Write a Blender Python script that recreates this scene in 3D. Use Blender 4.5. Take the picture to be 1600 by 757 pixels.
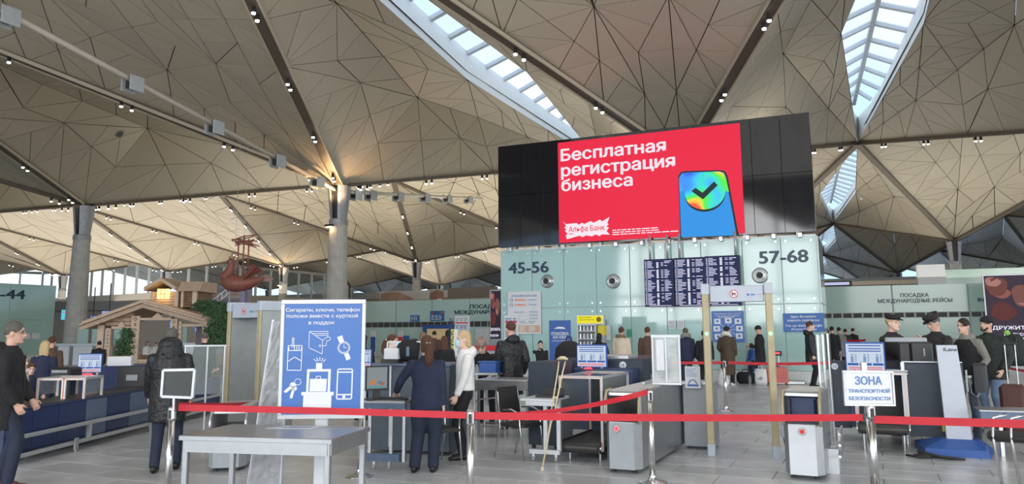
import bpy, bmesh, math, random
from mathutils import Vector, Matrix, noise
from mathutils.geometry import tessellate_polygon

for o in list(bpy.data.objects): bpy.data.objects.remove(o)
SC = bpy.context.scene
COL = SC.collection
PI = math.pi
R = math.radians
rnd = random.Random(7)

# ------------------------------------------------------------------ camera
CAMZ, FPX, PY0, ROLL = 1.78, 1224.0, 337.0, .006
PITCH = math.atan(177/1224.0)
YAW = R(24.5)            # the check-in block and the lanes run along world X / Y
ROOFROT = R(4.45)        # the roof grid is turned a little against them
def cam_basis():
    s, c, sp, cp = math.sin(YAW), math.cos(YAW), math.sin(PITCH), math.cos(PITCH)
    F = Vector((-s*cp, c*cp, sp)); Rt = Vector((c, s, 0)); U = Rt.cross(F)
    return F, Rt*math.cos(ROLL)-U*math.sin(ROLL), U*math.cos(ROLL)+Rt*math.sin(ROLL)
CF, CR, CU = cam_basis()
cam = bpy.data.cameras.new('camera'); camo = bpy.data.objects.new('camera', cam); COL.objects.link(camo)
m = Matrix.Identity(4)
for i in range(3):
    m[i][0] = CR[i]; m[i][1] = CU[i]; m[i][2] = -CF[i]
m[2][3] = CAMZ
camo.matrix_world = m
cam.sensor_width = 36; cam.lens = FPX/1600*36; cam.shift_y = (337-378.5)/1600
cam.clip_end = 600; cam.clip_start = .05
SC.camera = camo

# ------------------------------------------------------------------ world, light, exposure
W = bpy.data.worlds.new('sky'); SC.world = W; W.use_nodes = True
nt = W.node_tree; nt.nodes.clear()
wo = nt.nodes.new('ShaderNodeOutputWorld'); bg = nt.nodes.new('ShaderNodeBackground')
tc = nt.nodes.new('ShaderNodeTexCoord'); ns = nt.nodes.new('ShaderNodeTexNoise'); cr = nt.nodes.new('ShaderNodeValToRGB')
ns.inputs['Scale'].default_value = 2.2; ns.inputs['Detail'].default_value = 6
cr.color_ramp.elements[0].position = .42; cr.color_ramp.elements[0].color = (.48, .72, 1, 1)
cr.color_ramp.elements[1].position = .62; cr.color_ramp.elements[1].color = (.93, .97, 1, 1)
nt.links.new(tc.outputs['Generated'], ns.inputs['Vector']); nt.links.new(ns.outputs['Fac'], cr.inputs['Fac'])
nt.links.new(cr.outputs['Color'], bg.inputs['Color']); nt.links.new(bg.outputs['Background'], wo.inputs['Surface'])
bg.inputs['Strength'].default_value = 1.25
SC.view_settings.view_transform = 'Standard'; SC.view_settings.look = 'None'
SC.view_settings.gamma = 1; SC.view_settings.use_curve_mapping = False
SC.view_settings.exposure = .22
def area_light(name, loc, to, sx, sy, power, col=(1, 1, 1)):
    l = bpy.data.lights.new(name, 'AREA'); l.shape = 'RECTANGLE'; l.size = sx; l.size_y = sy; l.energy = power; l.color = col
    o = bpy.data.objects.new(name, l); COL.objects.link(o); o.location = loc
    o.rotation_euler = (Vector(to)-Vector(loc)).to_track_quat('-Z', 'Y').to_euler(); return o
# daylight of the tall glass front behind the camera, and the sky light over the side of the hall
area_light('facade_daylight', (4, -19, 8), (-10, 30, 16), 60, 12, 12600, (1, .985, .96))
area_light('side_daylight', (48, 25, 7), (-10, 35, 6), 50, 11, 5600, (1, .98, .95))
area_light('added_ceiling_fill', (-38, 52, 5.2), (-38, 52, 20), 34, 22, 2600, (1, .93, .8))  # added upward fills that brighten the ceiling, no real fixtures of the hall
area_light('added_ceiling_fill', (-8, 70, 5.6), (-8, 70, 20), 44, 26, 3000, (1, .93, .82))
area_light('added_ceiling_fill', (-8, 38, 9.2), (-8, 38, 20), 9, 3, 260, (1, .93, .82))

area_light('added_ceiling_fill', (-78, 60, 6), (-78, 60, 20), 40, 40, 5600, (1, .93, .82))
area_light('added_down_fill', (-5, 13, 11.0), (-5, 13, 0), 16, 16, 520, (1, .99, .97))  # added fills aimed down to brighten the floor, standing in no real opening
area_light('added_down_fill', (-12, 34, 8.9), (-9, 22, 0), 4, 4, 160, (1, .99, .97))
area_light('added_ceiling_fill', (-45, 105, 6), (-45, 105, 20), 60, 22, 4200, (1, .94, .84))
area_light('added_ceiling_fill', (-13, 14, 3.4), (-13, 14, 20), 14, 6, 120, (1, .95, .88))

# ------------------------------------------------------------------ pixel <-> place (1600 x 757 frame)
def ray(px, py): return CF + CR*((px-800)/FPX) - CU*((py-PY0)/FPX)
def atz(px, py, z=0.0):
    r = ray(px, py); k = (z-CAMZ)/r.z; return Vector((r.x*k, r.y*k, z))
def aty(px, py, Y):
    r = ray(px, py); k = Y/r.y; return Vector((r.x*k, Y, CAMZ+r.z*k))
def ats(px, py, s):                   # at depth s along the camera's level heading
    r = ray(px, py); k = s/math.cos(PITCH)
    h = Vector((-math.sin(YAW), math.cos(YAW), 0)); k = s/(r.x*h.x+r.y*h.y)
    return Vector((r.x*k, r.y*k, CAMZ+r.z*k))
def roofp(x, y, z):                   # roof grid coordinates -> world
    c, s = math.cos(ROOFROT), math.sin(ROOFROT); return Vector((x*c-y*s, x*s+y*c, z))

# ------------------------------------------------------------------ materials
MATS = {}
def mat(name, col, rough=.6, metal=0.0, var=.06, scale=6.0, bump=0.0, emit=None, es=1.0, alpha=None, trans=0.0, coat=0.0, bscale=None):
    if name in MATS: return MATS[name]
    m = bpy.data.materials.new(name); m.use_nodes = True; nt = m.node_tree
    b = nt.nodes['Principled BSDF']
    b.inputs['Roughness'].default_value = rough; b.inputs['Metallic'].default_value = metal
    tc = nt.nodes.new('ShaderNodeTexCoord')
    n = nt.nodes.new('ShaderNodeTexNoise'); n.inputs['Scale'].default_value = scale; n.inputs['Detail'].default_value = 4
    nt.links.new(tc.outputs['Object'], n.inputs['Vector'])
    rp = nt.nodes.new('ShaderNodeValToRGB')
    rp.color_ramp.elements[0].position = .3; rp.color_ramp.elements[1].position = .7
    rp.color_ramp.elements[0].color = tuple(max(0, c*(1-var)) for c in col)+(1,)
    rp.color_ramp.elements[1].color = tuple(min(1, c*(1+var)) for c in col)+(1,)
    nt.links.new(n.outputs['Fac'], rp.inputs['Fac']); nt.links.new(rp.outputs['Color'], b.inputs['Base Color'])
    if bump:
        n2 = nt.nodes.new('ShaderNodeTexNoise'); n2.inputs['Scale'].default_value = bscale or scale*4; n2.inputs['Detail'].default_value = 3
        nt.links.new(tc.outputs['Object'], n2.inputs['Vector'])
        bp = nt.nodes.new('ShaderNodeBump'); bp.inputs['Strength'].default_value = bump; bp.inputs['Distance'].default_value = .05
        nt.links.new(n2.outputs['Fac'], bp.inputs['Height']); nt.links.new(bp.outputs['Normal'], b.inputs['Normal'])
    if emit is not None:
        b.inputs['Specular IOR Level'].default_value = .15
        b.inputs['Emission Color'].default_value = tuple(emit)+(1,); b.inputs['Emission Strength'].default_value = es
    if alpha is not None: b.inputs['Alpha'].default_value = alpha
    if trans: b.inputs['Transmission Weight'].default_value = trans
    if coat: b.inputs['Coat Weight'].default_value = coat; b.inputs['Coat Roughness'].default_value = .05
    MATS[name] = m; return m
def glow(name, col, es=1.0):
    if es <= 1.2: es *= .86
    return mat(name, (0.01, .01, .01), .5, emit=col, es=es, var=0)
M = {}
def defm(k, *a, **kw): M[k] = mat(k, *a, **kw)
defm('ceiling_panel', (.50, .445, .345), .42, 0.0, .035, .35)
defm('ceiling_backing', (.10, .085, .065), .9)
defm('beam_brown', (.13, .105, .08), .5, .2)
defm('shaft_white', (.86, .87, .86), .55, var=.02)
defm('white_steel', (.58, .61, .65), .4, .2, var=.03)
defm('skylight_glass', (.8, .9, 1), .02, trans=.95, alpha=.22, var=0)
defm('concrete', (.46, .45, .42), .75, var=.12, scale=2.5, bump=.15)
defm('column_steel', (.33, .34, .36), .5, .4, var=.1)
defm('dark_steel', (.05, .05, .055), .5, .3)
defm('floor_tile', (.50, .51, .53), .32, var=.22, scale=1.3, bump=.03, bscale=9)
defm('floor_joint', (.27, .27, .27), .8)
defm('green_glass', (.37, .56, .53), .07, var=.04, scale=.5, coat=.6)
defm('green_glass_far', (.42, .58, .52), .12, var=.05, scale=.3)
defm('clear_glass', (.7, .8, .8), .04, alpha=.13, var=0)
defm('plinth', (.62, .66, .66), .5)
defm('black_gloss', (.008, .009, .014), .07, var=.2, coat=.5)
defm('black_plastic', (.02, .02, .023), .45)
defm('chrome', (.72, .73, .74), .18, 1.0, var=.03)
defm('steel', (.55, .56, .57), .33, .9, var=.06, scale=3)
defm('brushed', (.40, .415, .43), .34, .75, var=.05, scale=5)
defm('alu', (.52, .54, .56), .4, .6, var=.03)
defm('orange_seal', (.62, .22, .06), .6)
defm('navy', (.018, .04, .115), .45, var=.1)
defm('navy_dark', (.024, .036, .058), .5, var=.1)
defm('blue_panel', (.012, .032, .12), .35, var=.15)
defm('steel_blue_panel', (.10, .15, .24), .35, var=.1)
defm('royal', (.03, .10, .36), .45)
defm('poster_blue', (.045, .15, .46), .4, var=.05, scale=2)
defm('sign_blue', (.03, .13, .42), .45)
defm('white', (.70, .73, .77), .5, var=.02)
defm('paper', (.68, .71, .75), .7, var=.03)
defm('print_blue', (.09, .18, .42), .6)
defm('print_grey', (.35, .37, .42), .6)
defm('print_red', (.70, .05, .05), .6)
defm('belt_red', (.52, .010, .025), .55, var=.06)
defm('grey_plastic', (.36, .39, .43), .5)
defm('grey_box', (.34, .37, .40), .5)
defm('gate_tan', (.40, .34, .21), .45, var=.12, scale=3)
defm('gate_grey', (.42, .47, .55), .4)
defm('gate_panel', (.33, .36, .36), .45)
defm('rubber', (.022, .022, .022), .6)
defm('belt_rubber', (.035, .035, .033), .45, var=.2)
defm('wood', (.56, .42, .31), .6, var=.12, scale=8, bump=.1)
defm('wood_light', (.60, .46, .35), .6, var=.10, scale=8)
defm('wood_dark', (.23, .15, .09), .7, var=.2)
defm('crutch_wood', (.62, .52, .33), .5, var=.15, scale=12)
defm('bird_red', (.22, .075, .055), .55, var=.15)
defm('leaf', (.055, .12, .05), .8, var=.4, scale=20)
defm('skin', (.62, .38, .29), .5, var=.06, scale=10)
defm('skin_pale', (.72, .48, .39), .5, var=.05, scale=10)
defm('black_cloth', (.012, .012, .015), .85, var=.25, scale=12, bump=.35, bscale=22)
defm('puffer', (.010, .011, .014), .5, var=.2, scale=12, bump=.6, bscale=14)
defm('navy_cloth', (.018, .024, .06), .85, var=.15, scale=12, bump=.3, bscale=18)
defm('police_cloth', (.022, .019, .022), .8, var=.2, bump=.3, bscale=20)
defm('cream_knit', (.70, .70, .66), .9, var=.04, scale=30, bump=.4, bscale=30)
defm('white_knit', (.78, .78, .78), .9, var=.04, bump=.3)
defm('beige_cloth', (.62, .53, .42), .85, var=.06, bump=.3)
defm('fur', (.35, .24, .15), 1.0, var=.4, scale=60, bump=.8)
defm('brown_cloth', (.085, .05, .035), .8, var=.15, bump=.35, bscale=18)
defm('coat_brown', (.075, .052, .035), .8, var=.15, bump=.5, bscale=14)
defm('grey_cloth', (.22, .215, .20), .85, var=.1, bump=.35)
defm('dark_green_cloth', (.016, .026, .024), .75, var=.2, bump=.5, bscale=16)
defm('jeans', (.13, .20, .32), .85, var=.12, bump=.2)
defm('jeans_dark', (.018, .026, .052), .85, var=.12, bump=.2)
defm('hair_black', (.012, .010, .009), .6, var=.3, scale=40, bump=.4)
defm('hair_brown', (.10, .040, .022), .6, var=.3, scale=40, bump=.5)
defm('hair_blond', (.62, .46, .26), .6, var=.15, scale=40, bump=.5)
defm('hair_grey', (.10, .092, .085), .7, var=.2, scale=40, bump=.3)
defm('mask_blue', (.45, .66, .78), .8)
defm('shoe_black', (.012, .012, .013), .45)
defm('shoe_white', (.78, .78, .76), .6)
defm('eye', (.02, .015, .012), .3)
defm('lip', (.42, .16, .13), .5)
defm('number_ink', (.015, .045, .08), .4)
defm('sign_ink', (.02, .05, .07), .4)
defm('louver', (.06, .065, .062), .7)
defm('wall_grey', (.42, .42, .40), .8, var=.05)
defm('wall_tan', (.52, .48, .42), .8, var=.05)
defm('wall_brown', (.28, .25, .22), .8, var=.08)
defm('suitcase_pink', (.62, .17, .15), .55, var=.06)
defm('suitcase_brown', (.085, .03, .025), .6)
defm('bag_white', (.72, .74, .76), .5, var=.08)
defm('yellow', (.72, .60, .05), .6)
defm('film', (.42, .44, .47), .15, var=.25, scale=3, alpha=.55, bump=.8, bscale=9)
defm('amber_glass', (.6, .45, .2), .3, emit=(1, .62, .16), es=2.2)
G = dict(
    lamp=glow('lamp_white', (1, .95, .85), 9), warm=glow('lamp_warm', (1, .62, .28), 30), green=glow('led_green', (.15, 1, .25), 4),
    redled=glow('led_red', (1, .04, .06), 3), red=glow('screen_red', (.84, .018, .060), 1.0), scrwhite=glow('screen_white', (.92, .80, .88), 1.0),
    scrblack=glow('screen_black', (.012, .03, .03), 1.0), fid=glow('board_navy', (.012, .018, .07), 1.0), fidt=glow('board_text', (.62, .62, .85), 1.0),
    fidb=glow('board_blue', (.15, .35, .9), 1.0), fidw=glow('board_white', (.8, .8, .95), 1.1), yel=glow('sign_yellow', (.82, .74, .02), 1.0),
    yelink=glow('sign_yellow_ink', (.16, .14, .02), 1.0), mon=glow('monitor_white', (.62, .72, .88), .9), monb=glow('monitor_blue', (.03, .10, .38), 1.0),
    monr=glow('monitor_red', (.75, .1, .1), 1.0), cyan=glow('screen_cyan', (.1, .62, .72), 1.0), mag=glow('screen_magenta', (.85, .06, .3), 1.0), lilac=glow('screen_lilac', (.55, .55, .85), 1.0), purple=glow('screen_purple', (.35,.42,.75), .9))

# ------------------------------------------------------------------ mesh builder
class MB:
    def __init__(s): s.v = []; s.f = []
    def add(s, vs, fs):
        n = len(s.v); s.v += [Vector(v) for v in vs]; s.f += [tuple(i+n for i in f) for f in fs]; return s
    def box(s, x0, x1, y0, y1, z0, z1, M4=None):
        vs = [Vector(p) for p in ((x0,y0,z0),(x1,y0,z0),(x1,y1,z0),(x0,y1,z0),(x0,y0,z1),(x1,y0,z1),(x1,y1,z1),(x0,y1,z1))]
        if M4: vs = [M4 @ v for v in vs]
        return s.add(vs, [(0,3,2,1),(4,5,6,7),(0,1,5,4),(1,2,6,5),(2,3,7,6),(3,0,4,7)])
    def bbox(s, x0, x1, y0, y1, z0, z1, b=.01):
        # box with chamfered vertical and top edges
        vs = []
        for z, i in ((z0, 0), (z1-b, 0), (z1, b)):
            vs += [(x0+b+i*0, y0+i, z), (x1-b, y0+i, z), (x1-i, y0+b, z), (x1-i, y1-b, z), (x1-b, y1-i, z), (x0+b, y1-i, z), (x0+i, y1-b, z), (x0+i, y0+b, z)]
        fs = [tuple(reversed(range(8))), tuple(range(16, 24))]
        for k in (0, 8):
            for i in range(8): fs.append((k+i, k+(i+1) % 8, k+8+(i+1) % 8, k+8+i))
        return s.add(vs, fs)
    def beam(s, p, q, w, h, up=(0, 0, 1)):
        p, q = Vector(p), Vector(q); d = (q-p).normalized(); u = Vector(up)
        sd = d.cross(u).normalized()*w/2; uu = sd.cross(d).normalized()*h/2
        vs = [p-sd-uu, p+sd-uu, p+sd+uu, p-sd+uu, q-sd-uu, q+sd-uu, q+sd+uu, q-sd+uu]
        return s.add(vs, [(0,1,2,3),(7,6,5,4),(0,4,5,1),(1,5,6,2),(2,6,7,3),(3,7,4,0)])
    def loft(s, pts, rad, seg=10, ref=None, cap=True):
        # rings along a path; rad entries: r or (rx, ry); ref: reference direction for the rx axis
        pts = [Vector(p) for p in pts]; rings = []; n = len(pts)
        prev = None
        for i, p in enumerate(pts):
            d = (pts[min(i+1, n-1)]-pts[max(i-1, 0)])
            d = d.normalized() if d.length > 1e-9 else Vector((0, 0, 1))
            a = Vector(ref) if ref is not None else (prev if prev is not None else (Vector((1, 0, 0)) if abs(d.x) < .9 else Vector((0, 1, 0))))
            a = (a-d*a.dot(d)); a = a.normalized() if a.length > 1e-6 else d.orthogonal().normalized()
            prev = a; b = d.cross(a)
            r = rad[i] if isinstance(rad, list) else rad
            rx, ry = r if isinstance(r, (tuple, list)) else (r, r)
            rings.append([p+a*rx*math.cos(2*PI*k/seg)+b*ry*math.sin(2*PI*k/seg) for k in range(seg)])
        vs = [v for r in rings for v in r]; fs = []
        for i in range(n-1):
            for k in range(seg):
                fs.append((i*seg+k, i*seg+(k+1) % seg, (i+1)*seg+(k+1) % seg, (i+1)*seg+k))
        if cap: fs += [tuple(reversed(range(seg))), tuple(range((n-1)*seg, n*seg))]
        return s.add(vs, fs)
    def cyl(s, p, q, r, r2=None, seg=14): return s.loft([p, q], [r, r if r2 is None else r2], seg)
    def lathe(s, prof, c=(0, 0, 0), seg=18, sx=1, sy=1):
        c = Vector(c); vs = []; fs = []; n = len(prof)
        for r, z in prof:
            for k in range(seg): vs.append(c+Vector((r*sx*math.cos(2*PI*k/seg), r*sy*math.sin(2*PI*k/seg), z)))
        for i in range(n-1):
            for k in range(seg): fs.append((i*seg+k, i*seg+(k+1) % seg, (i+1)*seg+(k+1) % seg, (i+1)*seg+k))
        fs += [tuple(reversed(range(seg))), tuple(range((n-1)*seg, n*seg))]
        return s.add(vs, fs)
    def ell(s, c, rx, ry, rz, seg=14, rings=9, M3=None):
        c = Vector(c); vs = [Vector((0, 0, -rz))]; fs = []
        for i in range(1, rings):
            t = -PI/2+PI*i/rings
            for k in range(seg): vs.append(Vector((rx*math.cos(t)*math.cos(2*PI*k/seg), ry*math.cos(t)*math.sin(2*PI*k/seg), rz*math.sin(t))))
        vs.append(Vector((0, 0, rz)))
        for k in range(seg): fs.append((0, 1+(k+1) % seg, 1+k))
        for i in range(rings-2):
            for k in range(seg): fs.append((1+i*seg+k, 1+i*seg+(k+1) % seg, 1+(i+1)*seg+(k+1) % seg, 1+(i+1)*seg+k))
        t = len(vs)-1; b = 1+(rings-2)*seg
        for k in range(seg): fs.append((b+k, b+(k+1) % seg, t))
        if M3: vs = [M3 @ v for v in vs]
        return s.add([v+c for v in vs], fs)
    def prism(s, poly, y0, y1):
        # polygon given as (x, z), extruded along y
        n = len(poly); vs = [(x, y0, z) for x, z in poly]+[(x, y1, z) for x, z in poly]
        fs = [tuple(range(n)), tuple(reversed(range(n, 2*n)))]+[(i, i+n, (i+1) % n+n, (i+1) % n) for i in range(n)]
        return s.add(vs, fs)
    def xprism(s, poly, x0, x1):
        n = len(poly); vs = [(x0, y, z) for y, z in poly]+[(x1, y, z) for y, z in poly]
        fs = [tuple(reversed(range(n))), tuple(range(n, 2*n))]+[(i, (i+1) % n, (i+1) % n+n, i+n) for i in range(n)]
        return s.add(vs, fs)
    def xf(s, M4): s.v = [M4 @ v for v in s.v]; return s
    def mesh(s, name, smooth=False):
        me = bpy.data.meshes.new(name); me.from_pydata([tuple(v) for v in s.v], [], s.f); me.update()
        bm = bmesh.new(); bm.from_mesh(me); bmesh.ops.recalc_face_normals(bm, faces=bm.faces); bm.to_mesh(me); bm.free()
        if smooth:
            for p in me.polygons: p.use_smooth = True
        return me
    def build(s, name, material, parent=None, loc=None, smooth=False, **kw):
        o = link(name, s.mesh(name, smooth), material, parent, loc)
        tag(o, **kw); return o
def link(name, me, material=None, parent=None, loc=None):
    if material is not None and not me.materials: me.materials.append(material)
    o = bpy.data.objects.new(name, me); COL.objects.link(o)
    if parent: o.parent = parent
    if loc is not None: o.location = loc
    return o
def tag(o, label=None, cat=None, group=None, kind=None):
    if label: o['label'] = label
    if cat: o['category'] = cat
    if group: o['group'] = group
    if kind: o['kind'] = kind
    return o
def thing(name, label, cat, loc=(0, 0, 0), rz=0.0, group=None):
    o = bpy.data.objects.new(name, None); COL.objects.link(o); o.location = loc; o.rotation_euler = (0, 0, rz); o.empty_display_size = .2
    return tag(o, label, cat, group)
def struct(name, loc=(0, 0, 0), rz=0.0):
    o = bpy.data.objects.new(name, None); COL.objects.link(o); o.location = loc; o.rotation_euler = (0, 0, rz); o['kind'] = 'structure'; return o
def dup(root, loc, rz, label=None, group=None):
    r = root.copy(); COL.objects.link(r); r.location = loc; r.rotation_euler = (0, 0, rz)
    if label: r['label'] = label
    if group: r['group'] = group
    for ch in list(root.children):
        c = ch.copy(); COL.objects.link(c); c.parent = r
        for g in list(ch.children):
            d = g.copy(); COL.objects.link(d); d.parent = c
    return r
FONTC = {}
def text_mb(body, width=None, height=None, bold=.0, depth=.004, x=0, z=0, align='C', spacing=1.0):
    """letters standing in the XZ plane, facing -Y; x, z = centre/left and baseline; height = cap height"""
    cu = bpy.data.curves.new('t', 'FONT'); cu.body = body; cu.size = 1; cu.offset = 0; cu.extrude = 0; cu.resolution_u = 3; cu.space_character = spacing
    cu.fill_mode = 'NONE'
    ob = bpy.data.objects.new('t', cu); COL.objects.link(ob)
    dg = bpy.context.evaluated_depsgraph_get(); me = bpy.data.meshes.new_from_object(ob.evaluated_get(dg))
    bpy.data.objects.remove(ob); bpy.data.curves.remove(cu)
    mb = MB()
    if len(me.vertices) == 0: return mb
    nx = {}
    for e in me.edges:
        a, b = e.vertices; nx.setdefault(a, []).append(b); nx.setdefault(b, []).append(a)
    seen = set(); loops = []
    for v0 in range(len(me.vertices)):
        if v0 in seen or v0 not in nx: continue
        lp = [v0]; seen.add(v0); cur = v0
        while True:
            c = [q for q in sorted(nx[cur]) if q not in seen]
            if not c: break
            cur = c[0]; seen.add(cur); lp.append(cur)
        if len(lp) > 2: loops.append([me.vertices[q].co.copy() for q in lp])
    bpy.data.meshes.remove(me)
    sa = lambda L: sum(L[i].x*L[(i+1) % len(L)].y-L[(i+1) % len(L)].x*L[i].y for i in range(len(L)))/2
    areas = [sa(L) for L in loops]
    def inside(p, L):
        r = False
        for i in range(len(L)):
            a, b = L[i], L[(i+1) % len(L)]
            if (a.y > p.y) != (b.y > p.y) and p.x < (b.x-a.x)*(p.y-a.y)/(b.y-a.y)+a.x: r = not r
        return r
    outer, holes = [], []
    for L, a in zip(loops, areas):
        cnt = sum(1 for O, b_ in zip(loops, areas) if O is not L and abs(b_) > abs(a) and all(inside(p, O) for p in L))
        (holes if cnt % 2 else outer).append(L)
    V2, F2 = [], []
    own = {}
    for h in holes:
        c = [i for i, L in enumerate(outer) if all(inside(p, L) for p in h)]
        if c: own.setdefault(min(c, key=lambda i: abs(sa(outer[i]))), []).append(h)
    for i, L in enumerate(outer):
        pl = [L]+own.get(i, []); flat = [p for q in pl for p in q]
        tri = tessellate_polygon(pl); n0 = len(V2); V2 += flat; F2 += [tuple(n0+j for j in t) for t in tri]
    xs = [v.x for v in V2]; x0, x1 = min(xs), max(xs)
    sz = (height/.70) if height else width/(x1-x0)
    sx = width/(x1-x0) if width else sz
    off = {'C': -(x0+x1)/2, 'L': -x0, 'R': -x1}[align]
    fs = F2
    for k, (ox, oz) in enumerate(((0, 0), (bold, 0), (-bold, 0), (0, bold*.7), (0, -bold*.7)) if bold else ((0, 0),)):
        mb.add([(x+(v.x+off+ox)*sx, -depth-.0003*k, z+(v.y+oz)*sz) for v in V2], fs)
    return mb
def _unused(body, material, parent, y, name='lettering', **kw):
    mb = text_mb(body, **kw)
    me = bpy.data.meshes.new(name); me.from_pydata([tuple(v) for v in mb.v], [], mb.f); me.update()
    o = link(name, me, material, parent); o.location = (0, y, 0); return o
# ================================================================== floor
fl = struct('floor')
MB().box(-190, 110, -40, 260, -.3, -.02).build('floor_bed', M['floor_joint'], fl, kind='structure')
tiles = []
tx, ty, gp = 1.2, .6, .008
for iy in range(-3, 100):
    for ix in range(-48, 24):
        x0, y0 = ix*tx+(.6 if iy % 2 else 0), 4+iy*ty-6
        if y0 > 58: continue
        tiles.append((math.hypot(x0+.6, y0+.3), x0, y0))
def visible_floor(x, y):
    h = Vector((-math.sin(YAW), math.cos(YAW))); s = x*h.x+y*h.y
    if s < 7.5: return False
    return abs(x*math.cos(YAW)+y*math.sin(YAW)) < s*.66+1.5
tiles.sort(key=lambda t: (not visible_floor(t[1]+.6, t[2]+.3), t[0]))
tme = MB().bbox(0, tx-gp, 0, ty-gp, -.02, 0, .003).mesh('tile'); tme.materials.append(M['floor_tile'])
TM2 = []
for k in range(3):
    q = tme.copy(); q.materials.clear(); q.materials.append(mat('floor_tile_%d' % k, tuple(c*(.93+.07*k) for c in (.50, .51, .53)), .30, var=.22, scale=1.3+.3*k, bump=.03)); TM2.append(q)
for i, (d, x0, y0) in enumerate(tiles[:300]):
    o = link('tile', TM2[rnd.randrange(3)], None, fl, (x0, y0, 0))
mb = MB()
for d, x0, y0 in tiles[300:]:
    mb.add([(x0, y0, 0), (x0+tx-gp, y0, 0), (x0+tx-gp, y0+ty-gp, 0), (x0, y0+ty-gp, 0)], [(0, 1, 2, 3)])
mb.build('tile_field', M['floor_tile'], fl, kind='stuff')
MB().box(-190, 110, 58.2, 260, -.02, 0).build('far_floor', M['floor_tile'], fl, kind='structure')

# ================================================================== ceiling: folded funnels around the columns
SP, RW, X0, Y1R, ZC, ZN = 17.5, 43.2, -4.55, 34.4, 9.18, 13.9
ceil_ = struct('ceiling')
def colp(i, j): return (X0+SP*i, Y1R+RW*j)
facets = []            # (a, b, c) in roof coordinates
openings = []
for j in range(-1, 4):
    for i in range(-6, 3):
        cx, cy = colp(i, j)
        mx = cx+SP/2                                      # crest between this column and the next
        if j > -2:
            Nn, Nf = (mx, cy-RW/2, ZN), (mx, cy+RW/2, ZN)
            sky = i in (-1, 0)
            for sg in (-1, 1):
                C = (mx+sg*SP/2, cy, ZC); Q = (mx+sg*4.3, cy, 13.45)
                facets += [(C, Nn, Q), (C, Q, Nf)]
                O = (mx+sg*1.55+(-.4 if i == 0 else 0), cy, 14.0) if sky else (mx, cy, 13.7)
                facets += [(Q, Nn, O), (Q, O, Nf)]
            if sky: openings.append((mx, cy))
        # funnels up and down the column line
        for sy in (-1, 1):
            my = cy+sy*RW/2
            C = (cx, cy, ZC)
            pts = [(cx-SP/2, my, ZN), (cx-2.4, my, 15.0), (cx+2.4, my, 15.0), (cx+SP/2, my, ZN)]
            for a, b in zip(pts[:-1], pts[1:]): facets.append((C, a, b))
def bulge(x, y, z):
    return z+.16*noise.noise(Vector((x*.16, y*.13, 3.1)))
def split(tri, out, lim):
    a, b, c = tri
    L = [(b-a).length, (c-b).length, (a-c).length]
    ar = (b-a).cross(c-a).length/2
    if ar < lim: out.append(tri); return
    k = L.index(max(L)); t = [a, b, c]; p, q, r = t[k], t[(k+1) % 3], t[(k+2) % 3]
    mpt = (p+q)/2
    split((p, mpt, r), out, lim); split((mpt, q, r), out, lim)
panels = []
back = MB()
for f in facets:
    a, b, c = [Vector(p) for p in f]
    cen = (a+b+c)/3
    if cen.y < -24: continue
    d = math.hypot(cen.x, cen.y)
    lim = 2.1 if d < 52 else (4.2 if d < 85 else 12)
    out = []; split((a, b, c), out, lim); panels += [(t, d) for t in out]
    n = (b-a).cross(c-a).normalized()
    if n.z < 0: n = -n
    bk = [roofp(*(p+n*.10)) for p in (a, b, c)]; tp = [v+Vector((0, 0, .35)) for v in bk]
    back.add(bk+tp, [(0, 1, 2), (5, 4, 3)])
def panel_mesh(t, g, th=.05):
    a, b, c = [Vector((p.x, p.y, bulge(*p))) for p in t]
    cen = (a+b+c)/3; n = (b-a).cross(c-a)
    if n.z > 0: b, c = c, b; n = -n
    n.normalize()
    vs = []
    for p, q, r in ((a, b, c), (b, c, a), (c, a, b)):
        e1 = (q-p).normalized(); e2 = (r-p).normalized(); s = max(.12, e1.cross(e2).length)
        vs.append(p+(e1+e2)*(g/s))
    W3 = [roofp(*v) for v in vs]; up = [roofp(*(v-n*th)) for v in vs]
    return W3+up, [(0, 1, 2), (0, 3, 4, 1), (1, 4, 5, 2), (2, 5, 3, 0)]
def vis(t):
    c = roofp(*((t[0]+t[1]+t[2])/3)); v = c-Vector((0, 0, CAMZ)); d = v.dot(CF)
    if d < 2: return None
    x = 800+FPX*v.dot(CR)/d; y = PY0-FPX*v.dot(CU)/d
    return d if (-80 < x < 1680 and -80 < y < 520) else None
pm = [mat('ceiling_panel_%d' % k, tuple(c*(.955+.03*k) for c in (.50, .445, .345)), .40, var=.025, scale=.3) for k in range(3)]
near = []; fieldA = [MB(), MB(), MB()]
for t, d in panels:
    v = vis(t)
    if v is None: near.append((1e9, t))
    else: near.append((v, t))
near.sort(key=lambda q: q[0])
for k, (d, t) in enumerate(near):
    vs, fs = panel_mesh(t, .017 if d < 60 else .03)
    if k < 300:
        me = bpy.data.meshes.new('panel'); cen = (vs[0]+vs[1]+vs[2])/3
        me.from_pydata([tuple(v-cen) for v in vs], [], fs); link('panel', me, pm[rnd.randrange(3)], ceil_, cen)
    else: fieldA[rnd.randrange(3)].add(vs, fs)
for k in range(3): fieldA[k].build('panel_field', pm[k], ceil_, kind='stuff')
back.build('ceiling_backing', M['ceiling_backing'], ceil_, kind='structure')

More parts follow.
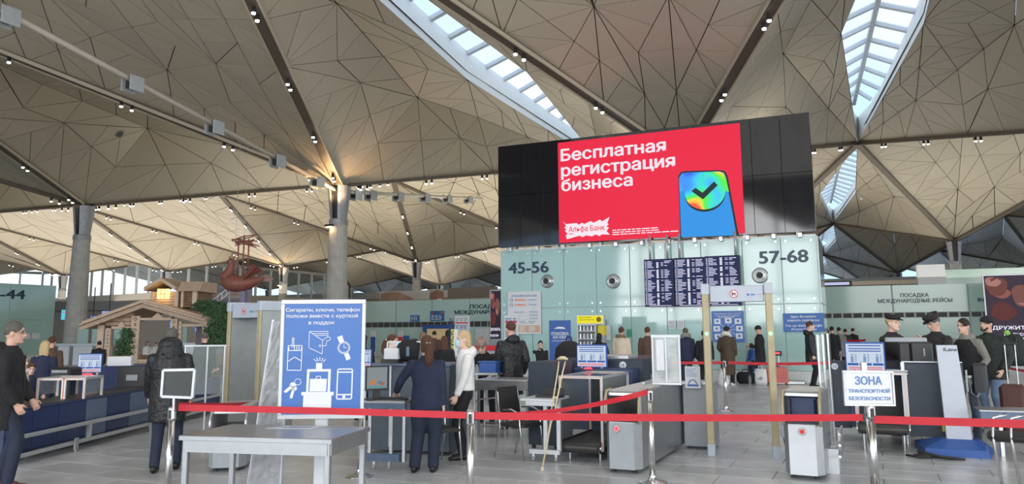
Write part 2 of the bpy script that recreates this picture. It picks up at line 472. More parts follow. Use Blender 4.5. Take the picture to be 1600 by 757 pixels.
# skylights: white shaft, gabled glazing, cross bars
for n_, (mx, cy) in enumerate(openings):
    if cy < -20: continue
    sk = struct('window_%d' % (n_+1)); H = RW/2
    P = [Vector((mx, cy-H+.6, ZN)), Vector((mx+1.55, cy, 14.0)), Vector((mx, cy+H-.6, ZN)), Vector((mx-1.55, cy, 14.0))]
    T = [Vector((mx, cy-H*.93, 16.2)), Vector((mx+1.95, cy, 16.4)), Vector((mx, cy+H*.93, 16.2)), Vector((mx-1.95, cy, 16.4))]
    # curved edges of the shaft
    lo, hi = [], []
    NS = 14; ox = -.4 if mx > 0 else 0
    for s in (1, -1):
        for k in range(NS):
            u = k/NS; yy = -1+2*u if s == 1 else 1-2*u
            wv = max(0, 1-abs(yy))
            lo.append(Vector((mx+s*1.55*wv+ox*wv, cy+yy*(H-.3), 13.9+.1*wv)))
            hi.append(Vector((mx+s*1.75*wv**.55+ox*wv, cy+yy*H*.93, 15.35+.3*wv)))
    mb = MB(); n = len(lo)
    inn = [roofp(*p) for p in lo]+[roofp(*p) for p in hi]
    mb.add(inn, [(i, (i+1) % n, n+(i+1) % n, n+i) for i in range(n)])
    mb.build('window_shaft', M['shaft_white'], sk, kind='structure')
    yy = -.9; oxs = ox*.6
    while yy < .9:
        w = 1.75*max(0, 1-abs(yy))**.55+.1; y = cy+yy*H*.93
        b = MB()
        for s in (-1, 1): b.beam(roofp(mx+oxs, y, 16.1), roofp(mx+oxs+s*w, y, 15.45), .26, .2)
        b.build('glazing_bar', M['white_steel'], sk)
        yy += 2.3/(H*.93)
    b = MB(); b.beam(roofp(mx+oxs, cy-H*.9, 16.1), roofp(mx+oxs, cy+H*.9, 16.1), .22, .25); b.build('ridge_beam', M['white_steel'], sk)
    for s in (-1, 1):
        g = MB(); pts = []
        for k in range(9):
            yy = -.93+1.86*k/8; w = 1.75*max(0, 1-abs(yy))**.55
            pts.append((roofp(mx+oxs, cy+yy*H*.93, 16.15), roofp(mx+oxs+s*w, cy+yy*H*.93, 15.5)))
        for a, b_ in zip(pts[:-1], pts[1:]): g.add([a[0], a[1], b_[1], b_[0]], [(0, 1, 2, 3)])
        g.build('pane', M['skylight_glass'], sk)

# valley beams with the lamp pairs
lampH = MB().cyl((0, 0, .16), (0, 0, -.05), .06, .075, 10).mesh('lamp_housing'); lampH.materials.append(M['black_plastic'])
lampL = MB().cyl((0, 0, -.05), (0, 0, -.10), .068, .062, 10).mesh('lamp_lens'); lampL.materials.append(G['lamp'])
beams = struct('trim_1')
nlamp = 0
for j in range(-1, 4):
    for i in range(-5, 3):
        cx, cy = colp(i, j)
        for sx in (-1, 1):
            for sy in (-1, 1):
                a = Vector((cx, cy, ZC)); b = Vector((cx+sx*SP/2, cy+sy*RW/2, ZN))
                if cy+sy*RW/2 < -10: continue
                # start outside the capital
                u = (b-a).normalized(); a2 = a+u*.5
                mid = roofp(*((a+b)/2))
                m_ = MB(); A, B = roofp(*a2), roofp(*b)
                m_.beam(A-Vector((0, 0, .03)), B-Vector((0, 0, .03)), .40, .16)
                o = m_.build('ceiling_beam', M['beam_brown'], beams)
                if (mid-Vector((0, 0, 0))).length < 46:
                    e = MB()
                    sd = (B-A).cross(Vector((0, 0, 1))).normalized()
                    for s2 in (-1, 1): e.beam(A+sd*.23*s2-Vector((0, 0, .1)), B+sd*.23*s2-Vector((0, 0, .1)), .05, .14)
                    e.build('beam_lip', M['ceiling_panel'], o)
                L = (b-a).length; k = 1.6
                while k < L-.8:
                    c = a+u*k; k += 4.7
                    for q in (-.22, .22):
                        p = roofp(*(c+u*q))-Vector((0, 0, .27))
                        v = p-Vector((0, 0, CAMZ)); d = v.dot(CF)
                        if d < 5: continue
                        x = 800+FPX*v.dot(CR)/d; y = PY0-FPX*v.dot(CU)/d
                        if not(-20 < x < 1620 and -20 < y < 500) or nlamp >= 290 or d > 125: continue
                        nlamp += 1
                        o = link('ceiling_spotlight', lampH, None, None, p); cn = {(-1, 0): 'the near warm-lit column', (-2, 0): 'the tall column at the far left', (0, 0): 'the column behind the screen', (1, 1): 'the thin column at the right'}.get((i, j))
                        ln = 'small white spotlight of a pair on a beam deep in the hall' if not cn else '%s spotlight of pair %s from %s, beam %s' % ('inner' if q < 0 else 'outer', ('one', 'two', 'three', 'four', 'five', 'six')[min(5, int((k-4.7)/4.7+.01))], cn, {(-1, -1): 'forward left', (1, -1): 'forward right', (-1, 1): 'back left', (1, 1): 'back right'}[(sx, sy)])
                        tag(o, ln, 'lamp', 'ceiling spotlights')
                        link('lens', lampL, None, o)

# ================================================================== columns
def column(i, j, warm=False, n=1):
    x, y = colp(i, j); p = roofp(x, y, 0)
    c = struct('column', (p.x, p.y, 0), ROOFROT)
    MB().lathe([(.60, 0), (.56, 3), (.46, 6.9), (.46, 7.1)], seg=16).build('column_shaft', M['concrete'], c, smooth=False)
    MB().lathe([(.475, 3.0), (.475, 3.02)], seg=16)
    MB().lathe([(.49, 7.1), (.49, 7.35), (.45, 7.4)], seg=16).build('collar', M['column_steel'], c)
    for s in (-1, 1):
        k = MB(); vs = []; NA = 8
        for z, r in ((7.35, .42), (9.1, .60)):
            for a in range(NA+1):
                t = -PI/2*.72+PI*.72*a/NA
                vs.append((s*r*math.cos(t), r*math.sin(t), z))
        for z, r in ((7.35, .34), (9.1, .50)):
            for a in range(NA+1):
                t = -PI/2*.72+PI*.72*a/NA
                vs.append((s*r*math.cos(t), r*math.sin(t), z))
        w = NA+1
        fs = [(a, a+1, w+a+1, w+a) for a in range(NA)]+[(2*w+a, 3*w+a, 3*w+a+1, 2*w+a+1) for a in range(NA)]
        fs += [(0, w, 3*w, 2*w), (NA, 2*w+NA, 3*w+NA, w+NA)]+[(w+a, w+a+1, 3*w+a+1, 3*w+a) for a in range(NA)]
        k.add(vs, fs).build('capital_shell', M['column_steel'], c)
    MB().box(-.2, .2, -.2, .2, 7.3, 9.3).build('capital_core', M['dark_steel'], c)
    if warm:
        f = thing('column_floodlight', warm[1], 'lamp', (p.x+warm[2], p.y-.62, 6.95))
        MB().box(-.20, .20, -.1, .1, 0, .12).build('housing', M['black_plastic'], f)
        MB().box(-.17, .17, -.08, .08, -.02, -.001).build('lens', G['warm'], f)
        l = bpy.data.lights.new('funnel_uplight', 'SPOT'); l.spot_size = R(165); l.spot_blend = .6; l.energy = warm[0]*1.3; l.color = (1, .62, .30); l.shadow_soft_size = .15
        o = bpy.data.objects.new('funnel_uplight', l); COL.objects.link(o); o.location = roofp(x+.3, y-1.1, 8.1); o.rotation_euler = (PI, 0, 0)
for i, j in [(-2, 0), (0, 0), (1, 0), (-4, 1), (-2, 1), (-1, 1), (0, 1), (1, 1), (-3, 2), (-2, 2), (-1, 2), (0, 2), (1, 2), (2, 2), (-5, 1), (-4, 2), (-5, 2), (-3,0)]: column(i, j)
column(-1, 0, (260, 'warm floodlight glowing on the nearest tall concrete column', -.1))
column(-3, 1, (220, 'smaller warm floodlight on the column behind the bird sculpture', -.1))

# pale service pipe with louvred boxes through the nearest column
px_ = colp(-1, 0)[0]
for yy0, yy1, lab, n0 in ((34.0, -2, 'long pale pipe hung below the ceiling, running from the near column to the upper left', 6),
                      (34.8, 54, 'pale pipe hung below the ceiling behind the near column', 6)):
    a, b = Vector((px_, yy0, 8.9)), Vector((px_, yy1, 8.9+abs(yy1-yy0)*.135))
    sv = thing('service_pipe', lab, 'pipe', roofp(*a))
    A = roofp(*a)
    MB().cyl(Vector((0, 0, 0)), roofp(*b)-A, .10, seg=10).build('pipe', mat('pipe_pale', (.62, .58, .5), .5), sv, smooth=True)
    ks = [1.6, 4.8, 9.0, 13.3, 18.2, 24] if yy1 < 30 else [1.2, 2.8, 6.0, 9.6, 13.0, 16.6]
    for k in ks:
        u = (b-a).normalized(); c = roofp(*(a+u*k))-A
        for s in (-1, 1):
            br = MB(); br.bbox(c.x+s*.22-.03, c.x+s*.22+.03, c.y-.30, c.y+.30, c.z-.42, c.z+.14, .02)
            o = br.build('louvre_box', mat('louvre_box', (.42, .46, .48), .5), sv)
        MB().bbox(c.x-.18, c.x+.18, c.y-.16, c.y+.16, c.z-.30, c.z+.02, .02).build('heater_core', M['dark_steel'], sv)

# ================================================================== far envelope of the hall
def wallseg(name, a, b, z0, z1, material, th=.3, win=None, parent=None):
    a, b = Vector(a), Vector(b); d = b-a; L = d.length
    s = struct(name, (a.x, a.y, 0), math.atan2(d.y, d.x))
    MB().box(0, L, 0, th, z0, z1).build('wall_body', material, s, kind='structure')
    return s, L
# clerestory at the left, meeting at a corner behind the far column
Pa, Pb, Pc = ats(60, 500, 125), ats(262, 500, 104), ats(560, 500, 140)
Pl = ats(-260, 500, 110)
for nm, a, b in (('window_5', Pl, Pa), ('window_6', Pa, Pb), ('window_7', Pb, Pc)):
    a = Vector((a.x, a.y)); b = Vector((b.x, b.y)); d = b-a; L = d.length
    s = struct(nm, (a.x, a.y, 0), math.atan2(d.y, d.x))
    MB().box(0, L, 0, .3, 0, 6.9).build('wall_body', M['wall_tan'], s, kind='structure')
    MB().box(0, L, .05, .2, 10.8, 11.2).build('window_head', M['wall_grey'], s)
    MB().add([(0, .1, 6.9), (L, .1, 6.9), (L, .1, 10.8), (0, .1, 10.8)], [(0, 1, 2, 3)]).build('pane', M['clear_glass'], s)
    x = 0; k = 0
    while x < L:
        MB().box(x-.14, x+.14, 0, .25, 6.9, 10.8).build('mullion', M['white_steel'], s); x += 3.1
# very far back wall closing the hall
bw = struct('wall_back')
BY = 118
MB().box(-118, 70, BY, BY+.4, 0, 7.2).build('wall_body', M['wall_brown'], bw, kind='structure')
MB().box(-118, 70, BY+.1, BY+.3, 7.2, 8.4).build('roof_gutter', M['wall_grey'], bw, kind='structure')

# two long glass check-in fronts ("boarding") left and right of the block
def glass_front(name, xl, xr, Y, zt, zl0, zl1, step):
    w = struct(name, (0, Y, 0))
    n = max(1, round((xr-xl)/step)); st = (xr-xl)/n
    for k in range(n):
        MB().bbox(xl+k*st+.03, xl+(k+1)*st-.03, -.04, 0, zl1, zt, .01).build('glass_panel', M['green_glass_far'], w)
        MB().bbox(xl+k*st+.03, xl+(k+1)*st-.03, -.02, .02, .25, zl0, .01).build('glass_panel', M['green_glass_far'], w)
    MB().box(xl, xr, .05, .6, 0, zt-.05).build('wall_core', M['plinth'], w, kind='structure')
    lv = MB()
    nl = int((xr-xl)/.5)
    for k in range(nl): lv.box(xl+k*.5+.05, xl+k*.5+.45, -.03, .05, zl0+.03, zl1-.03)
    lv.build('louvre_band', M['louver'], w, kind='stuff')
    return w
YF = 46.0
wr = glass_front('wall_right', aty(1283, 460, YF).x, aty(1640, 460, YF).x, YF, aty(1400, 446, YF).z, aty(1400, 497, YF).z, aty(1400, 488.5, YF).z, 3.0)
YL = 46.0
wl = glass_front('wall_left', aty(330, 460, YL).x, aty(795, 460, YL).x, YL, aty(680, 469, YL).z, aty(660, 512, YL).z, aty(660, 503, YL).z, 3.0)
def on_y(parent, Y, body, pxl, pxr, pyb, material, bold=.02, name='lettering', capx=None):
    a, b = aty(pxl, pyb, Y), aty(pxr, pyb, Y)
    kw = dict(width=abs(b.x-a.x), x=(a.x+b.x)/2, z=(a.z+b.z)/2, bold=bold)
    if capx: kw['height'] = abs(aty((pxl+pxr)/2, pyb-capx, Y).z-aty((pxl+pxr)/2, pyb, Y).z)
    mb = text_mb(body, **kw); me = bpy.data.meshes.new(name); me.from_pydata([tuple(v) for v in mb.v], [], mb.f)
    o = link(name, me, material, parent); return o
def lettering_y(parent, yl, *a, **kw): o = on_y(parent, *a, **kw); o.location.y = yl; return o
lettering_y(wr, -.05, YF, 'ПОСАДКА', 1407, 1451, 464.5, M['sign_ink'], bold=.035, capx=5.6)
lettering_y(wr, -.05, YF, 'МЕЖДУНАРОДНЫЕ РЕЙСЫ', 1372, 1488, 473, M['sign_ink'], bold=.035, capx=5.6)
lettering_y(wr, -.05, YF, 'INTERNATIONAL', 1528, 1612, 471, M['sign_ink'], bold=.035, capx=5.6)
lettering_y(wl, -.05, YL, 'ПОСАДКА', 735, 783, 482, M['sign_ink'], bold=.035, capx=5.6)
lettering_y(wl, -.05, YL, 'МЕЖДУНАРОДНЫЕ РЕЙСЫ', 711, 836, 490.5, M['sign_ink'], bold=.035, capx=5.6)
# wayfinding boards, door and posters on the left front
def board_y(name, label, cat, pl, pt, pr, pb, Y, material, th=.05, group=None):
    a, b = aty(pl, pb, Y), aty(pr, pt, Y)
    t = thing(name, label, cat, (a.x, Y-.05, a.z), group=group); w, h = b.x-a.x, b.z-a.z
    MB().bbox(0, w, -th, 0, 0, h, .008).build('panel', material, t); return t, w, h
def lines(parent, x0, x1, z0, z1, n, material, y, seed=1, hfrac=.5, name='print_lines', segs=3):
    r = random.Random(seed); mb = MB(); dz = (z1-z0)/n
    for k in range(n):
        z = z0+dz*(k+.25); x = x0
        for s in range(segs):
            w = (x1-x0)/segs*r.uniform(.55, .93); mb.add([(x, y, z), (x+w, y, z), (x+w, y, z+dz*hfrac), (x, y, z+dz*hfrac)], [(0, 1, 2, 3)]); x += (x1-x0)/segs
    o = mb.build(name, material, parent); return o
t, w, h = board_y('wayfinding_board', 'blue sign with white text and coloured flags on the far glass wall', 'sign', 673, 486, 695, 502, YL+.01, M['sign_blue'])
lines(t, w*.1, w*.9, h*.08, h*.6, 4, M['white'], -.055, 2)
for k, c in enumerate(('print_red', 'royal', 'steel_blue_panel', 'orange_seal')): MB().box(w*(.08+.23*k), w*(.24+.23*k), -.06, -.05, h*.72, h*.9).build('flag', M[c], t)
t, w, h = board_y('wayfinding_board', 'small blue sign left of the flagged sign on the far glass wall', 'sign', 642, 493, 656, 503, YL+.01, M['sign_blue'])
lines(t, w*.1, w*.9, h*.15, h*.85, 3, M['white'], -.055, 3)
# doorway
d1 = struct('door_1', (0, YL-.1, 0)); a, b = aty(662, 590, YL), aty(704, 514, YL)
MB().box(a.x, a.x+.3, -.1, 0, 0, b.z).build('door_frame', M['royal'], d1); MB().box(b.x, b.x+.3, -.1, 0, 0, b.z).build('door_frame', M['royal'], d1)
MB().box(a.x, b.x+.3, -.1, 0, b.z, b.z+.25).build('door_frame', M['royal'], d1)
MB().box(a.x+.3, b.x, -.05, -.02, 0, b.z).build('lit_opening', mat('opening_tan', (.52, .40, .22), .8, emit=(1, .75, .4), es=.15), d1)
for q, (l, c) in enumerate(((579, 'royal'), (622, 'print_red'))):
    t, w, h = board_y('wall_poster', ('tall white poster with a dark blue block', 'tall white poster with a red block')[q]+' on the far glass wall', 'poster', l, 517, l+10, 556, YL+.01, M['paper'])
    MB().box(w*.1, w*.9, -.06, -.05, h*.15, h*.75).build('print_block', M[c], t)
t, w, h = board_y('notice_board', 'blank white notice board low on the far glass wall', 'board', 744, 514, 765, 538, YL+.01, M['paper'])
t, w, h = board_y('notice_board', 'small square blue notice on the far glass wall', 'sign', 631, 525, 640, 533, YL+.01, M['sign_blue'])
# mezzanine billboards over the left front
t, w, h = board_y('mural_board', 'long faded mural of rocks and a cloudy sky above the far wall', 'billboard', 594, 454, 672, 470, YF+20, mat('mural_sky', (.42, .42, .42), .6, var=.15, scale=.15))
MB().prism([(w*.02, 0), (w*.02, h*.75), (w*.15, h*.95), (w*.4, h*.9), (w*.62, h*.3), (w*.7, 0)], -.08, -.05).build('rock', mat('mural_rock', (.26, .17, .13), .7, var=.3, scale=.6), t)
t, w, h = board_y('mural_board', 'second mural with one reddish rock above the far wall', 'billboard', 668, 452, 694, 468, YF+22, mat('mural_sky2', (.40, .40, .41), .6, var=.1))
MB().prism([(0, 0), (w*.3, h*.7), (w*.6, h*.95), (w, h*.7), (w, 0)], -.08, -.05).build('rock', mat('mural_rock2', (.30, .17, .15), .7, var=.2, scale=.6), t)
# upper storey boxes right of the block
ub = struct('trim_2', (0, 72, 0))
a, b = aty(1477, 470, 72), aty(1700, 415, 72); MB().box(a.x, b.x, 0, 6, 0, b.z).build('upper_wall', M['green_glass_far'], ub)
a, b = aty(1437, 470, 70), aty(1476, 413, 70); MB().box(a.x, b.x, -2, 0, 4, b.z).build('white_box', M['white'], ub)
a, b = aty(1283, 470, 80), aty(1440, 437, 80); MB().box(a.x-4, b.x, 8, 9, 0, b.z).build('upper_wall_brown', M['wall_brown'], ub)
t, w, h = board_y('hanging_screen', 'pale screen in a black frame above the right far wall', 'screen', 1284, 439, 1331, 449, 52, M['black_plastic'])
MB().box(.15, w-.15, -.07, -.05, .1, h-.08).build('display', G['lilac'], t)
tb_ = board_y('upper_board', 'brown strip board above the left far wall', 'board', 700, 448, 778, 467, 84, M['wall_brown'])

# the glazed front behind the camera: steel mullions against the sky, seen only in reflections
fw = struct('window_8', (-40, -15, 0))
for k in range(28): MB().box(k*3-.12, k*3+.12, 0, .3, 0, 13).build('mullion', M['white_steel'], fw)
for z in (0, 4.5, 9, 12.8): MB().box(0, 81, .05, .25, z, z+.25).build('transom', M['white_steel'], fw)

def props(t, w, z0):
    for x in (w*.12, w*.88): MB().box(x-.06, x+.06, .01, .12, -z0, 0).build('support_post', M['wall_brown'], t)
for o in list(COL.objects):
    if o.name.split('.')[0] in ('mural_board', 'hanging_screen', 'upper_board'):
        pn = [c for c in o.children if c.name.startswith('panel')][0]; props(o, max(v.co.x for v in pn.data.vertices), o.location.z)
# small things hanging from or set into the ceiling
from mathutils.bvhtree import BVHTree
bvh = BVHTree.FromPolygons([tuple(v) for v in back.v], back.f)
def on_ceiling(px, py):
    h = bvh.ray_cast(Vector((0, 0, CAMZ)), ray(px, py).normalized()); return (h[0], h[1]) if h[0] is not None else (None, None)
rodm = MB().cyl((0, 0, 0), (0, 0, -.42), .018, seg=6).mesh('rod'); rodm.materials.append(M['white_steel'])
rods = [(68, 216), (134, 216), (241, 232), (280, 262), (191, 250), (325, 290), (540, 160), (622, 160), (656, 184), (687, 217), (731, 32), (717, 74), (735, 112), (766, 145), (800, 162), (553, 20), (688, 248), (714, 252), (653, 225), (1176, 84), (1190, 100), (1193, 125), (1198, 163), (1582, 132), (1561, 168), (1298, 40), (1306, 80)]
for px, py in rods:
    p, n = on_ceiling(px, py)
    if p is None or p.length > 70: continue
    o = link('ceiling_pendant', rodm, None, None, p+Vector((0, 0, .02))); tag(o, 'short thin white rod hanging from the ceiling panels', 'sensor', 'ceiling pendant rods')
p, n = on_ceiling(185, 207)
if p is not None:
    q = Vector((0, 0, 1)).rotation_difference(n if n.z < 0 else -n).to_matrix().to_4x4()
    t = thing('ceiling_speaker', 'round grey speaker disc set into the ceiling at the upper left', 'speaker', p); MB().lathe([(.26, -.06), (.26, .14), (.22, .16)], seg=24).xf(q).build('speaker_ring', M['column_steel'], t); MB().lathe([(.20, .15), (.20, .17)], seg=24).xf(q).build('speaker_grille', M['dark_steel'], t)
for px, py, yb_, s_, lab in ((340, 330, 371, 46, 'small white pendant on a long wire left of the bird sculpture'), (677, 415, 424, 80, 'tiny white pendant right of the middle far column'), (1344, 290, 309, 60, 'small white pendant on a wire below the right far skylight'), (1305, 385, 398, 90, 'tiny white pendant right of the screen corner')):
    p, n = on_ceiling(px, py)
    if p is None: continue
    d = Vector((p.x, p.y, 0)).length; zb = ats(px, yb_, p.x*-math.sin(YAW)+p.y*math.cos(YAW)).z
    t = thing('ceiling_pendant_lamp', lab, 'lamp', p); MB().cyl((0, 0, 0), (0, 0, zb-p.z), .012, seg=5).build('wire', M['white_steel'], t); MB().lathe([(.13, zb-p.z-.16), (.12, zb-p.z-.1), (.04, zb-p.z)], seg=12).build('shade', M['white'], t)
# ================================================================== frames for placing things
class Fr:
    """a local frame standing on the floor at pixel column px, depth s, turned by rz; pixel columns / rows on its planes"""
    def __init__(f, px, s, rz=0.0, loc=None):
        f.o = Vector(loc) if loc is not None else ats(px, 600, s); f.o.z = 0; f.rz = rz
        f.n = Vector((-math.sin(rz), math.cos(rz), 0)); f.u = Vector((math.cos(rz), math.sin(rz), 0))
    def P(f, px, py, dy=0):
        r = ray(px, py); k = (f.n.dot(f.o)+dy)/f.n.dot(r); return Vector((r.x*k, r.y*k, CAMZ+r.z*k))
    def X(f, px, dy=0, py=600): return (f.P(px, py, dy)-f.o).dot(f.u)
    def Z(f, py, px=800, dy=0): return f.P(px, py, dy).z
    def thing(f, name, label, cat, group=None, z=0): return thing(name, label, cat, (f.o.x, f.o.y, z), f.rz, group)
    def box(f, mb, pl, pr, pt, pb, dy=0, depth=.3, b=.008):
        x0, x1 = f.X(pl, dy), f.X(pr, dy); z1, z0 = f.Z(pt, (pl+pr)/2, dy), max(0, f.Z(pb, (pl+pr)/2, dy))
        return mb.bbox(x0, x1, dy, dy+depth, z0, z1, b)

# ================================================================== the glass check-in block
BK = 27.7
blk = struct('wall_front', (0, BK, 0))
xs = [aty(px, 440, BK).x for px in (783, 832, 881.5, 932, 985, 1041, 1097, 1162, 1223, 1279)]
bolt = MB().cyl((0, 0, 0), (0, -.03, 0), .035, seg=10).mesh('bolt'); bolt.materials.append(M['chrome'])
for a, b in zip(xs[:-1], xs[1:]):
    for z0, z1 in ((.36, 2.53), (2.56, 4.78)):
        p = MB().bbox(a+.01, b-.01, -.04, 0, z0, z1, .006).build('glass_panel', M['green_glass'], blk)
        for bx in (a+.16, b-.16):
            for bz in (z0+.14, z1-.14): link('bolt', bolt, None, p, (bx, -.04, bz))
MB().box(xs[0]-.02, xs[-1]+.02, .02, 2.6, 0, 4.8).build('wall_core', M['plinth'], blk, kind='structure')
MB().bbox(xs[0], xs[-1], -.12, .02, 0, .34, .01).build('plinth_board', M['plinth'], blk)
for y0 in (.05, 1.3):
    for z0, z1 in ((.36, 2.53), (2.56, 4.78)): MB().bbox(xs[-1]+.02, xs[-1]+.06, y0, y0+1.22, z0, z1, .006).build('glass_panel', M['green_glass'], blk)
# clamps above the glass
for px in range(800, 1280, 41):
    a = aty(px, 380, BK); MB().bbox(a.x-.07, a.x+.07, -.25, .02, 4.74, 4.9, .02).build('clamp', M['steel'], blk)
MB().box(xs[0], xs[-1], 0, .1, 4.72, 4.84).build('top_rail', M['white_steel'], blk)
for nm, px, py, rr in (('45', 856, 440, .26), ('', 959, 440, .27), ('', 1188, 431, .27)):
    a = aty(px, py, BK)
    lab = {856: 'round steel air nozzle at the left, above the white price list', 959: 'round steel air nozzle between the price list and the flight boards', 1188: 'round steel air nozzle at the right, directly above the metal detector gate'}[px]
    t = thing('air_nozzle', lab, 'vent', (a.x, BK-.045, a.z))
    rot = Matrix.Rotation(PI/2, 4, 'X')
    MB().lathe([(rr, 0), (rr, .03), (rr*.93, .05), (rr*.86, .03), (rr*.80, .06), (rr*.72, .04), (rr*.62, .07), (rr*.55, .09)], seg=28).xf(rot).build('ring', M['steel'], t, smooth=False)
    MB().lathe([(rr*.5, .05), (rr*.5, .14), (rr*.44, .15)], seg=24).xf(rot).build('nozzle', M['steel'], t)
    MB().lathe([(rr*.42, .10), (rr*.42, .155)], seg=24).xf(rot).build('opening', M['rubber'], t)
for body, l, r, y, c in (('45-56', 796, 857.5, 427, 17), ('57-68', 1187, 1263, 411, 19)):
    lettering_y(blk, -.05, BK, body, l, r, y, M['number_ink'], bold=.03, name='number_lettering', capx=c)

# ---- the big screen on top
sc = thing('advertising_screen', 'huge black screen with a red bank advert on top of the glass block', 'screen', (0, BK-.1, 0))
X0s, X1s, Z0s, Z1s = aty(780, 300, BK).x, aty(1272, 300, BK).x, 4.93, 8.98
pw = (X1s-X0s)/12
for k in range(12):
    for z0, z1 in ((Z0s, 6.95), (6.96, Z1s)):
        MB().bbox(X0s+k*pw+.004, X0s+(k+1)*pw-.004, 0, .3, z0, z1, .006).build('screen_panel', M['black_gloss'], sc)
MB().box(X0s+.1, X1s-.1, .3, 1.3, Z0s+.1, Z1s-.1).build('housing', M['black_plastic'], sc)
for k in range(7):
    x = X0s+.6+k*(X1s-X0s-1.2)/6; MB().box(x-.05, x+.05, .3, .5, 4.7, 5.2).build('bracket', M['steel'], sc)
a, b = aty(874, 300, BK-.1), aty(1159, 290, BK-.1); rz0, rz1 = 4.98, 8.86
DX0, DX1 = aty(872, 224, BK-.1).x, aty(1156, 197, BK-.1).x
disp = MB().box(DX0, DX1, -.03, 0, rz0, rz1).build('display', G['red'], sc)
def sy(px, py): q = aty(px, py, BK-.13); return q.x, q.z
for body, l, r, yl, yr, cap in (('Бесплатная', 877, 1040, 251, 237, 17.5), ('регистрация', 877.5, 1054.5, 275, 261, 17.5), ('бизнеса', 878, 988, 298, 291, 17.5)):
    xa, za = sy(l, yl); xb, zb = sy(r, yr); za, zb = za, (za+zb)/2
    c1 = sy(l, yl)[1]; c2 = sy(l, yl-cap)[1]
    mb = text_mb(body, width=xb-xa, height=c2-c1, bold=.028, x=(xa+xb)/2, z=zb)
    o = link('advert_lettering', mb.mesh('t'), G['scrwhite'], disp, (0, -.034, 0))
# bank badge
bx0, bz0 = sy(880, 374); bx1, bz1 = sy(952.5, 341); bw, bh = bx1-bx0, bz1-bz0
zz = [(0, 1), (.06, .82), (.30, .84), (.34, .74), (.42, .84), (.46, .76), (.60, .90), (.66, .80), (.80, .95), (.84, .84), (1, 1.06), (.95, .74), (.98, .66), (.93, .56), (.98, .48), (.93, .3), (1, 0.1), (.83, .14), (.78, .05), (.7, .16), (.62, .06), (.5, .14), (.42, .04), (.36, .14), (.08, .02-.04), (.06, .2), (.10, .28), (.04, .45), (.08, .5), (.03, .62), (.07, .72)]
MB().add([(bx0+bw*x, -.036, bz0+bh*z) for x, z in zz], [tuple(range(len(zz)))]).build('badge', G['scrwhite'], disp)
xa, za = sy(889, 363); xb, zb = sy(945, 360)
mb = text_mb('Альфа Банк', width=xb-xa, height=.20, bold=.012, x=(xa+xb)/2, z=(za+zb)/2); link('badge_lettering', mb.mesh('t'), G['red'], disp, (0, -.04, 0))
MB().box(xa, xa+.17, -.042, -.038, za-.09, za-.06).build('badge_underline', G['red'], disp)
r_ = random.Random(4); sm = MB()
for row in range(3):
    x, z = sy(957, 361+row*3.4); x1 = sy(1022 if row < 2 else 1050, 360)[0]
    while x < x1: w = r_.uniform(.1, .3); sm.box(x, x+w, -.038, -.034, z, z+.035); x += w+.04
sm.build('small_print', G['scrwhite'], disp, kind='stuff')
# phone with the tick
def rainbow(name, scale):
    m = bpy.data.materials.new(name); m.use_nodes = True; nt = m.node_tree; b = nt.nodes['Principled BSDF']
    tc = nt.nodes.new('ShaderNodeTexCoord'); n = nt.nodes.new('ShaderNodeTexNoise'); n.inputs['Scale'].default_value = scale; n.inputs['Detail'].default_value = 1
    c = nt.nodes.new('ShaderNodeValToRGB'); nt.links.new(tc.outputs['Object'], n.inputs['Vector']); nt.links.new(n.outputs['Fac'], c.inputs['Fac'])
    e = c.color_ramp.elements; e[0].position = .32; e[0].color = (.02, .08, .8, 1); e[1].position = .68; e[1].color = (.8, .08, .02, 1)
    for p, q in ((.40, (.03, .45, .85, 1)), (.47, (.02, .7, .45, 1)), (.54, (.06, .75, .03, 1)), (.60, (.85, .6, .05, 1))):
        x = e.new(p); x.color = q
    b.inputs['Base Color'].default_value = (0, 0, 0, 1); nt.links.new(c.outputs['Color'], b.inputs['Emission Color']); b.inputs['Emission Strength'].default_value = 1
    return m
RB = rainbow('screen_rainbow', .8)
def poly_s(pts, y): return MB().add([(sy(a, b)[0], y, sy(a, b)[1]) for a, b in pts], [tuple(range(len(pts)))])
edge = [(1060, 275), (1064, 269), (1072, 267.5), (1126, 266), (1133, 268), (1137, 275), (1154.5, 368), (1063, 371)]
poly_s(edge, -.036).build('phone_edge', G['scrblack'], disp)
poly_s([(1061, 278), (1065, 271.5), (1073, 270), (1125, 268), (1131, 270.5), (1134, 276), (1151, 368), (1064.5, 371)], -.040).build('phone_face', glow('screen_azure', (.03, .30, .80), 1.0), disp)
poly_s([(1061.5, 283), (1065.5, 272), (1074, 270.5), (1124, 268.5), (1131, 271), (1135, 281), (1139, 300), (1118, 296), (1100, 305), (1076, 296), (1062, 300)], -.042).build('phone_glow', RB, disp)
cx, cz = sy(1101.5, 301); rr = sy(1133.5, 301)[0]-cx
for nm, dx, dz, r2, y, mt in (('tick_shadow', 0, -.09, rr*.99, -.046, G['scrblack']), ('tick_disc', 0, 0, rr, -.050, RB)):
    MB().add([(cx+dx+r2*math.cos(2*PI*k/40), y, cz+dz+r2*.86*math.sin(2*PI*k/40)) for k in range(40)], [tuple(range(40))]).build(nm, mt, disp)
poly_s([(1080.5, 299), (1087, 294), (1098, 301.5), (1116, 284), (1121.5, 290), (1098.5, 312)], -.055).build('tick', G['scrblack'], disp)

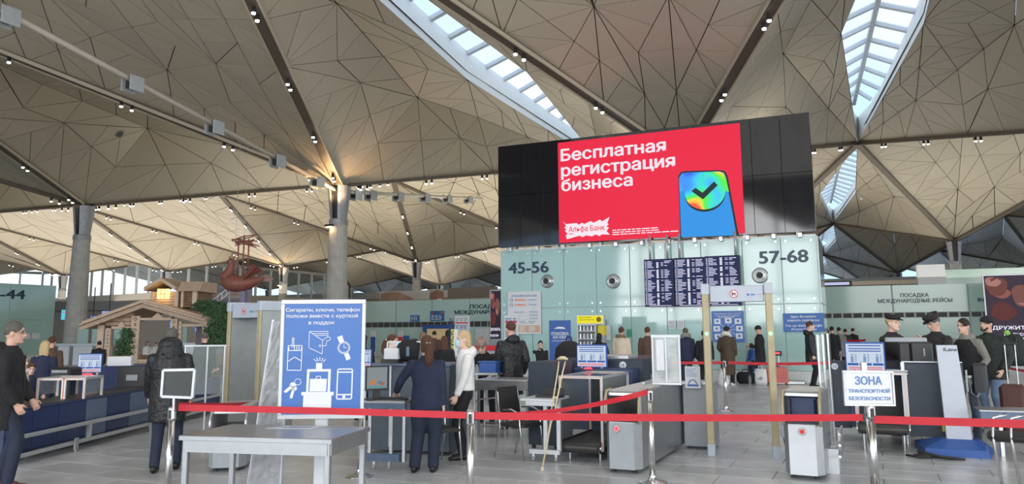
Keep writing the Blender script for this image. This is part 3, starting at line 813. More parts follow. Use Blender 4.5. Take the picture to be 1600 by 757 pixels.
# ---- flight boards hanging below the screen
for k, (l, r, t_, b_) in enumerate(((1008, 1051.5, 404, 480), (1055, 1101.5, 401.5, 479.5), (1104, 1155.5, 398.5, 478.5))):
    A, B = aty(l, b_, BK-.35), aty(r, t_, BK-.35); w, h = B.x-A.x, B.z-A.z
    lab = ('left', 'middle', 'right')[k]+' one of the three dark flight boards hanging on the glass block'
    t = thing('flight_board', lab, 'screen', (A.x, BK-.35, A.z), group='flight boards')
    for q in range(2): MB().bbox(0, w, 0, .1, q*h/2+.003, (q+1)*h/2-.003, .008).build('screen_half', M['black_plastic'], t)
    face = MB().box(.015, w-.015, -.006, -.001, .015, h-.015).build('display', G['fid'], t)
    ra = random.Random(20+k); rows = 30; dz = (h-.12)/rows; tw, bw_, hd = MB(), MB(), MB()
    for q in range(rows):
        z = .06+q*dz
        if q in (8, 17, 24): bw_.box(.05, .13, -.012, -.007, z+.01, z+dz*.7); continue
        x = .04
        for wd, gap in ((.05, .03), (ra.uniform(.12, .30), 0), (0, 0)):
            if wd: tw.box(x, x+wd, -.012, -.007, z+dz*.2, z+dz*.72); x += wd+gap
        if ra.random() < .9: hd.box(w*.43, w*.50, -.012, -.007, z+dz*.12, z+dz*.85)
        if ra.random() < .6: tw.box(w*.58, w*.66, -.012, -.007, z+dz*.25, z+dz*.7)
        if ra.random() < .85: tw.box(w*.70, w*(.78+ra.random()*.17), -.012, -.007, z+dz*.2, z+dz*.72)
    tw.box(w*.15, w*.9, -.012, -.007, .025, .045)
    tw.build('flight_lines', G['fidt'], face, kind='stuff'); bw_.build('time_marks', G['fidb'], face, kind='stuff'); hd.build('gate_marks', G['fidw'], face, kind='stuff')
    for px in ((1015, 1042), (1061,), (1149,))[k]:
        x = aty(px, 390, BK-.35).x-A.x
        MB().cyl((x, .05, h-.02), (x, .05, 4.93-A.z+.12), .045, seg=10).build('hanger', M['alu'], t, smooth=True)

# ---- posters and things on the front of the block
def yb(name, label, cat, pl, pt, pr, pb, Y, material, th=.03, group=None): return board_y(name, label, cat, pl, pt, pr, pb, Y, material, th, group)
def btext(t, body, x, z, width, height, material, y, bold=.01, name='lettering'):
    mb = text_mb(body, width=width, height=height, bold=bold, x=x, z=z); return link(name, mb.mesh('t'), material, t, (0, y, 0))
t, w, h = yb('price_poster', 'large white baggage wrapping price list on the left of the glass block', 'poster', 795, 455, 846, 522.5, BK-.05, M['paper'])
btext(t, 'УПАКОВКА БАГАЖА', w/2, h*.87, w*.78, h*.045, M['print_blue'], -.035)
for k, (z, lab, pr) in enumerate(((.77, 'ЧЕМОДАН', '1 500 рублей'), (.655, 'СУМКА', '1 700 рублей'))):
    MB().box(w*.20, w*.56, -.035, -.03, h*z-.01, h*(z+.055)).build('price_tab', mat('peach', (.78, .60, .50), .7), t)
    MB().box(w*.20, w*.92, -.033, -.03, h*z-.02, h*(z+.055)+.01).build('price_frame', mat('print_pale', (.62, .66, .75), .7), t)
    MB().box(w*.58, w*.91, -.035, -.03, h*z-.01, h*(z+.055)).build('price_field', M['white'], t)
    btext(t, lab, w*.38, h*(z+.012), w*.3, h*.03, M['print_red'], -.04); btext(t, pr, w*.74, h*(z+.012), w*.26, h*.03, M['print_blue'], -.04)
    MB().box(w*.07, w*.15, -.035, -.03, h*z-.02, h*(z+.06)).build('bag_icon', M['print_blue'], t)
    MB().box(w*.085, w*.135, -.037, -.03, h*z-.005, h*(z+.045)).build('bag_icon_face', M['white'], t)
for z, lab, pr in ((.505, 'Ручная кладь', '200 рублей'), (.43, '', '2100 рублей'), (.355, '', '300 рублей')):
    if lab: btext(t, lab, w*.34, h*z, w*.28, h*.022, M['print_blue'], -.035)
    btext(t, pr, w*.78, h*z, w*.25, h*.026, M['print_blue'], -.035); MB().box(w*.2, w*.92, -.034, -.03, h*z-.03, h*z-.024).build('rule', M['print_grey'], t)
MB().box(w*.03, w*.97, -.035, -.03, h*.04, h*.20).build('footer_block', mat('footer_tan', (.62, .42, .30), .7), t); lines(t, w*.1, w*.9, h*.06, h*.18, 4, M['white'], -.04, 9)
lines(t, w*.1, w*.9, h*.24, h*.31, 3, M['print_grey'], -.035, 8)
t, w, h = yb('notice', 'white notice sheet overlapping the lower left of the wrapping price list', 'notice', 789, 493, 811, 531, BK-.1, M['paper'])
lines(t, w*.1, w*.9, h*.1, h*.9, 9, M['print_blue'], -.035, 4); MB().box(w*.1, w*.9, -.036, -.03, h*.68, h*.76).build('red_bar', M['print_red'], t)
for k, px in enumerate((1046, 1059)):
    t, w, h = yb('notice', ('small white notice sheet, left of the two on the glass block', 'small white notice with a dark square, right of the two on the glass block')[k], 'notice', px, 501, px+10.3, 514.5, BK-.05, M['paper'])
    lines(t, w*.12, w*.88, h*.1, h*.9, 6, M['print_grey'], -.035, 5+k, .6)
t, w, h = yb('notice', 'small green sign on the glass block behind the beige parka', 'sign', 981, 515, 987, 527, BK-.05, mat('sign_green', (.05, .28, .16), .5))
t, w, h = yb('luggage_rules_poster', 'blue poster with white luggage pictograms behind the white-hooded person', 'poster', 1114, 486, 1162, 534.5, BK-.05, M['poster_blue'])
btext(t, 'Необходимое взять в багаж', w/2, h*.90, w*.85, h*.035, M['white'], -.035); btext(t, 'Items to get into baggage', w/2, h*.84, w*.75, h*.035, M['white'], -.035); lines(t, w*.2, w*.8, h*.78, h*.82, 1, M['white'], -.035, 2)
for q, (x, z) in enumerate(((.08, .58), (.42, .60), (.72, .58), (.05, .34), (.76, .34), (.08, .08), (.74, .10))):
    o = MB().box(w*x, w*(x+.2), -.035, -.03, h*z, h*(z+.17)).build('pictogram_tile', M['white'], t)
    MB().cyl((w*(x+.1), -.036, h*(z+.09)), (w*(x+.1), -.04, h*(z+.09)), h*.045, seg=6+q).build('pictogram', M['print_blue'], o)
    MB().beam((w*.5, -.034, h*.4), (w*(x+.1), -.034, h*(z+.05)), .012, .004, (0, 1, 0)).build('pointer_line', M['white'], t)
t, w, h = yb('baggage_weighing_sign', 'wide blue sign about weighing baggage, upper right of the glass block wall', 'sign', 1225, 489.5, 1287, 519, BK-.05, M['sign_blue'])
for k, (s_, z, wd) in enumerate((('Здесь Вы можете', .76, .62), ('взвесить свой багаж', .56, .78), ('You can check the weight', .28, .9), ('of your baggage', .09, .62))): btext(t, s_, w/2, h*z, w*wd, h*.12, M['white'], -.035, .02)
MB().box(xs[-1]-.02, xs[-1]+.05, -.0, 0, 0, .1)
# rollup banner
f = Fr(876, 24.0, 0); t = f.thing('rollup_banner', 'narrow dark blue roll-up banner about baggage wrapping', 'banner')
a = f.X(859); b = f.X(893); z1 = f.Z(501, 876)
MB().bbox(a, b, 0, .02, .1, z1, .004).build('banner_sheet', M['royal'], t); MB().bbox(a-.02, b+.02, -.1, .12, 0, .1, .02).build('base', M['alu'], t); MB().cyl(((a+b)/2, .05, .1), ((a+b)/2, .05, z1), .015).build('pole', M['alu'], t)
for s_, py, wd in (('УПАКОВКА', 524, .82), ('БАГАЖА', 529.5, .62)): btext(t, s_, (a+b)/2, f.Z(py, 876), (b-a)*wd, .085, M['white'], -.004, .02)
btext(t, 'LUGGAGE WRAPPING', (a+b)/2, f.Z(534, 876), (b-a)*.75, .04, M['white'], -.004); MB().add([((a+b)/2-.2, -.004, f.Z(514, 876)), ((a+b)/2+.2, -.004, f.Z(514.5, 876)), ((a+b)/2+.12, -.004, f.Z(511.5, 876)), ((a+b)/2-.05, -.004, f.Z(511, 876))], [(0, 1, 2, 3)]).build('suitcase_mark', M['white'], t)
# vending machine
f = Fr(918, 26.3, 0); t = f.thing('vending_machine', 'phone accessory vending machine with a glowing yellow header', 'vending machine')
a, b = f.X(903), f.X(933); z1 = f.Z(509, 918)
mb = MB(); mb.bbox(a, b, .0, .75, 0, 1.15, .01); mb.build('cabinet', M['alu'], t)
MB().box(a, a+.03, 0, .7, 1.15, z1).build('side_panel', M['alu'], t); MB().box(b-.03, b, 0, .7, 1.15, z1).build('side_panel', M['alu'], t); MB().box(a, b, 0, .7, z1, z1+.05).build('roof_panel', M['alu'], t); MB().box(a, b, .6, .7, 1.15, z1).build('back_panel', M['grey_plastic'], t)
shn = 0
for z in (1.17, 1.43, 1.69):
    s_ = MB().box(a+.03, b-.03, .03, .6, z-.02, z).build('shelf', M['white'], t)
    for q in range(5):
        x = a+.08+q*(b-a-.16)/4; g_ = tag(MB().cyl((x+f.o.x, f.o.y+.12, z+.0), (x+f.o.x, f.o.y+.12, z+.17), .04, .03, 8).build('packet', M['white' if q % 3 else 'steel']), 'small white packet on a shelf of the vending machine', 'packet', 'packets in the vending machine')
MB().add([(a+.03, .01, 1.15), (b-.03, .01, 1.15), (b-.03, .01, z1), (a+.03, .01, z1)], [(0, 1, 2, 3)]).build('glass_door', M['clear_glass'], t)
a2, b2 = f.X(903), f.X(946); zb, zt = f.Z(507, 924), f.Z(492.5, 924)
MB().bbox(a2, b2, -.05, .2, zb, zt, .01).build('header_box', M['alu'], t); MB().box(a2+.03, b2-.03, -.06, -.051, zb+.03, zt-.03).build('header_face', G['yel'], t)
btext(t, 'АКСЕССУАРЫ', (a2+b2)/2-.16, zb+.2, .42, .045, G['yelink'], -.065); btext(t, 'ДЛЯ СМАРТФОНОВ', (a2+b2)/2-.11, zb+.12, .52, .045, G['yelink'], -.065)
MB().lathe([(.085, 0), (.085, .004), (.065, .005), (.065, 0)], seg=20).xf(Matrix.Translation((b2-.16, -.062, (zb+zt)/2)) @ Matrix.Rotation(PI/2, 4, 'X')).build('header_ring', G['yelink'], t)
MB().bbox(f.X(934), f.X(944), .1, .4, 0, 1.55, .01).build('pay_column', M['grey_plastic'], t); MB().bbox(f.X(934), f.X(944), .1, .4, 1.55, f.Z(509, 940), .01).build('pay_panel', M['yellow'], t)
t, w, h = yb('wall_cabinet', 'narrow pale cabinet on the block wall beside the vending machine', 'cabinet', 946, 509, 955, 532, BK-.06, M['plinth'], .12)
MB().cyl((w*.3, -.05, h), (w*.3, -.05, h+.22), .02).build('aerial', M['black_plastic'], t)
# information stand, scale
f = Fr(1227, 26.4, 0); t = f.thing('information_stand', 'white A-size notice on a thin stand at the right end of the glass block', 'sign')
MB().bbox(f.X(1216), f.X(1238.5), -.02, 0, f.Z(538.5, 1227), f.Z(523, 1227), .006).build('board', M['white'], t); MB().cyl((0, 0, 0), (0, 0, f.Z(538, 1227)), .025).build('pole', M['alu'], t); MB().lathe([(.2, 0), (.2, .02), (.03, .04)]).build('base', M['alu'], t)
lines(t, f.X(1219), f.X(1236), f.Z(537, 1227), f.Z(526, 1227), 6, M['print_grey'], -.025, 3, .3, segs=1)
MB().cyl((f.X(1219.5), -.022, f.Z(527.5, 1227)), (f.X(1219.5), -.03, f.Z(527.5, 1227)), .035).build('round_mark', M['sign_blue'], t)
f = Fr(1218, 25.2, 0); t = f.thing('baggage_scale', 'floor baggage scale with a small display on a pole behind the pink suitcase', 'scale')
MB().bbox(-.1, .75, -.2, .5, .02, .12, .02).build('platform', M['steel'], t); MB().cyl((0, 0, .1), (0, 0, f.Z(556, 1218)), .03).build('pole', M['steel'], t)
MB().bbox(f.X(1211), f.X(1224), -.06, .06, f.Z(556.5, 1218), f.Z(549, 1218), .015).build('display_head', M['black_plastic'], t); MB().box(f.X(1214), f.X(1221), -.066, -.061, f.Z(553.5, 1218), f.Z(551, 1218)).build('readout', G['redled'], t)
# luggage on the floor
f = Fr(1214, 24.9, R(4)); t = f.thing('suitcase', 'coral pink ribbed hard suitcase standing behind the right gate post', 'suitcase')
a, b, z1 = f.X(1197), f.X(1232), f.Z(574, 1214)
MB().bbox(a, b, 0, .32, .06, z1, .06).build('shell', M['suitcase_pink'], t)
for k in range(7): z = .14+k*(z1-.25)/6; MB().bbox(a+.03, b-.03, -.015, 0, z, z+.025, .005).build('rib', M['suitcase_pink'], t)
for x in (a+.08, b-.08): MB().cyl((x-.02, .05, .03), (x+.02, .05, .03), .03).build('wheel', M['rubber'], t)
MB().bbox(-.12, .12, .1, .16, z1, z1+.03, .01).build('handle', M['black_plastic'], t)
f = Fr(1188, 24.8, R(-8)); t = f.thing('carrier_bag', 'white plastic carrier bag with dark print standing left of the pink suitcase', 'bag')
a, b, z1 = f.X(1179), f.X(1197), f.Z(577, 1188)
mb = MB(); mb.loft([(0, .1, 0), (0, .1, .1), (0, .1, z1*.6), (0, .1, z1)], [(.17, .08), (.20, .10), (.19, .08), (.17, .02)], 14, (1, 0, 0)); mb.build('sack', M['bag_white'], t, smooth=True)
MB().loft([(-.06, .1, z1-.01), (-.05, .1, z1+.08), (.05, .1, z1+.08), (.06, .1, z1-.01)], .012, 6).build('handle', M['bag_white'], t); MB().prism([(-.1, .18), (.02, .26), (.1, .22), (.03, .14)], .005, .015).build('print_patch', M['print_grey'], t)
f = Fr(1166, 25.2, 0); t = f.thing('duffel_bag', 'black duffel bag on the floor left of the white carrier bag', 'bag')
MB().loft([(-.28, 0, .2), (-.2, 0, .2), (.2, 0, .2), (.28, 0, .2)], [(.10, .12), (.17, .19), (.17, .19), (.1, .12)], 14, (0, 1, 0)).build('body', M['black_cloth'], t, smooth=True)
MB().loft([(-.12, 0, .37), (-.08, 0, .46), (.08, 0, .46), (.12, 0, .37)], .014, 6).build('handle', M['black_plastic'], t)
f = Fr(1172, 24.7, 0); t = f.thing('water_bottle', 'clear water bottle standing beside the white carrier bag', 'bottle')
MB().lathe([(.04, 0), (.045, .02), (.045, .24), (.015, .30), (.015, .32)]).build('bottle_body', M['clear_glass'], t, smooth=True); MB().lathe([(.018, .32), (.018, .345)]).build('cap', M['royal'], t)
f = Fr(1130, 24.6, 0); t = f.thing('carrier_bag', 'plain white bag on the floor behind the far belt post', 'bag')
MB().loft([(0, 0, 0), (0, 0, .1), (0, 0, .28), (0, 0, .5)], [(.17, .1), (.20, .12), (.16, .08), (.08, .03)], 14, (1, 0, 0)).build('sack', M['bag_white'], t, smooth=True); MB().loft([(-.05, 0, .48), (0, 0, .6), (.05, 0, .48)], .012, 6).build('handle', M['bag_white'], t)
# advertising pillars left and right of the block
def ad_pillar(l, t_, r, b_, s, words, lab, pieces):
    f = Fr((l+r)/2, s, 0); t = f.thing('advertising_pillar', lab, 'billboard'); a, b = f.X(l), f.X(r); z0, z1 = f.Z(b_, (l+r)/2), f.Z(t_, (l+r)/2)
    MB().bbox(a-.06, b+.06, 0, .15, 0, z1+.06, .01).build('panel_frame', M['alu'], t); MB().box(a, b, -.02, -.001, z0, z1).build('advert_face', mat('advert_dark', (.03, .02, .035), .4, emit=(.03, .02, .035), es=.6), t)
    for pts, c in pieces:
        MB().add([(a+(b-a)*x, -.026-.002*k_, z0+(z1-z0)*z) for k_, (x, z) in enumerate(pts)], [tuple(range(len(pts)))]).build('advert_shape', glow('advert_%s' % c[0], c[1], .9), t)
    for body, x0, x1, z in words: btext(t, body, a+(b-a)*(x0+x1)/2, z0+(z1-z0)*z, (b-a)*(x1-x0), (z1-z0)*.055, G['fidw'], -.06, .02)
def cv(cx, cz, rx, rz_, n=18, w=.12, ph=0): return [(cx+rx*(1+w*math.sin(3*2*PI*k/n+ph))*math.cos(2*PI*k/n), cz+rz_*(1+w*math.cos(2*2*PI*k/n+ph))*math.sin(2*PI*k/n)) for k in range(n)]
fig = [(cv(.22, .82, .20, .17), ('flesh', (.17, .055, .045))), (cv(.16, .90, .15, .08, ph=1), ('flesh_light', (.42, .20, .17))), (cv(.30, .72, .16, .09, ph=2), ('flesh_mid', (.30, .10, .08))), (cv(.70, .66, .22, .2, ph=.5), ('flesh_dark', (.20, .08, .07))), (cv(.66, .60, .12, .08, ph=1.7), ('flesh_light', (.42, .20, .17))), (cv(.30, .42, .24, .14, ph=2.6), ('flesh_deep', (.12, .03, .03)))]
ad_pillar(767, 455, 783, 530, 38, [('ДРУЖИТЬ', 0, 1.0, .17), ('по-русски', 0, .8, .05)], 'tall dark advertising panel with flesh-red artwork left of the glass block', fig)
ad_pillar(1552, 430, 1640, 528, 36, [('ДРУЖИТЬ', .08, .75, .13), ('по-русски', .28, .8, .03)], 'large dark advertising panel with flesh-red artwork at the right edge', fig)
f = Fr(720, 36, 0); t = f.thing('information_poster', 'white poster stand with red and blue print behind the blond woman', 'sign')
a, b = f.X(710), f.X(733); MB().bbox(a, b, 0, .08, 0, f.Z(494, 720), .01).build('board', M['paper'], t); MB().box(a+.06, b-.06, -.006, 0, f.Z(506, 720), f.Z(504, 720)).build('red_bar', M['print_red'], t)
lines(t, a+.06, b-.06, f.Z(515, 720), f.Z(508, 720), 5, M['print_blue'], -.006, 3); lines(t, a+.06, b-.06, f.Z(503, 720), f.Z(497, 720), 3, M['print_grey'], -.006, 4)
f = Fr(705, 20, 0); t = f.thing('yellow_column_sign', 'narrow yellow and white vertical sign left of the blond woman', 'sign')
a = f.X(704); MB().bbox(a, f.X(709), 0, .05, 0, f.Z(515, 705), .006).build('board', M['yellow'], t); MB().bbox(f.X(709), f.X(714), 0, .05, 0, f.Z(515, 705), .006).build('white_board', M['white'], t)
mb = text_mb('НЕ РИСКУЙ!', height=.13, bold=.02, align='L').xf(Matrix.Translation((f.X(708.5), -.006, .95)) @ Matrix.Rotation(-PI/2, 4, 'Y')); link('lettering', mb.mesh('t'), M['number_ink'], t)

# left green block "33-44"
f = Fr(60, 50, YAW+R(50)) if False else None
pa, pb = atz(-260, 430, 4.8), atz(88, 447, 4.8)
d = (pa-pb); rz = math.atan2(-d.y, -d.x)
fb = Fr(0, 0, rz, loc=(pb.x, pb.y, 0)); lb = struct('wall_side', (pb.x, pb.y, 0), rz); Lb = Vector((d.x, d.y)).length
k = 0
while k*3.0 < Lb:
    for z0, z1 in ((.3, 2.5), (2.54, 4.78)): MB().bbox(-(k+1)*3.0+.02, -k*3.0-.02, -.04, 0, z0, z1, .006).build('glass_panel', M['green_glass'], lb)
    k += 1
MB().box(-Lb-2, .02, .02, 4, 0, 4.8).build('wall_core', M['plinth'], lb, kind='structure')
x1 = fb.X(38, 0, 462); x0 = fb.X(-32, 0, 460)
mb = text_mb('33-44', width=x1-x0, height=fb.Z(453, 20)-fb.Z(467, 20), bold=.03, x=(x0+x1)/2, z=fb.Z(467, 10)); link('number_lettering', mb.mesh('t'), M['number_ink'], lb, (0, -.05, 0))
# ================================================================== barrier posts and belts
def post(px, s, lab, ztop=1.0, base=True, r=.036, cap='chrome'):
    f = Fr(px, s, YAW); t = f.thing('barrier_post', lab, 'post', group='chrome barrier posts')
    MB().cyl((0, 0, .03), (0, 0, ztop-.12), r, seg=18).build('pole', M['chrome'], t, smooth=True)
    MB().lathe([(r*1.12, ztop-.13), (r*1.2, ztop-.12), (r*1.2, ztop-.012), (r*1.05, ztop)], seg=20).build('belt_head', M[cap], t)
    MB().box(-r*.4, r*.4, -r*1.3, -r*1.1, ztop-.12, ztop-.03).build('belt_slot', M['black_plastic'], t)
    if base: MB().lathe([(.17, 0), (.175, .008), (.165, .018), (.06, .045), (r*1.1, .07), (r, .09)], seg=28).build('base', M['chrome'], t)
    return f
def belt(p, q, sag, lab, w=.055, twist=0.0):
    p, q = Vector(p), Vector(q); n = 14; t = thing('barrier_belt', lab, 'belt', (p.x, p.y, p.z), group='red barrier belts')
    vs = []
    d = (q-p); hd = Vector((d.y, -d.x, 0)).normalized()
    for k in range(n+1):
        u = k/n; c = d*u; c.z -= sag*4*u*(1-u); a = twist*math.sin(PI*u)
        up = Vector((0, 0, math.cos(a)))+hd*math.sin(a)
        vs += [c-up*w/2-hd*.002, c+up*w/2-hd*.002, c+up*w/2+hd*.002, c-up*w/2+hd*.002]
    fs = [(0, 3, 2, 1), (4*n, 4*n+1, 4*n+2, 4*n+3)]
    for k in range(n):
        for e in range(4): fs.append((4*k+e, 4*k+(e+1) % 4, 4*k+4+(e+1) % 4, 4*k+4+e))
    MB().add(vs, fs).build('webbing', M['belt_red'], t)
    for c in (Vector((0, 0, 0)), d): MB().box(c.x-.012, c.x+.012, c.y-.012, c.y+.012, c.z-w*.6, c.z+w*.6).build('clip', M['black_plastic'], t)
P1 = post(271, 8.3, 'chrome barrier post at the left corner of the steel table', 1.0)
P2 = post(735, 7.9, 'chrome barrier post with a black head standing alone in the centre foreground', .985, cap='chrome')
P3 = post(1015, 9.4, 'chrome barrier post with a round base beside the central stainless pedestal', 1.06)
P4 = post(1356, 8.75, 'chrome barrier post carrying the white zone sign', .93, r=.048)
P5 = post(1133, 17.3, 'thin chrome barrier post far back between the gate posts', 1.06, r=.034)
P6 = post(565, 9.9, 'chrome barrier post right behind the blue poster stand', .95, r=.034)
def B(px, py, s): return ats(px, py, s)
belt(B(277, 637.5, 8.27), B(731, 649.5, 7.9), -.005, 'red belt running behind the blue poster to the centre post', .066)
belt(B(739, 650, 7.9), B(1350, 653, 8.72), .012, 'long red belt from the centre post to the zone sign post', .072)
belt(B(1362, 656, 8.72), B(1660, 665, 7.9), .0, 'red belt running from the zone sign post out of the right edge', .082)
belt(B(276, 634, 8.3), B(408, 630, 12.0), .02, 'short red belt going back from the left post to the wrapped frame', .066)
belt(B(1012, 613, 9.4), B(742, 652, 8.0), .06, 'twisted red belt slanting down from the round-based post to the centre post', .06, .9)
belt(B(1135, 567, 17.3), B(985, 565, 17.6), .02, 'far red belt behind the plexiglass screen, left of the far post', .06)
belt(B(1137, 567, 17.3), B(1300, 567, 17.2), .03, 'far red belt crossing behind the right gate post', .06)
belt(B(1600, 580, 22), B(1560, 571, 24), .02, 'short far red belt at the right edge behind the beanie man', .07)
belt(B(1318, 533, 34), B(1352, 532, 33), .02, 'tiny far red belt left of the policeman', .09)

# ================================================================== steel table, its paper, the poster stand
a, b, c = atz(279, 681, .76), atz(518, 687, .76), atz(598, 668, .76)
rz = math.atan2((b-a).y, (b-a).x); L = (b-a).length; n_ = Vector((-math.sin(rz), math.cos(rz), 0)); Wd = (c-b).dot(n_)
f = Fr(0, 0, rz, loc=(a.x, a.y, 0)); t = f.thing('steel_table', 'grey stainless steel inspection table in the left foreground', 'table')
MB().bbox(0, L, 0, Wd, .715, .76, .006).build('table_top', M['brushed'], t)
for nm, x0, x1, y0, y1 in (('apron', .05, L-.05, .02, .045), ('apron', .05, L-.05, Wd-.045, Wd-.02), ('apron', .02, .045, .05, Wd-.05), ('apron', L-.045, L-.02, .05, Wd-.05)): MB().bbox(x0, x1, y0, y1, .60, .714, .004).build(nm, M['brushed'], t)
for x in (.03, L-.085):
    for y in (.03, Wd-.085): MB().bbox(x, x+.055, y, y+.055, 0, .714, .005).build('leg', M['brushed'], t)
MB().box(.085, L-.085, .08, Wd-.08, .10, .115).build('under_rail', M['brushed'], t) if False else None
o = thing('paper_sheet', 'laminated paper sheet lying on the steel table', 'paper', atz(455, 668.5, .762), rz)
MB().add([(-.22, -.13, .002), (.28, -.10, .002), (.33, .14, .002), (-.10, .13, .002), (-.22, -.13, 0), (.28, -.10, 0), (.33, .14, 0), (-.10, .13, 0)], [(0, 1, 2, 3), (7, 6, 5, 4), (0, 4, 5, 1), (1, 5, 6, 2), (2, 6, 7, 3), (3, 7, 4, 0)]).build('sheet', M['paper'], o)
MB().add([(-.1, -.05, .004), (.2, -.04, .004), (.24, .07, .004), (-.03, .06, .004)], [(0, 1, 2, 3)]).build('print', mat('print_mauve', (.40, .38, .52), .6), o)

f = Fr(503, 8.75, YAW+R(2)); t = f.thing('poster_stand', 'tall blue poster on a white stand showing things to put in the tray', 'sign')
xa, xb = f.X(437), f.X(568); za, zb = f.Z(653, 503), f.Z(470, 503); w, h = xb-xa, zb-za
MB().bbox(xa, xb, 0, .02, za, zb, .004).build('backing', M['white'], t)
for x0, x1, z0, z1 in ((xa-.01, xb+.01, zb-.035, zb+.01), (xa-.01, xb+.01, za-.01, za+.035), (xa-.01, xa+.03, za+.035, zb-.035), (xb-.03, xb+.01, za+.035, zb-.035)): MB().bbox(x0, x1, -.02, -.001, z0, z1, .006).build('frame_rail', M['white_steel'], t)
MB().box(xa+.03, xb-.03, -.008, -.001, za+.035, zb-.035).build('poster', M['poster_blue'], t)
xp = f.X(503); MB().bbox(xp-.07, xp+.07, .022, .07, .03, za+.3, .008).build('stand_post', M['white_steel'], t); MB().bbox(xp-.30, xp+.30, -.2, .25, 0, .03, .008).build('foot_plate', M['white_steel'], t)
def U(x, y): return (xa+w*(x-40)/457.0, za+h*(1-(y-37)/652.0))        # crop pixels of the poster -> plane
for s_, x0, x1, y in (('Сигареты, ключи, телефон', 62, 468, 103), ('положи вместе с курткой', 67, 459, 137), ('в поддон', 189, 328, 175)):
    p, q = U(x0, y), U(x1, y-2); mb = text_mb(s_, width=q[0]-p[0], height=h*.030, bold=.018, x=(p[0]+q[0])/2, z=(p[1]+q[1])/2+.004); link('lettering', mb.mesh('t'), M['white'], t, (0, -.010, 0))
def stroke(name, segs, wd=.0085, closed=True):
    mb = MB()
    for seg, cl in segs:
        pts = [U(*p) for p in seg]+([U(*seg[0])] if cl else [])
        for p, q in zip(pts[:-1], pts[1:]): mb.beam((p[0], -.012, p[1]), (q[0], -.012, q[1]), wd, .003, (0, 1, 0))
    o = mb.build(name, M['white'], t); o['kind'] = 'stuff'; return o
def circ(x, y, r, n=20): return [(x+r*math.cos(2*PI*k/n), y+r*math.sin(2*PI*k/n)) for k in range(n)]
def fill(name, polys):
    for pl in polys: MB().add([(U(*p)[0], -.012, U(*p)[1]) for p in pl], [tuple(range(len(pl)))]).build(name, M['white'], t)
stroke('cigarette_icon', [([(81, 290), (157, 290), (155, 428), (80, 427)], True), ([(84, 378), (118, 354), (155, 376)], False), ([(101, 300), (103, 247), (111, 247), (111, 300)], False), ([(84, 298), (86, 318), (152, 318), (154, 298)], False), ([(116, 294), (116, 316)], False), ([(128, 294), (128, 316)], False), ([(140, 294), (140, 316)], False)])
stroke('wallet_icon', [([(194, 212), (296, 212), (296, 240), (268, 262), (268, 338), (194, 303)], True), ([(196, 214), (268, 262)], False), ([(216, 224), (292, 224)], False), ([(232, 234), (292, 234)], False), ([(296, 244), (308, 244), (312, 254), (306, 263), (290, 263)], False), ([(268, 292), (288, 292), (292, 262)], False), (circ(255, 292, 5, 8), True)], .006)
stroke('watch_icon', [(circ(386, 304, 33), True), (circ(386, 304, 27), True), ([(386, 286), (386, 304), (403, 304)], False)], .006)
fill('watch_strap', [[(347, 245), (375, 234), (386, 268), (362, 279)], [(388, 340), (412, 332), (425, 365), (402, 376)]])
stroke('keys_icon', [(circ(140, 492, 17), True)], .006)
fill('keys_icon', [circ(113, 510, 17, 16), [(104, 508), (120, 520), (78, 552), (64, 546), (72, 536)], circ(122, 528, 14, 14), [(112, 530), (126, 530), (112, 584), (98, 580), (102, 560)]])
stroke('phone_icon', [([(356, 427), (362, 423), (430, 423), (436, 427), (434, 584), (428, 588), (358, 588), (353, 584)], True), ([(358, 440), (434, 440)], False), ([(356, 564), (432, 564)], False)], .014)
fill('phone_button', [circ(392, 576, 9, 14)])
fill('scanner_icon', [[(188, 422), (318, 422), (318, 436), (188, 436)], [(188, 436), (202, 436), (199, 548), (186, 548)], [(304, 436), (318, 436), (316, 548), (302, 548)], [(161, 548), (337, 548), (336, 568), (161, 566)], [(172, 566), (325, 568), (323, 667), (170, 665)], [(206, 476), (298, 476), (295, 546), (204, 546)], [(236, 388), (270, 388), (270, 422), (236, 422)]])
stroke('scanner_rays', [([(222, 366), (240, 380)], False), ([(238, 358), (248, 378)], False), ([(256, 354), (256, 376)], False), ([(274, 360), (264, 378)], False), ([(288, 368), (272, 382)], False), ([(238, 476), (240, 462), (262, 462), (264, 476)], False)], .008)

# film-wrapped leaning frame behind the poster
f = Fr(425, 9.3, YAW); t = f.thing('wrapped_frame', 'narrow sign frame wrapped in crinkled plastic film, left of the blue poster', 'frame')
xl0, xl1, zt = f.X(424), f.X(446), f.Z(500, 430); xb0, xb1 = f.X(394), f.X(443)
for x0, x1 in ((xb0, xl0), (xb1, xl1+.02)): MB().beam((x0, 0, 0), (x1, 0, zt), .035, .03).build('rail', M['white_steel'], t)
for u in (.02, .55, .97): MB().beam((xb0+(xl0-xb0)*u, 0, zt*u+.02), (xb1+(xl1+.02-xb1)*u, 0, zt*u+.02), .03, .03).build('cross_rail', M['white_steel'], t)
mb = MB(); vs = []; rr_ = random.Random(3)
for k in range(25):
    u = k/24
    for q in range(9):
        v = q/8; x = (xb0+(xl0-xb0)*u)*(1-v)+(xb1+(xl1+.02-xb1)*u)*v; vs.append((x, -.03+rr_.uniform(-.018, .012), .03+(zt-.05)*u))
mb.add(vs, [(k*9+q, k*9+q+1, k*9+q+10, k*9+q+9) for k in range(24) for q in range(8)]); mb.build('plastic_film', M['film'], t)
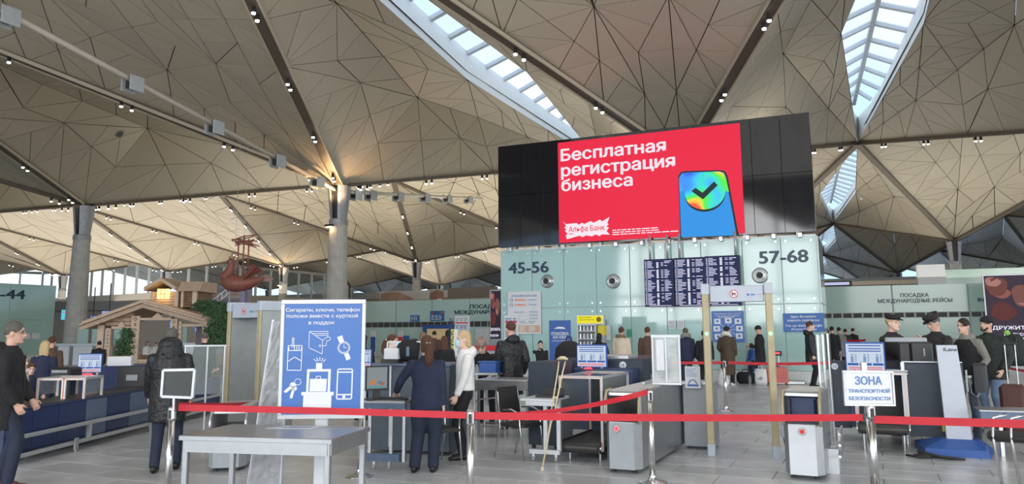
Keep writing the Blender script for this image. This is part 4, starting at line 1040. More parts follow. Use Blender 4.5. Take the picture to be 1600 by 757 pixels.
# small framed sign plate seen from behind on the left post
f = Fr(276, 8.2, YAW-R(8)); t = f.thing('sign_holder', 'grey sign plate in a silver frame on the left barrier post', 'sign', z=0)
p = [f.P(256, 579, -.05), f.P(305, 578, -.05), f.P(301, 622, -.05), f.P(253, 620, -.05)]
L4 = [Vector(((q-f.o).dot(f.u), 0, q.z)) for q in p]
mb = MB().add([(v.x, -.05, v.z) for v in L4]+[(v.x, -.035, v.z) for v in L4], [(0, 1, 2, 3), (7, 6, 5, 4), (0, 4, 5, 1), (1, 5, 6, 2), (2, 6, 7, 3), (3, 7, 4, 0)]); mb.build('plate', mat('plate_grey', (.055, .065, .065), .7), t)
for v, q in zip(L4, L4[1:]+L4[:1]): MB().beam((v.x, -.05, v.z), (q.x, -.05, q.z), .026, .03, (0, 1, 0)).build('frame_rail', M['alu'], t)
MB().cyl((0, -.03, .98), (0, -.04, f.Z(619, 276)), .014).build('stem', M['chrome'], t)

# zone sign
f = Fr(1357, 8.7, YAW-R(9)); t = f.thing('zone_sign', 'white framed sign with blue lettering on the right barrier post', 'sign')
xa2, xb2, za2, zb2 = f.X(1317, -.05), f.X(1397, -.05), f.Z(634, 1357), f.Z(579, 1357); w2, h2 = xb2-xa2, zb2-za2
MB().bbox(xa2, xb2, -.05, -.035, za2, zb2, .003).build('plate', M['white'], t)
for x0, x1, z0, z1 in ((xa2, xb2, zb2-.025, zb2), (xa2, xb2, za2, za2+.025), (xa2, xa2+.025, za2+.025, zb2-.025), (xb2-.025, xb2, za2+.025, zb2-.025)): MB().bbox(x0, x1, -.066, -.051, z0, z1, .006).build('frame_rail', M['chrome'], t)
for s_, z, wd, hh in (('ЗОНА', .60, .52, .22), ('ТРАНСПОРТНОЙ', .37, .80, .095), ('БЕЗОПАСНОСТИ', .16, .80, .095)): btext(t, s_, (xa2+xb2)/2, za2+h2*z, w2*wd, h2*hh, mat('zone_blue', (.10, .22, .50), .6), -.053, .03)
MB().cyl((0, -.03, .92), (0, -.03, za2+.01), .03).build('stem', M['chrome'], t)
MB().bbox(f.X(1347), f.X(1357), .0, .03, zb2-.04, zb2+.09, .01).build('top_clamp', M['steel'], t)

# ================================================================== walk-through detectors
def gate(name_lab, loc, rz, w, h, dep, front=True):
    t = thing('metal_detector_gate', name_lab, 'metal detector', loc, rz)
    for x in (0, w):
        s = -1 if x == 0 else 1
        MB().bbox(x-.045, x+.045, 0, dep, .16, h-.14, .02).build('side_panel', M['gate_panel'], t)
        MB().bbox(x-.05, x+.05, -.03, .012, .16, h-.14, .012).build('front_strip', M['gate_tan'], t)
        MB().bbox(x-.055, x+.055, -.035, dep, 0, .16, .012).build('foot', M['gate_grey'], t)
        MB().bbox(x-.06, x+.06, -.04, dep+.01, h-.15, h, .012).build('corner_cap', M['gate_grey'], t)
        MB().lathe([(.02, 0), (.024, .004), (.018, .01)], seg=14).xf(Matrix.Translation((x, -.031, 1.69)) @ Matrix.Rotation(PI/2, 4, 'X')).build('status_light', G['green'] if front else M['gate_grey'], t)
    MB().bbox(.06, w-.06, .0, dep*.8, h-.26, h-.03, .015).build('crossbar', M['gate_grey'], t)
    # round no-firearm mark and two small words
    c = w*.46
    MB().add([(c+.055*math.cos(2*PI*k/24), -.004, h-.15+.055*math.sin(2*PI*k/24)) for k in range(24)], [tuple(range(24))]).build('mark_disc', M['white'], t)
    mb = MB(); pts = circ(0, 0, 1, 24)
    for p, q in zip(pts, pts[1:]+pts[:1]): mb.beam((c+.052*p[0], -.007, h-.15+.052*p[1]), (c+.052*q[0], -.007, h-.15+.052*q[1]), .009, .003, (0, 1, 0))
    mb.beam((c-.037, -.007, h-.113), (c+.037, -.007, h-.187), .009, .003, (0, 1, 0)); mb.build('mark_ring', M['print_red'], t)
    MB().prism([(c-.03, h-.14), (c+.03, h-.14), (c+.03, h-.155), (c-.005, h-.16), (c-.015, h-.175), (c-.028, h-.175)], -.006, -.003).build('mark_symbol', M['black_plastic'], t)
    MB().add([(w*.68+.016*math.cos(2*PI*k/12), -.004, h-.165+.016*math.sin(2*PI*k/12)) for k in range(12)], [tuple(range(12))]).build('maker_mark', M['sign_blue'], t)
    btext(t, 'CEIA', w*.75, h-.178, .07, .026, M['sign_blue'], -.004, .02); btext(t, 'SMD 600', w*.88, h-.172, .09, .018, M['print_grey'], -.004)
    return t
ga, gb = atz(1112, 712), atz(1214, 716)
rzg = math.atan2((gb-ga).y, (gb-ga).x); f = Fr(0, 0, rzg, loc=(ga.x, ga.y, 0))
hz = f.Z(444, 1105)
gate('pale metal detector gate with two green lights in the centre right', (ga.x, ga.y, 0), rzg, (gb-ga).length, hz, .34)
t = thing('power_supply', 'small grey power box with a black cable at the foot of the right gate post', 'box', (gb.x+.07, gb.y+.02, .0), rzg)
MB().bbox(0, .04, 0, .1, .28, .48, .01).build('case', M['gate_grey'], t); MB().loft([(.02, .02, .3), (.05, .0, .15), (.09, .05, .06), (.13, -.02, .02), (.2, -.05, .012), (.26, -.06, .012)], .007, 6).build('cable', M['rubber'], t)
f = Fr(355, 13.2, YAW+R(28)); w_ = 1.0
gate('pale metal detector gate at the left, behind the blue poster', (f.o.x, f.o.y, 0), YAW-R(43), .98, f.Z(473, 355), .62, False)

# ================================================================== roller pedestals of the lanes
def pedestal(lab, loc, rz, w, L, ztop, bed=None, button=True, col='brushed', plate='grey_box'):
    t = thing('roller_table', lab, 'conveyor', loc, rz)
    c = w*.28
    mb = MB(); poly = [(-w/2+c*.6, 0), (w/2-c*.6, 0), (w/2, c), (w/2, L), (-w/2, L), (-w/2, c)]
    zb = ztop*.62
    vs = [(x, y, .05) for x, y in poly]+[(x, y, zb) for x, y in poly]; n = len(poly)
    mb.add(vs, [tuple(reversed(range(n))), tuple(range(n, 2*n))]+[(i, (i+1) % n, n+(i+1) % n, n+i) for i in range(n)]); mb.build('pedestal', M[col], t)
    MB().box(-w/2+c*.55, w/2-c*.55, -.006, 0, .05, zb-.01).build('front_plate', M[plate], t)
    for x in (-w/2, w/2-.02): MB().loft([(x+.01, .06, zb-.02), (x+.01, .02, zb+.1), (x+.01, .05, ztop-.12), (x+.01, .12, ztop-.01), (x+.01, .3, ztop)], .018, 8).build('cheek_rail', M['gate_tan'] if col == 'brushed' else M['steel'], t, smooth=True)
    for x in (-w/2, w/2-.015): MB().box(x, x+.015, .12, L, zb, ztop-.02).build('side_plate', M[col], t)
    MB().box(-w/2+.02, w/2-.02, .14, L, ztop-.07, ztop-.035).build('bed', M['steel'], t)
    nr = min(16, int((L-.12)/.075))
    for k in range(nr): y = .17+k*(L-.22)/max(1, nr-1); MB().cyl((-w/2+.02, y, ztop-.02), (w/2-.02, y, ztop-.02), .02, seg=8).build('roller', M['steel'], t)
    if button:
        rot = Matrix.Translation((-w*.12 if button == 1 else w*.02, -.01, zb-.08)) @ Matrix.Rotation(PI/2, 4, 'X')
        MB().lathe([(.045, 0), (.045, .012), (.036, .02)], seg=18).xf(rot).build('button_ring', M['steel'], t); o = MB().lathe([(.03, .012), (.03, .022), (.02, .026)], seg=16).xf(rot).build('stop_button', M['print_red'] if button == 2 else G['redled'], t)
    for x in (-w*.3, w*.3): MB().lathe([(.03, 0), (.03, .03), (.012, .04), (.012, .06)], c=(x, .1, 0), seg=10).build('levelling_foot', M['rubber'], t)
    return t
# central lane
p1 = atz(975, 741); pedestal('stainless roller table of the central lane with a lit red button', (p1.x-.02, p1.y, 0), 0, .46, 2.55, 1.0, button=1)
f = Fr(1088, 11.95, R(1)); t = f.thing('grey_cabinet', 'grey-blue cabinet beside the left gate post with a white notice on it', 'cabinet')
x0, x1, z1 = f.X(1066), f.X(1113), f.Z(597, 1088)
MB().bbox(x0, x1, 0, .45, .04, z1-.04, .01).build('body', M['grey_box'], t); MB().bbox(x0-.015, x1+.015, -.015, .465, z1-.04, z1, .008).build('lid', M['steel'], t); MB().box(x0+.03, x1-.03, .03, .4, 0, .04).build('plinth', M['black_plastic'], t)
f2 = Fr(1083, 11.85, R(2)); t = f2.thing('notice_stand', 'white notice with a blue tray drawing standing at the grey cabinet', 'sign')
x0, x1, z0, z1 = f2.X(1071), f2.X(1095), f2.Z(607, 1083), f2.Z(573, 1083); w, h = x1-x0, z1-z0
MB().bbox(x0, x1, -.02, 0, z0, z1, .003).build('board', M['paper'], t); MB().bbox(x0+.1, x0+.12, 0, .06, z0, z0+.06, .003).build('foot', M['alu'], t)
lines(t, x0+w*.1, x1-w*.1, z0+h*.52, z0+h*.92, 6, M['print_blue'], -.025, 6, .25, segs=1)
MB().loft([(x0+w*.2, -.024, z0+h*.2), (x0+w*.35, -.024, z0+h*.36), (x0+w*.6, -.024, z0+h*.38), (x0+w*.78, -.024, z0+h*.2)], .008, 6).build('tray_drawing', M['print_blue'], t); MB().box(x0+w*.15, x1-w*.15, -.026, -.021, z0+h*.08, z0+h*.18).build('tray_drawing_base', M['print_blue'], t)
# plexiglass screen above the roller table
f = Fr(1020, 11.1, R(4)); t = f.thing('plexiglass_screen', 'white framed scratched plexiglass screen above the central roller table', 'screen')
pa_, pb_ = Vector((f.X(1021), 0, 0)), Vector((f.X(1063), 0, 0)); zt0 = f.Z(528, 1040); zb0 = 1.0
x0, x1 = pa_.x, pb_.x
for x in (x0, (x0+x1)/2, x1): MB().bbox(x-.014, x+.014, 0, .03, zb0, zt0, .004).build('upright', M['white_steel'], t)
MB().bbox(x0-.02, x1+.02, -.005, .035, zt0, zt0+.04, .005).build('top_rail', M['white_steel'], t); MB().bbox(x0-.02, x1+.02, -.005, .035, zb0-.0, zb0+.03, .004).build('bottom_rail', M['alu'], t)
for a, b in ((x0, (x0+x1)/2), ((x0+x1)/2, x1)): MB().box(a+.015, b-.015, .012, .018, zb0+.03, zt0).build('pane', mat('scratched_glass', (.7, .74, .75), .25, alpha=.38, var=.2, scale=8), t)
MB().box(x0+.05, x0+.16, .0, .01, zt0-.45, zt0-.03).build('paper_strip', M['paper'], t)
MB().bbox(x0-.15, x0-.12, -.02, 1.0, zb0+.0, zb0+.03, .004).build('side_rail', M['white_steel'], t)

def alu_frame(t, x0, x1, y0, y1, z0, z1, s=.036, glass=True):
    for x in (x0, x1-s):
        for y in (y0, y1-s):
            u = MB().bbox(x, x+s, y, y+s, z0, z1, .004).build('upright', M['alu'], t)
            MB().box(x+s*.38, x+s*.62, y-.002, y, z0, z1).build('seal', M['orange_seal'], u)
    for z in (z1-s,):
        for y in (y0, y1-s):
            u = MB().bbox(x0+s, x1-s, y, y+s, z, z+s, .004).build('rail', M['alu'], t); MB().box(x0+s, x1-s, y-.002, y, z+s*.38, z+s*.62).build('seal', M['orange_seal'], u)
        for x in (x0, x1-s): MB().bbox(x, x+s, y0+s, y1-s, z, z+s, .004).build('rail', M['alu'], t)
    if glass:
        MB().box(x0+s, x1-s, y0+s, y1-s, z1-.01, z1-.004).build('top_pane', M['clear_glass'], t)
        for x in (x0+s*.5, x1-s*.5): MB().box(x-.003, x+.003, y0+s, y1-s, z0+.05, z1-s).build('side_pane', M['clear_glass'], t)
def belt_bed(t, x0, x1, y0, y1, z):
    MB().xprism([(y0+.07*math.cos(a)*-1 if False else y0+.07-.07*math.sin(a), z-.07+.07*math.cos(a)) for a in [PI*k/8 for k in range(9)]]+[(y1, z-.14), (y1, z)], x0+.03, x1-.03).build('rubber_belt', M['belt_rubber'], t)
    for x in (x0, x1-.03): MB().bbox(x, x+.03, y0+.02, y1, z-.13, z+.02, .004).build('side_rail', M['black_plastic'], t)
    for x in (x0-.012, x1-.0): MB().cyl((x, y0+.07, z-.07), (x+.012, y0+.07, z-.07), .04, seg=12).build('roller_end', M['chrome'], t)
    for x in (x0+.05, x1-.09):
        for y in (y0+.25, y1-.15): MB().cyl((x+.02, y, 0), (x+.02, y, z-.13), .018).build('leg', M['steel'], t)
def xray_poster(t, x0, x1, z0, z1, y):
    w, h = x1-x0, z1-z0
    MB().bbox(x0, x1, y, y+.05, z0, z1, .01).build('case', M['royal'], t); face = MB().box(x0+w*.035, x1-w*.035, y-.004, y, z0+h*.04, z1-h*.06).build('lit_face', G['mon'], t)
    for a, b in ((.06, .33), (.36, .66), (.69, .95)):
        MB().box(x0+w*a, x0+w*b, y-.008, y-.005, z0+h*.22, z0+h*.30).build('picture_base', G['monb'], t)
        mid = glow('monitor_mid', (.22, .33, .55), .9); c_ = x0+w*(a+b)/2
        MB().box(c_-w*.05, c_+w*.02, y-.008, y-.005, z0+h*.32, z0+h*.52).build('picture_figure', mid, t); MB().cyl((c_-w*.015, y-.008, z0+h*.57), (c_-w*.015, y-.005, z0+h*.57), h*.035, seg=10).build('picture_head', mid, t)
        MB().box(c_+w*.05, c_+w*.10, y-.008, y-.005, z0+h*.34, z0+h*.60).build('picture_machine', glow('monitor_pale', (.40, .50, .68), .9), t)
    for z in (.68, .76, .86): MB().box(x0+w*.1, x0+w*.9, y-.008, y-.005, z0+h*z, z0+h*(z+.035)).build('print_bar', G['monb'], t)
    MB().box(x0+w*.08, x0+w*.92, y-.008, y-.005, z0+h*.14, z0+h*.17).build('print_bar', G['monr'], t); MB().box(x0+w*.08, x0+w*.92, y-.008, y-.005, z0+h*.08, z0+h*.11).build('print_bar', G['monr'], t)
    for x in (x0+w*.16, x1-w*.18): MB().cyl((x, y+.02, z0-.05), (x, y+.02, z0), .02, seg=8).build('foot', M['white'], t)
# ---- central X-ray scanner
f = Fr(940, 11.6, 0); t = f.thing('xray_scanner', 'dark blue baggage X-ray scanner of the central lane, marked 14', 'scanner')
dy0 = 0
X = lambda px, dy=0, py=640: f.X(px, dy, py)
fx0, fx1 = X(873, -.75), X(942, -.75)
alu_frame(t, fx0, fx1, -.75, .55, .14, f.Z(588, 905, -.75)); belt_bed(t, fx0+.03, fx1-.03, -.85, .5, .25)
bx0, bx1 = X(888, .35), X(985, .35); zt = f.Z(577, 930, .35)
MB().bbox(bx0, bx1, .56, .9, .25, zt, .02).build('tunnel_hood', M['navy'], t); MB().box(fx0+.06, fx1-.06, .545, .558, .30, zt-.14).build('lead_curtain', M['rubber'], t)
cx0, cx1 = X(866, .9), X(1008, .9); zt2 = f.Z(561, 950, .9)
MB().bbox(cx0, cx1, .9, 2.6, .2, zt2, .025).build('cabinet', M['navy_dark'], t); MB().box(cx1, cx1+.004, 1.3, 1.75, .85, 1.05).build('rating_plate', M['grey_plastic'], t)
MB().lathe([(.055, 0), (.055, .004)], seg=20).xf(Matrix.Translation((X(975, .9), .898, f.Z(571, 975, .9))) @ Matrix.Rotation(PI/2, 4, 'X')).build('number_disc', M['white'], t); btext(t, '14', X(975, .9), f.Z(571, 975, .9)-.025, .055, .05, M['print_blue'], .888, .02)
for x in (cx0+.1, cx1-.2):
    for y in (1.1, 2.7): MB().cyl((x, y, 0), (x, y, .2), .04).build('leg', M['steel'], t)
MB().bbox(X(900, .8), X(980, .8), .95, 1.5, zt2, zt2+.05, .01).build('top_strip', M['alu'], t)
f_ = Fr(935, 12.25, 0); tm = f_.thing('instruction_monitor', 'blue-framed lit instruction panel on top of the central scanner', 'monitor', z=0)
xray_poster(tm, f_.X(901.5), f_.X(949), f_.Z(574.5, 925), f_.Z(539, 925), 0); MB().lathe([(.07, 0), (.05, .02), (.01, .025)], seg=16).xf(Matrix.Translation(((f_.X(921)), -.05, f_.Z(577, 925)))).build('red_light', G['redled'], tm)
# operator's cabinet and rolling desk at its left
f = Fr(846, 11.6, 0); t = f.thing('control_cabinet', 'slate blue control cabinet left of the crutch', 'cabinet')
MB().bbox(f.X(825), f.X(868), 0, .7, .12, f.Z(566, 846), .012).build('body', M['navy_dark'], t); MB().bbox(f.X(847), f.X(868)-.02, -.01, 0, f.Z(605, 850), f.Z(584, 850), .003).build('access_door', M['navy_dark'], t)
for q in (829, 864): MB().cyl((f.X(q), .1, 0), (f.X(q), .1, .12), .03).build('foot', M['rubber'], t)
f = Fr(843, 10.75, R(2)); t = f.thing('rolling_desk', 'white aluminium rolling desk in front of the slate cabinet', 'desk')
a, b, z = f.X(812), f.X(866), f.Z(624, 843)
MB().bbox(a, b, 0, .62, z-.03, z, .005).build('desk_top', M['white_steel'], t); MB().bbox(a+.08, b, .0, .05, z-.09, z-.03, .004).build('front_rail', M['alu'], t)
zb_ = f.Z(712, 843)
for x in (f.X(843), b-.02): MB().bbox(x-.03, x+.03, .2, .26, .14, z-.03, .004).build('leg', M['alu'], t)
MB().bbox(f.X(818), b, .18, .28, .10, .16, .006).build('base_rail', M['alu'], t)
for x in (f.X(824), b-.06):
    c_ = MB().bbox(x-.02, x+.02, .20, .24, .05, .10, .003).build('caster', M['steel'], t); MB().cyl((x-.012, .22, .035), (x+.012, .22, .035), .035, seg=14).build('wheel', M['grey_plastic'], c_)
t2 = thing('laptop', 'closed black laptop on the white rolling desk', 'laptop', (f.P(852, 618, .3).x, f.P(852, 618, .3).y, z)); MB().bbox(-.1, .24, -.12, .12, 0, .03, .008).build('base', M['black_plastic'], t2); MB().bbox(-.1, .24, .1, .12, .03, .12, .004).build('lid', M['black_plastic'], t2)
# crutch
f = Fr(862, 10.4, 0); t = f.thing('wooden_crutch', 'pale wooden crutch leaning against the frame of the central scanner', 'crutch')
A_, B_ = f.P(847, 733, -.2), f.P(879, 562, .2); A_ -= f.o; B_ -= f.o; A_.z = .02
d_ = (B_-A_); m1 = A_+d_*.42; sd = Vector((1, 0, 0))*.045
MB().cyl(A_, m1, .011, .016, 8).build('shaft', M['crutch_wood'], t, smooth=True)
for s_ in (-1, 1): MB().loft([m1-d_*.05, m1+d_*.08+sd*s_*.5, B_-d_*.12+sd*s_*.8, B_-d_*.02+sd*s_], .010, 8).build('side_rod', M['crutch_wood'], t, smooth=True)
MB().loft([B_-sd*1.6, B_-sd*.6+Vector((0, 0, .018)), B_+sd*.6+Vector((0, 0, .018)), B_+sd*1.6], [.014, .024, .024, .014], 10).build('armpit_pad', M['crutch_wood'], t, smooth=True)
c_ = m1+d_*.22; MB().cyl(c_-sd*.8, c_+sd*.8, .016, seg=8).build('hand_grip', M['crutch_wood'], t); MB().cyl(A_-Vector((0, 0, .02)), A_+d_*.02, .022, seg=10).build('rubber_tip', M['beige_cloth'], t)
# bags on the scanner
f = Fr(890, 13.6, 0); t = thing('cap', 'black cap and backpack with a pale drawing, behind the central instruction panel', 'bag', (f.o.x, f.o.y, 1.33)); MB().loft([(0, 0, -.32), (0, 0, -.1), (0, 0, .12), (0, .02, .22)], [(.24, .15), (.27, .17), (.24, .15), (.12, .08)], 16, (1, 0, 0)).build('bag_body', M['black_cloth'], t, smooth=True)
MB().loft([(-.06, 0, .2), (-.04, 0, .30), (.04, 0, .30), (.06, 0, .2)], .012, 6).build('handle', M['black_cloth'], t)

# ---- right X-ray scanner
p2 = atz(1258, 748); pedestal('stainless roller table seen head-on left of the right scanner', (p2.x, p2.y-.1, 0), R(-3), .44, .95, 1.02, button=2, plate='white_steel')
t = thing('plastic_tray', 'dark blue plastic tray standing inside the head-on roller table', 'tray', (p2.x, p2.y+.22, .66), R(-3)); MB().bbox(-.15, .15, 0, .22, 0, .26, .02).build('tray_body', M['navy'], t); MB().bbox(-.165, .165, -.012, .235, .24, .27, .01).build('rim', M['navy'], t)
f = Fr(1303, 9.9, 0); t = f.thing('waste_box', 'small white open box low beside the head-on roller table', 'box', z=0)
a, b, z0, z1 = f.X(1283), f.X(1303), f.Z(741, 1293), f.Z(702, 1293)
for x0, x1, y0, y1 in ((a, b, 0, .01), (a, b, .29, .3), (a, a+.01, .01, .29), (b-.01, b, .01, .29)): MB().box(x0, x1, y0, y1, 0, z1).build('box_side', M['white_steel'], t)
MB().box(a+.01, b-.01, .01, .29, 0, .01).build('box_bottom', M['white_steel'], t)
t = f.thing('glass_partition', 'row of chrome-edged glass panels between the two right lanes', 'partition')
for k, px in enumerate((1284, 1292, 1300)):
    p = f.P(px, 640, .2+k*.7)-f.o; z1 = f.Z(527+k*8, px, .2+k*.7)
    MB().bbox(p.x-.012, p.x+.012, p.y, p.y+.03, 0, 1.68, .003).build('upright', M['chrome'], t)
    MB().box(p.x-.004, p.x+.004, p.y+.03, p.y+.62, .25, 1.66).build('pane', M['clear_glass'], t)
for k, z in enumerate((.22, .34, .46)): MB().cyl((.02, -.1+.1*k, z), (.02, .95, z), .018, seg=8).build('floor_rail', M['steel'], t)
f = Fr(1365, 11.7, 0); t = f.thing('xray_scanner', 'dark blue baggage X-ray scanner of the right lane, marked 15', 'scanner')
X = lambda px, dy=0, py=640: f.X(px, dy, py)
fx0, fx1 = X(1336, -.1), X(1421, -.1)
alu_frame(t, fx0, fx1, -.0, .9, .30, f.Z(582, 1370, 0)); belt_bed(t, fx0+.02, fx1-.02, -.15, .85, .38)
zt = f.Z(566, 1350, .9); MB().bbox(X(1303, .9), X(1330, .9), .9, 1.3, .2, zt, .02).build('side_wing', M['navy_dark'], t)
MB().bbox(X(1322, .95), X(1412, .95), .91, 1.4, .22, f.Z(580, 1360, .95), .02).build('tunnel_hood', M['navy'], t); MB().box(fx0+.06, fx1-.06, .892, .905, .32, .98).build('lead_curtain', M['rubber'], t)
zt2 = f.Z(567, 1450, .55)
MB().bbox(X(1412, .55), X(1510, .55), .55, 1.2, .16, zt2, .02).build('cabinet', M['navy_dark'], t); MB().bbox(X(1303, 1.45), X(1412, 1.45), 1.42, 1.62, .16, zt2-.02, .02).build('cabinet', M['navy_dark'], t)
MB().bbox(X(1412, .54), X(1418, .54), .53, .55, .16, zt2, .003).build('edge_trim', M['alu'], t); MB().box(X(1414, .5), X(1510, .5), .54, .56, zt2, zt2+.015).build('top_trim', M['alu'], t)
MB().lathe([(.05, 0), (.05, .004)], seg=20).xf(Matrix.Translation((X(1308.5, .9), .898, f.Z(573, 1308, .9))) @ Matrix.Rotation(PI/2, 4, 'X')).build('number_disc', M['white'], t); btext(t, '15', X(1308.5, .9), f.Z(573, 1308, .9)-.024, .05, .045, M['print_blue'], .888, .02)
MB().bbox(X(1470, .5), X(1476, .5), .52, .55, .25, .33, .003).build('warning_label', M['yellow'], t)
for x in (X(1415, .8), X(1500, .8), X(1310, 1.5)):
    MB().cyl((x, .9, 0), (x, .9, .17), .04).build('leg', M['steel'], t); 
f_ = Fr(1355, 12.3, R(-2)); tm = f_.thing('instruction_monitor', 'blue-framed lit instruction panel behind the zone sign', 'monitor')
xray_poster(tm, f_.X(1323), f_.X(1386), f_.Z(580, 1355)-.02, f_.Z(535, 1355), 0)
f_ = Fr(1408, 11.9, 0); t = thing('paper_tray', 'small stack of white and pink papers right of the right instruction panel', 'paper', (f_.o.x-.02, f_.o.y+.1, f.Z(590, 1400, 0)+.0)); 
for k in range(3): MB().bbox(-.12, .12, -.08, .1, .02+k*.02, .034+k*.02, .002).build('sheet', M['paper'] if k != 1 else M['royal'], t)
# cables under the scanner
f_ = Fr(1440, 10.9, 0); t = f_.thing('floor_cables', 'tangle of black cables on the floor under the right scanner', 'cable')
for k in range(4): MB().loft([(-.25+.1*k, .2, .02), (-.1, .05*k, .03+.02*k), (.15, .1-.04*k, .025+.01*k), (.3+.05*k, .12, .015)], .016, 7).build('cable', M['rubber'], t, smooth=True)
# ---- tall pale pillar with its blue foot
f = Fr(1500, 11.35, 0); t = f.thing('lane_pillar', 'tall pale grey pillar with small dark letters on a blue foot in front of the right scanner', 'pillar')
a, b = f.X(1481, 0, 705), f.X(1521, 0, 705); z1 = f.Z(540, 1478); a2, b2 = f.X(1463, 0, 540), f.X(1495, 0, 540)
zf = .2
MB().add([(a, 0, zf), (b, 0, zf), (b2, 0, z1), (a2, 0, z1), (a, .16, zf), (b, .16, zf), (b2, .16, z1), (a2, .16, z1)], [(0, 1, 2, 3), (7, 6, 5, 4), (0, 4, 5, 1), (1, 5, 6, 2), (2, 6, 7, 3), (3, 7, 4, 0)]).build('pillar_body', mat('pillar_pale', (.50, .54, .62), .45, var=.02), t)
btext(t, 'iLane', (a2+b2)/2+.04, f.Z(549, 1480), .17, .05, M['number_ink'], -.004, .02)
c0, c1 = f.X(1447, -.25, 725), f.X(1590, -.25, 740)
MB().add([(c0, -.35, 0), (c1-.3, -.35, 0), (c1-.15, .5, 0), (c0-.1, .5, 0), (c0, -.35, .10), (c1-.35, -.35, .10), (c1-.25, .5, .10), (c0-.1, .5, .10), (a-.06, -.05, .20), (b+.08, -.05, .20), (b+.08, .22, .20), (a-.06, .22, .20)],
    [(3, 2, 1, 0), (0, 1, 5, 4), (1, 2, 6, 5), (2, 3, 7, 6), (3, 0, 4, 7), (4, 5, 9, 8), (5, 6, 10, 9), (6, 7, 11, 10), (7, 4, 8, 11), (8, 9, 10, 11)]).build('foot_plate', M['royal'], t)
# monitor arm, trays, bench on the right edge
f = Fr(1510, 12.0, R(-10)); t = f.thing('arm_monitor', 'dark monitor seen from the side on a cable arm behind the pale pillar', 'monitor')
z0, z1 = f.Z(614, 1528), f.Z(569, 1528); MB().bbox(f.X(1519), f.X(1541), 0, .45, z0, z1, .03).build('screen_case', M['black_plastic'], t)
MB().bbox(f.X(1508), f.X(1512), .1, .14, z0, z1-.1, .004).build('bracket_plate', M['alu'], t); MB().cyl((f.X(1512), .12, (z0+z1)/2), (f.X(1520), .12, (z0+z1)/2), .03).build('arm', M['steel'], t)
MB().loft([(f.X(1514), .1, z0+.2), (f.X(1516), .1, z0-.02), (f.X(1524), .1, z0-.07), (f.X(1531), .1, z0+.02)], .012, 7).build('cable', M['grey_plastic'], t); MB().bbox(f.X(1512), f.X(1524), .2, .4, 0, z0+.1, .01).build('support_leg', M['navy_dark'], t)
f = Fr(1560, 10.9, R(3)); t = f.thing('conveyor_table', 'slate blue conveyor table running out of the right edge behind the belt', 'conveyor')
a, b, z = f.X(1527), f.X(1660), f.Z(643, 1550)
MB().bbox(a, b, 0, .6, z-.16, z-.01, .01).build('side_body', M['steel_blue_panel'], t); MB().bbox(a, b, .03, .57, z-.01, z+.01, .004).build('bed_plate', M['brushed'], t)
for x in (a+.25, b-.2): MB().bbox(x, x+.05, .25, .3, 0, z-.16, .004).build('leg', M['steel'], t)
f = Fr(1575, 8.9, R(-3)); t = f.thing('padded_bench', 'black padded bench end on chrome legs at the right edge', 'bench')
a, b = f.X(1537), f.X(1690); z = f.Z(686, 1570); MB().loft([(a, .2, z), (a+.03, .2, z), (b-.03, .2, z), (b, .2, z)], [(.03, .12), (.06, .20), (.06, .20), (.03, .12)], 14, (0, 0, 1)).build('seat_pad', M['rubber'], t, smooth=True)
for px in (1544, 1572): x = f.X(px); MB().loft([(x+.05, .02, 0), (x, .02, z), (x+.02, .02, z+.22), (x+.15, .02, z+.26)], .016, 8).build('chrome_leg', M['chrome'], t, smooth=True)
# luggage right edge
f = Fr(1580, 12.6, R(-12)); t = f.thing('suitcase', 'dark brown suitcase with a metal handle at the right edge', 'suitcase')
a, b, z1 = f.X(1559), f.X(1600), f.Z(602, 1580); MB().bbox(a, b, 0, .3, .06, z1, .05).build('shell', M['suitcase_brown'], t)
for x in (-.06, .08): MB().cyl((x, .2, z1), (x, .2, f.Z(538, 1580)), .009).build('handle_tube', M['chrome'], t)
MB().cyl((-.08, .2, f.Z(538, 1580)), (.1, .2, f.Z(538, 1580)), .02).build('handle', M['black_plastic'], t)
for x in (a+.06, b-.06): MB().cyl((x-.02, .08, .03), (x+.02, .08, .03), .03).build('wheel', M['rubber'], t)
f = Fr(1590, 14.6, 0); t = thing('backpack', 'green and black backpack at the right edge beside the beanie man', 'bag', (f.o.x, f.o.y, 1.05)); MB().loft([(0, 0, 0), (0, 0, .15), (0, 0, .45), (0, 0, .58)], [(.17, .12), (.21, .16), (.19, .14), (.10, .07)], 14, (1, 0, 0)).build('bag_body', M['dark_green_cloth'], t, smooth=True); MB().loft([(0, -.1, .55), (.02, -.15, .5), (0, -.16, .2)], .02, 6).build('strap', M['rubber'], t)
MB().ell((-.1, -.08, .6), .05, .04, .05).build('green_tag', mat('tag_green', (.25, .5, .1), .6), t)
# bags & machine on the right scanner (between the policemen and us)
f = Fr(1425, 12.2, 0); t = thing('xray_monitor', 'black boxy monitor on the right scanner in front of the policemen', 'monitor', (f.o.x, f.o.y, 0)); z0 = zt2+.0
MB().bbox(f.X(1408), f.X(1427), 0, .4, z0, f.Z(536, 1420), .02).build('rear_case', M['black_plastic'], t); MB().bbox(f.X(1427), f.X(1462), -.02, .42, z0, f.Z(535, 1445), .02).build('front_case', M['black_plastic'], t); MB().box(f.X(1447), f.X(1449), -.025, -.02, f.Z(557, 1448), f.Z(545, 1448)).build('label_strip', M['grey_plastic'], t)
f = Fr(1415, 12.6, 0); t = thing('desk_phone_tray', 'dark flat tray on top of the boxy monitor', 'tray', (f.o.x, f.o.y+.1, f.Z(535, 1420)+.0)); MB().bbox(-.25, .35, -.1, .2, .005, .07, .02).build('tray_body', M['grey_plastic'], t)
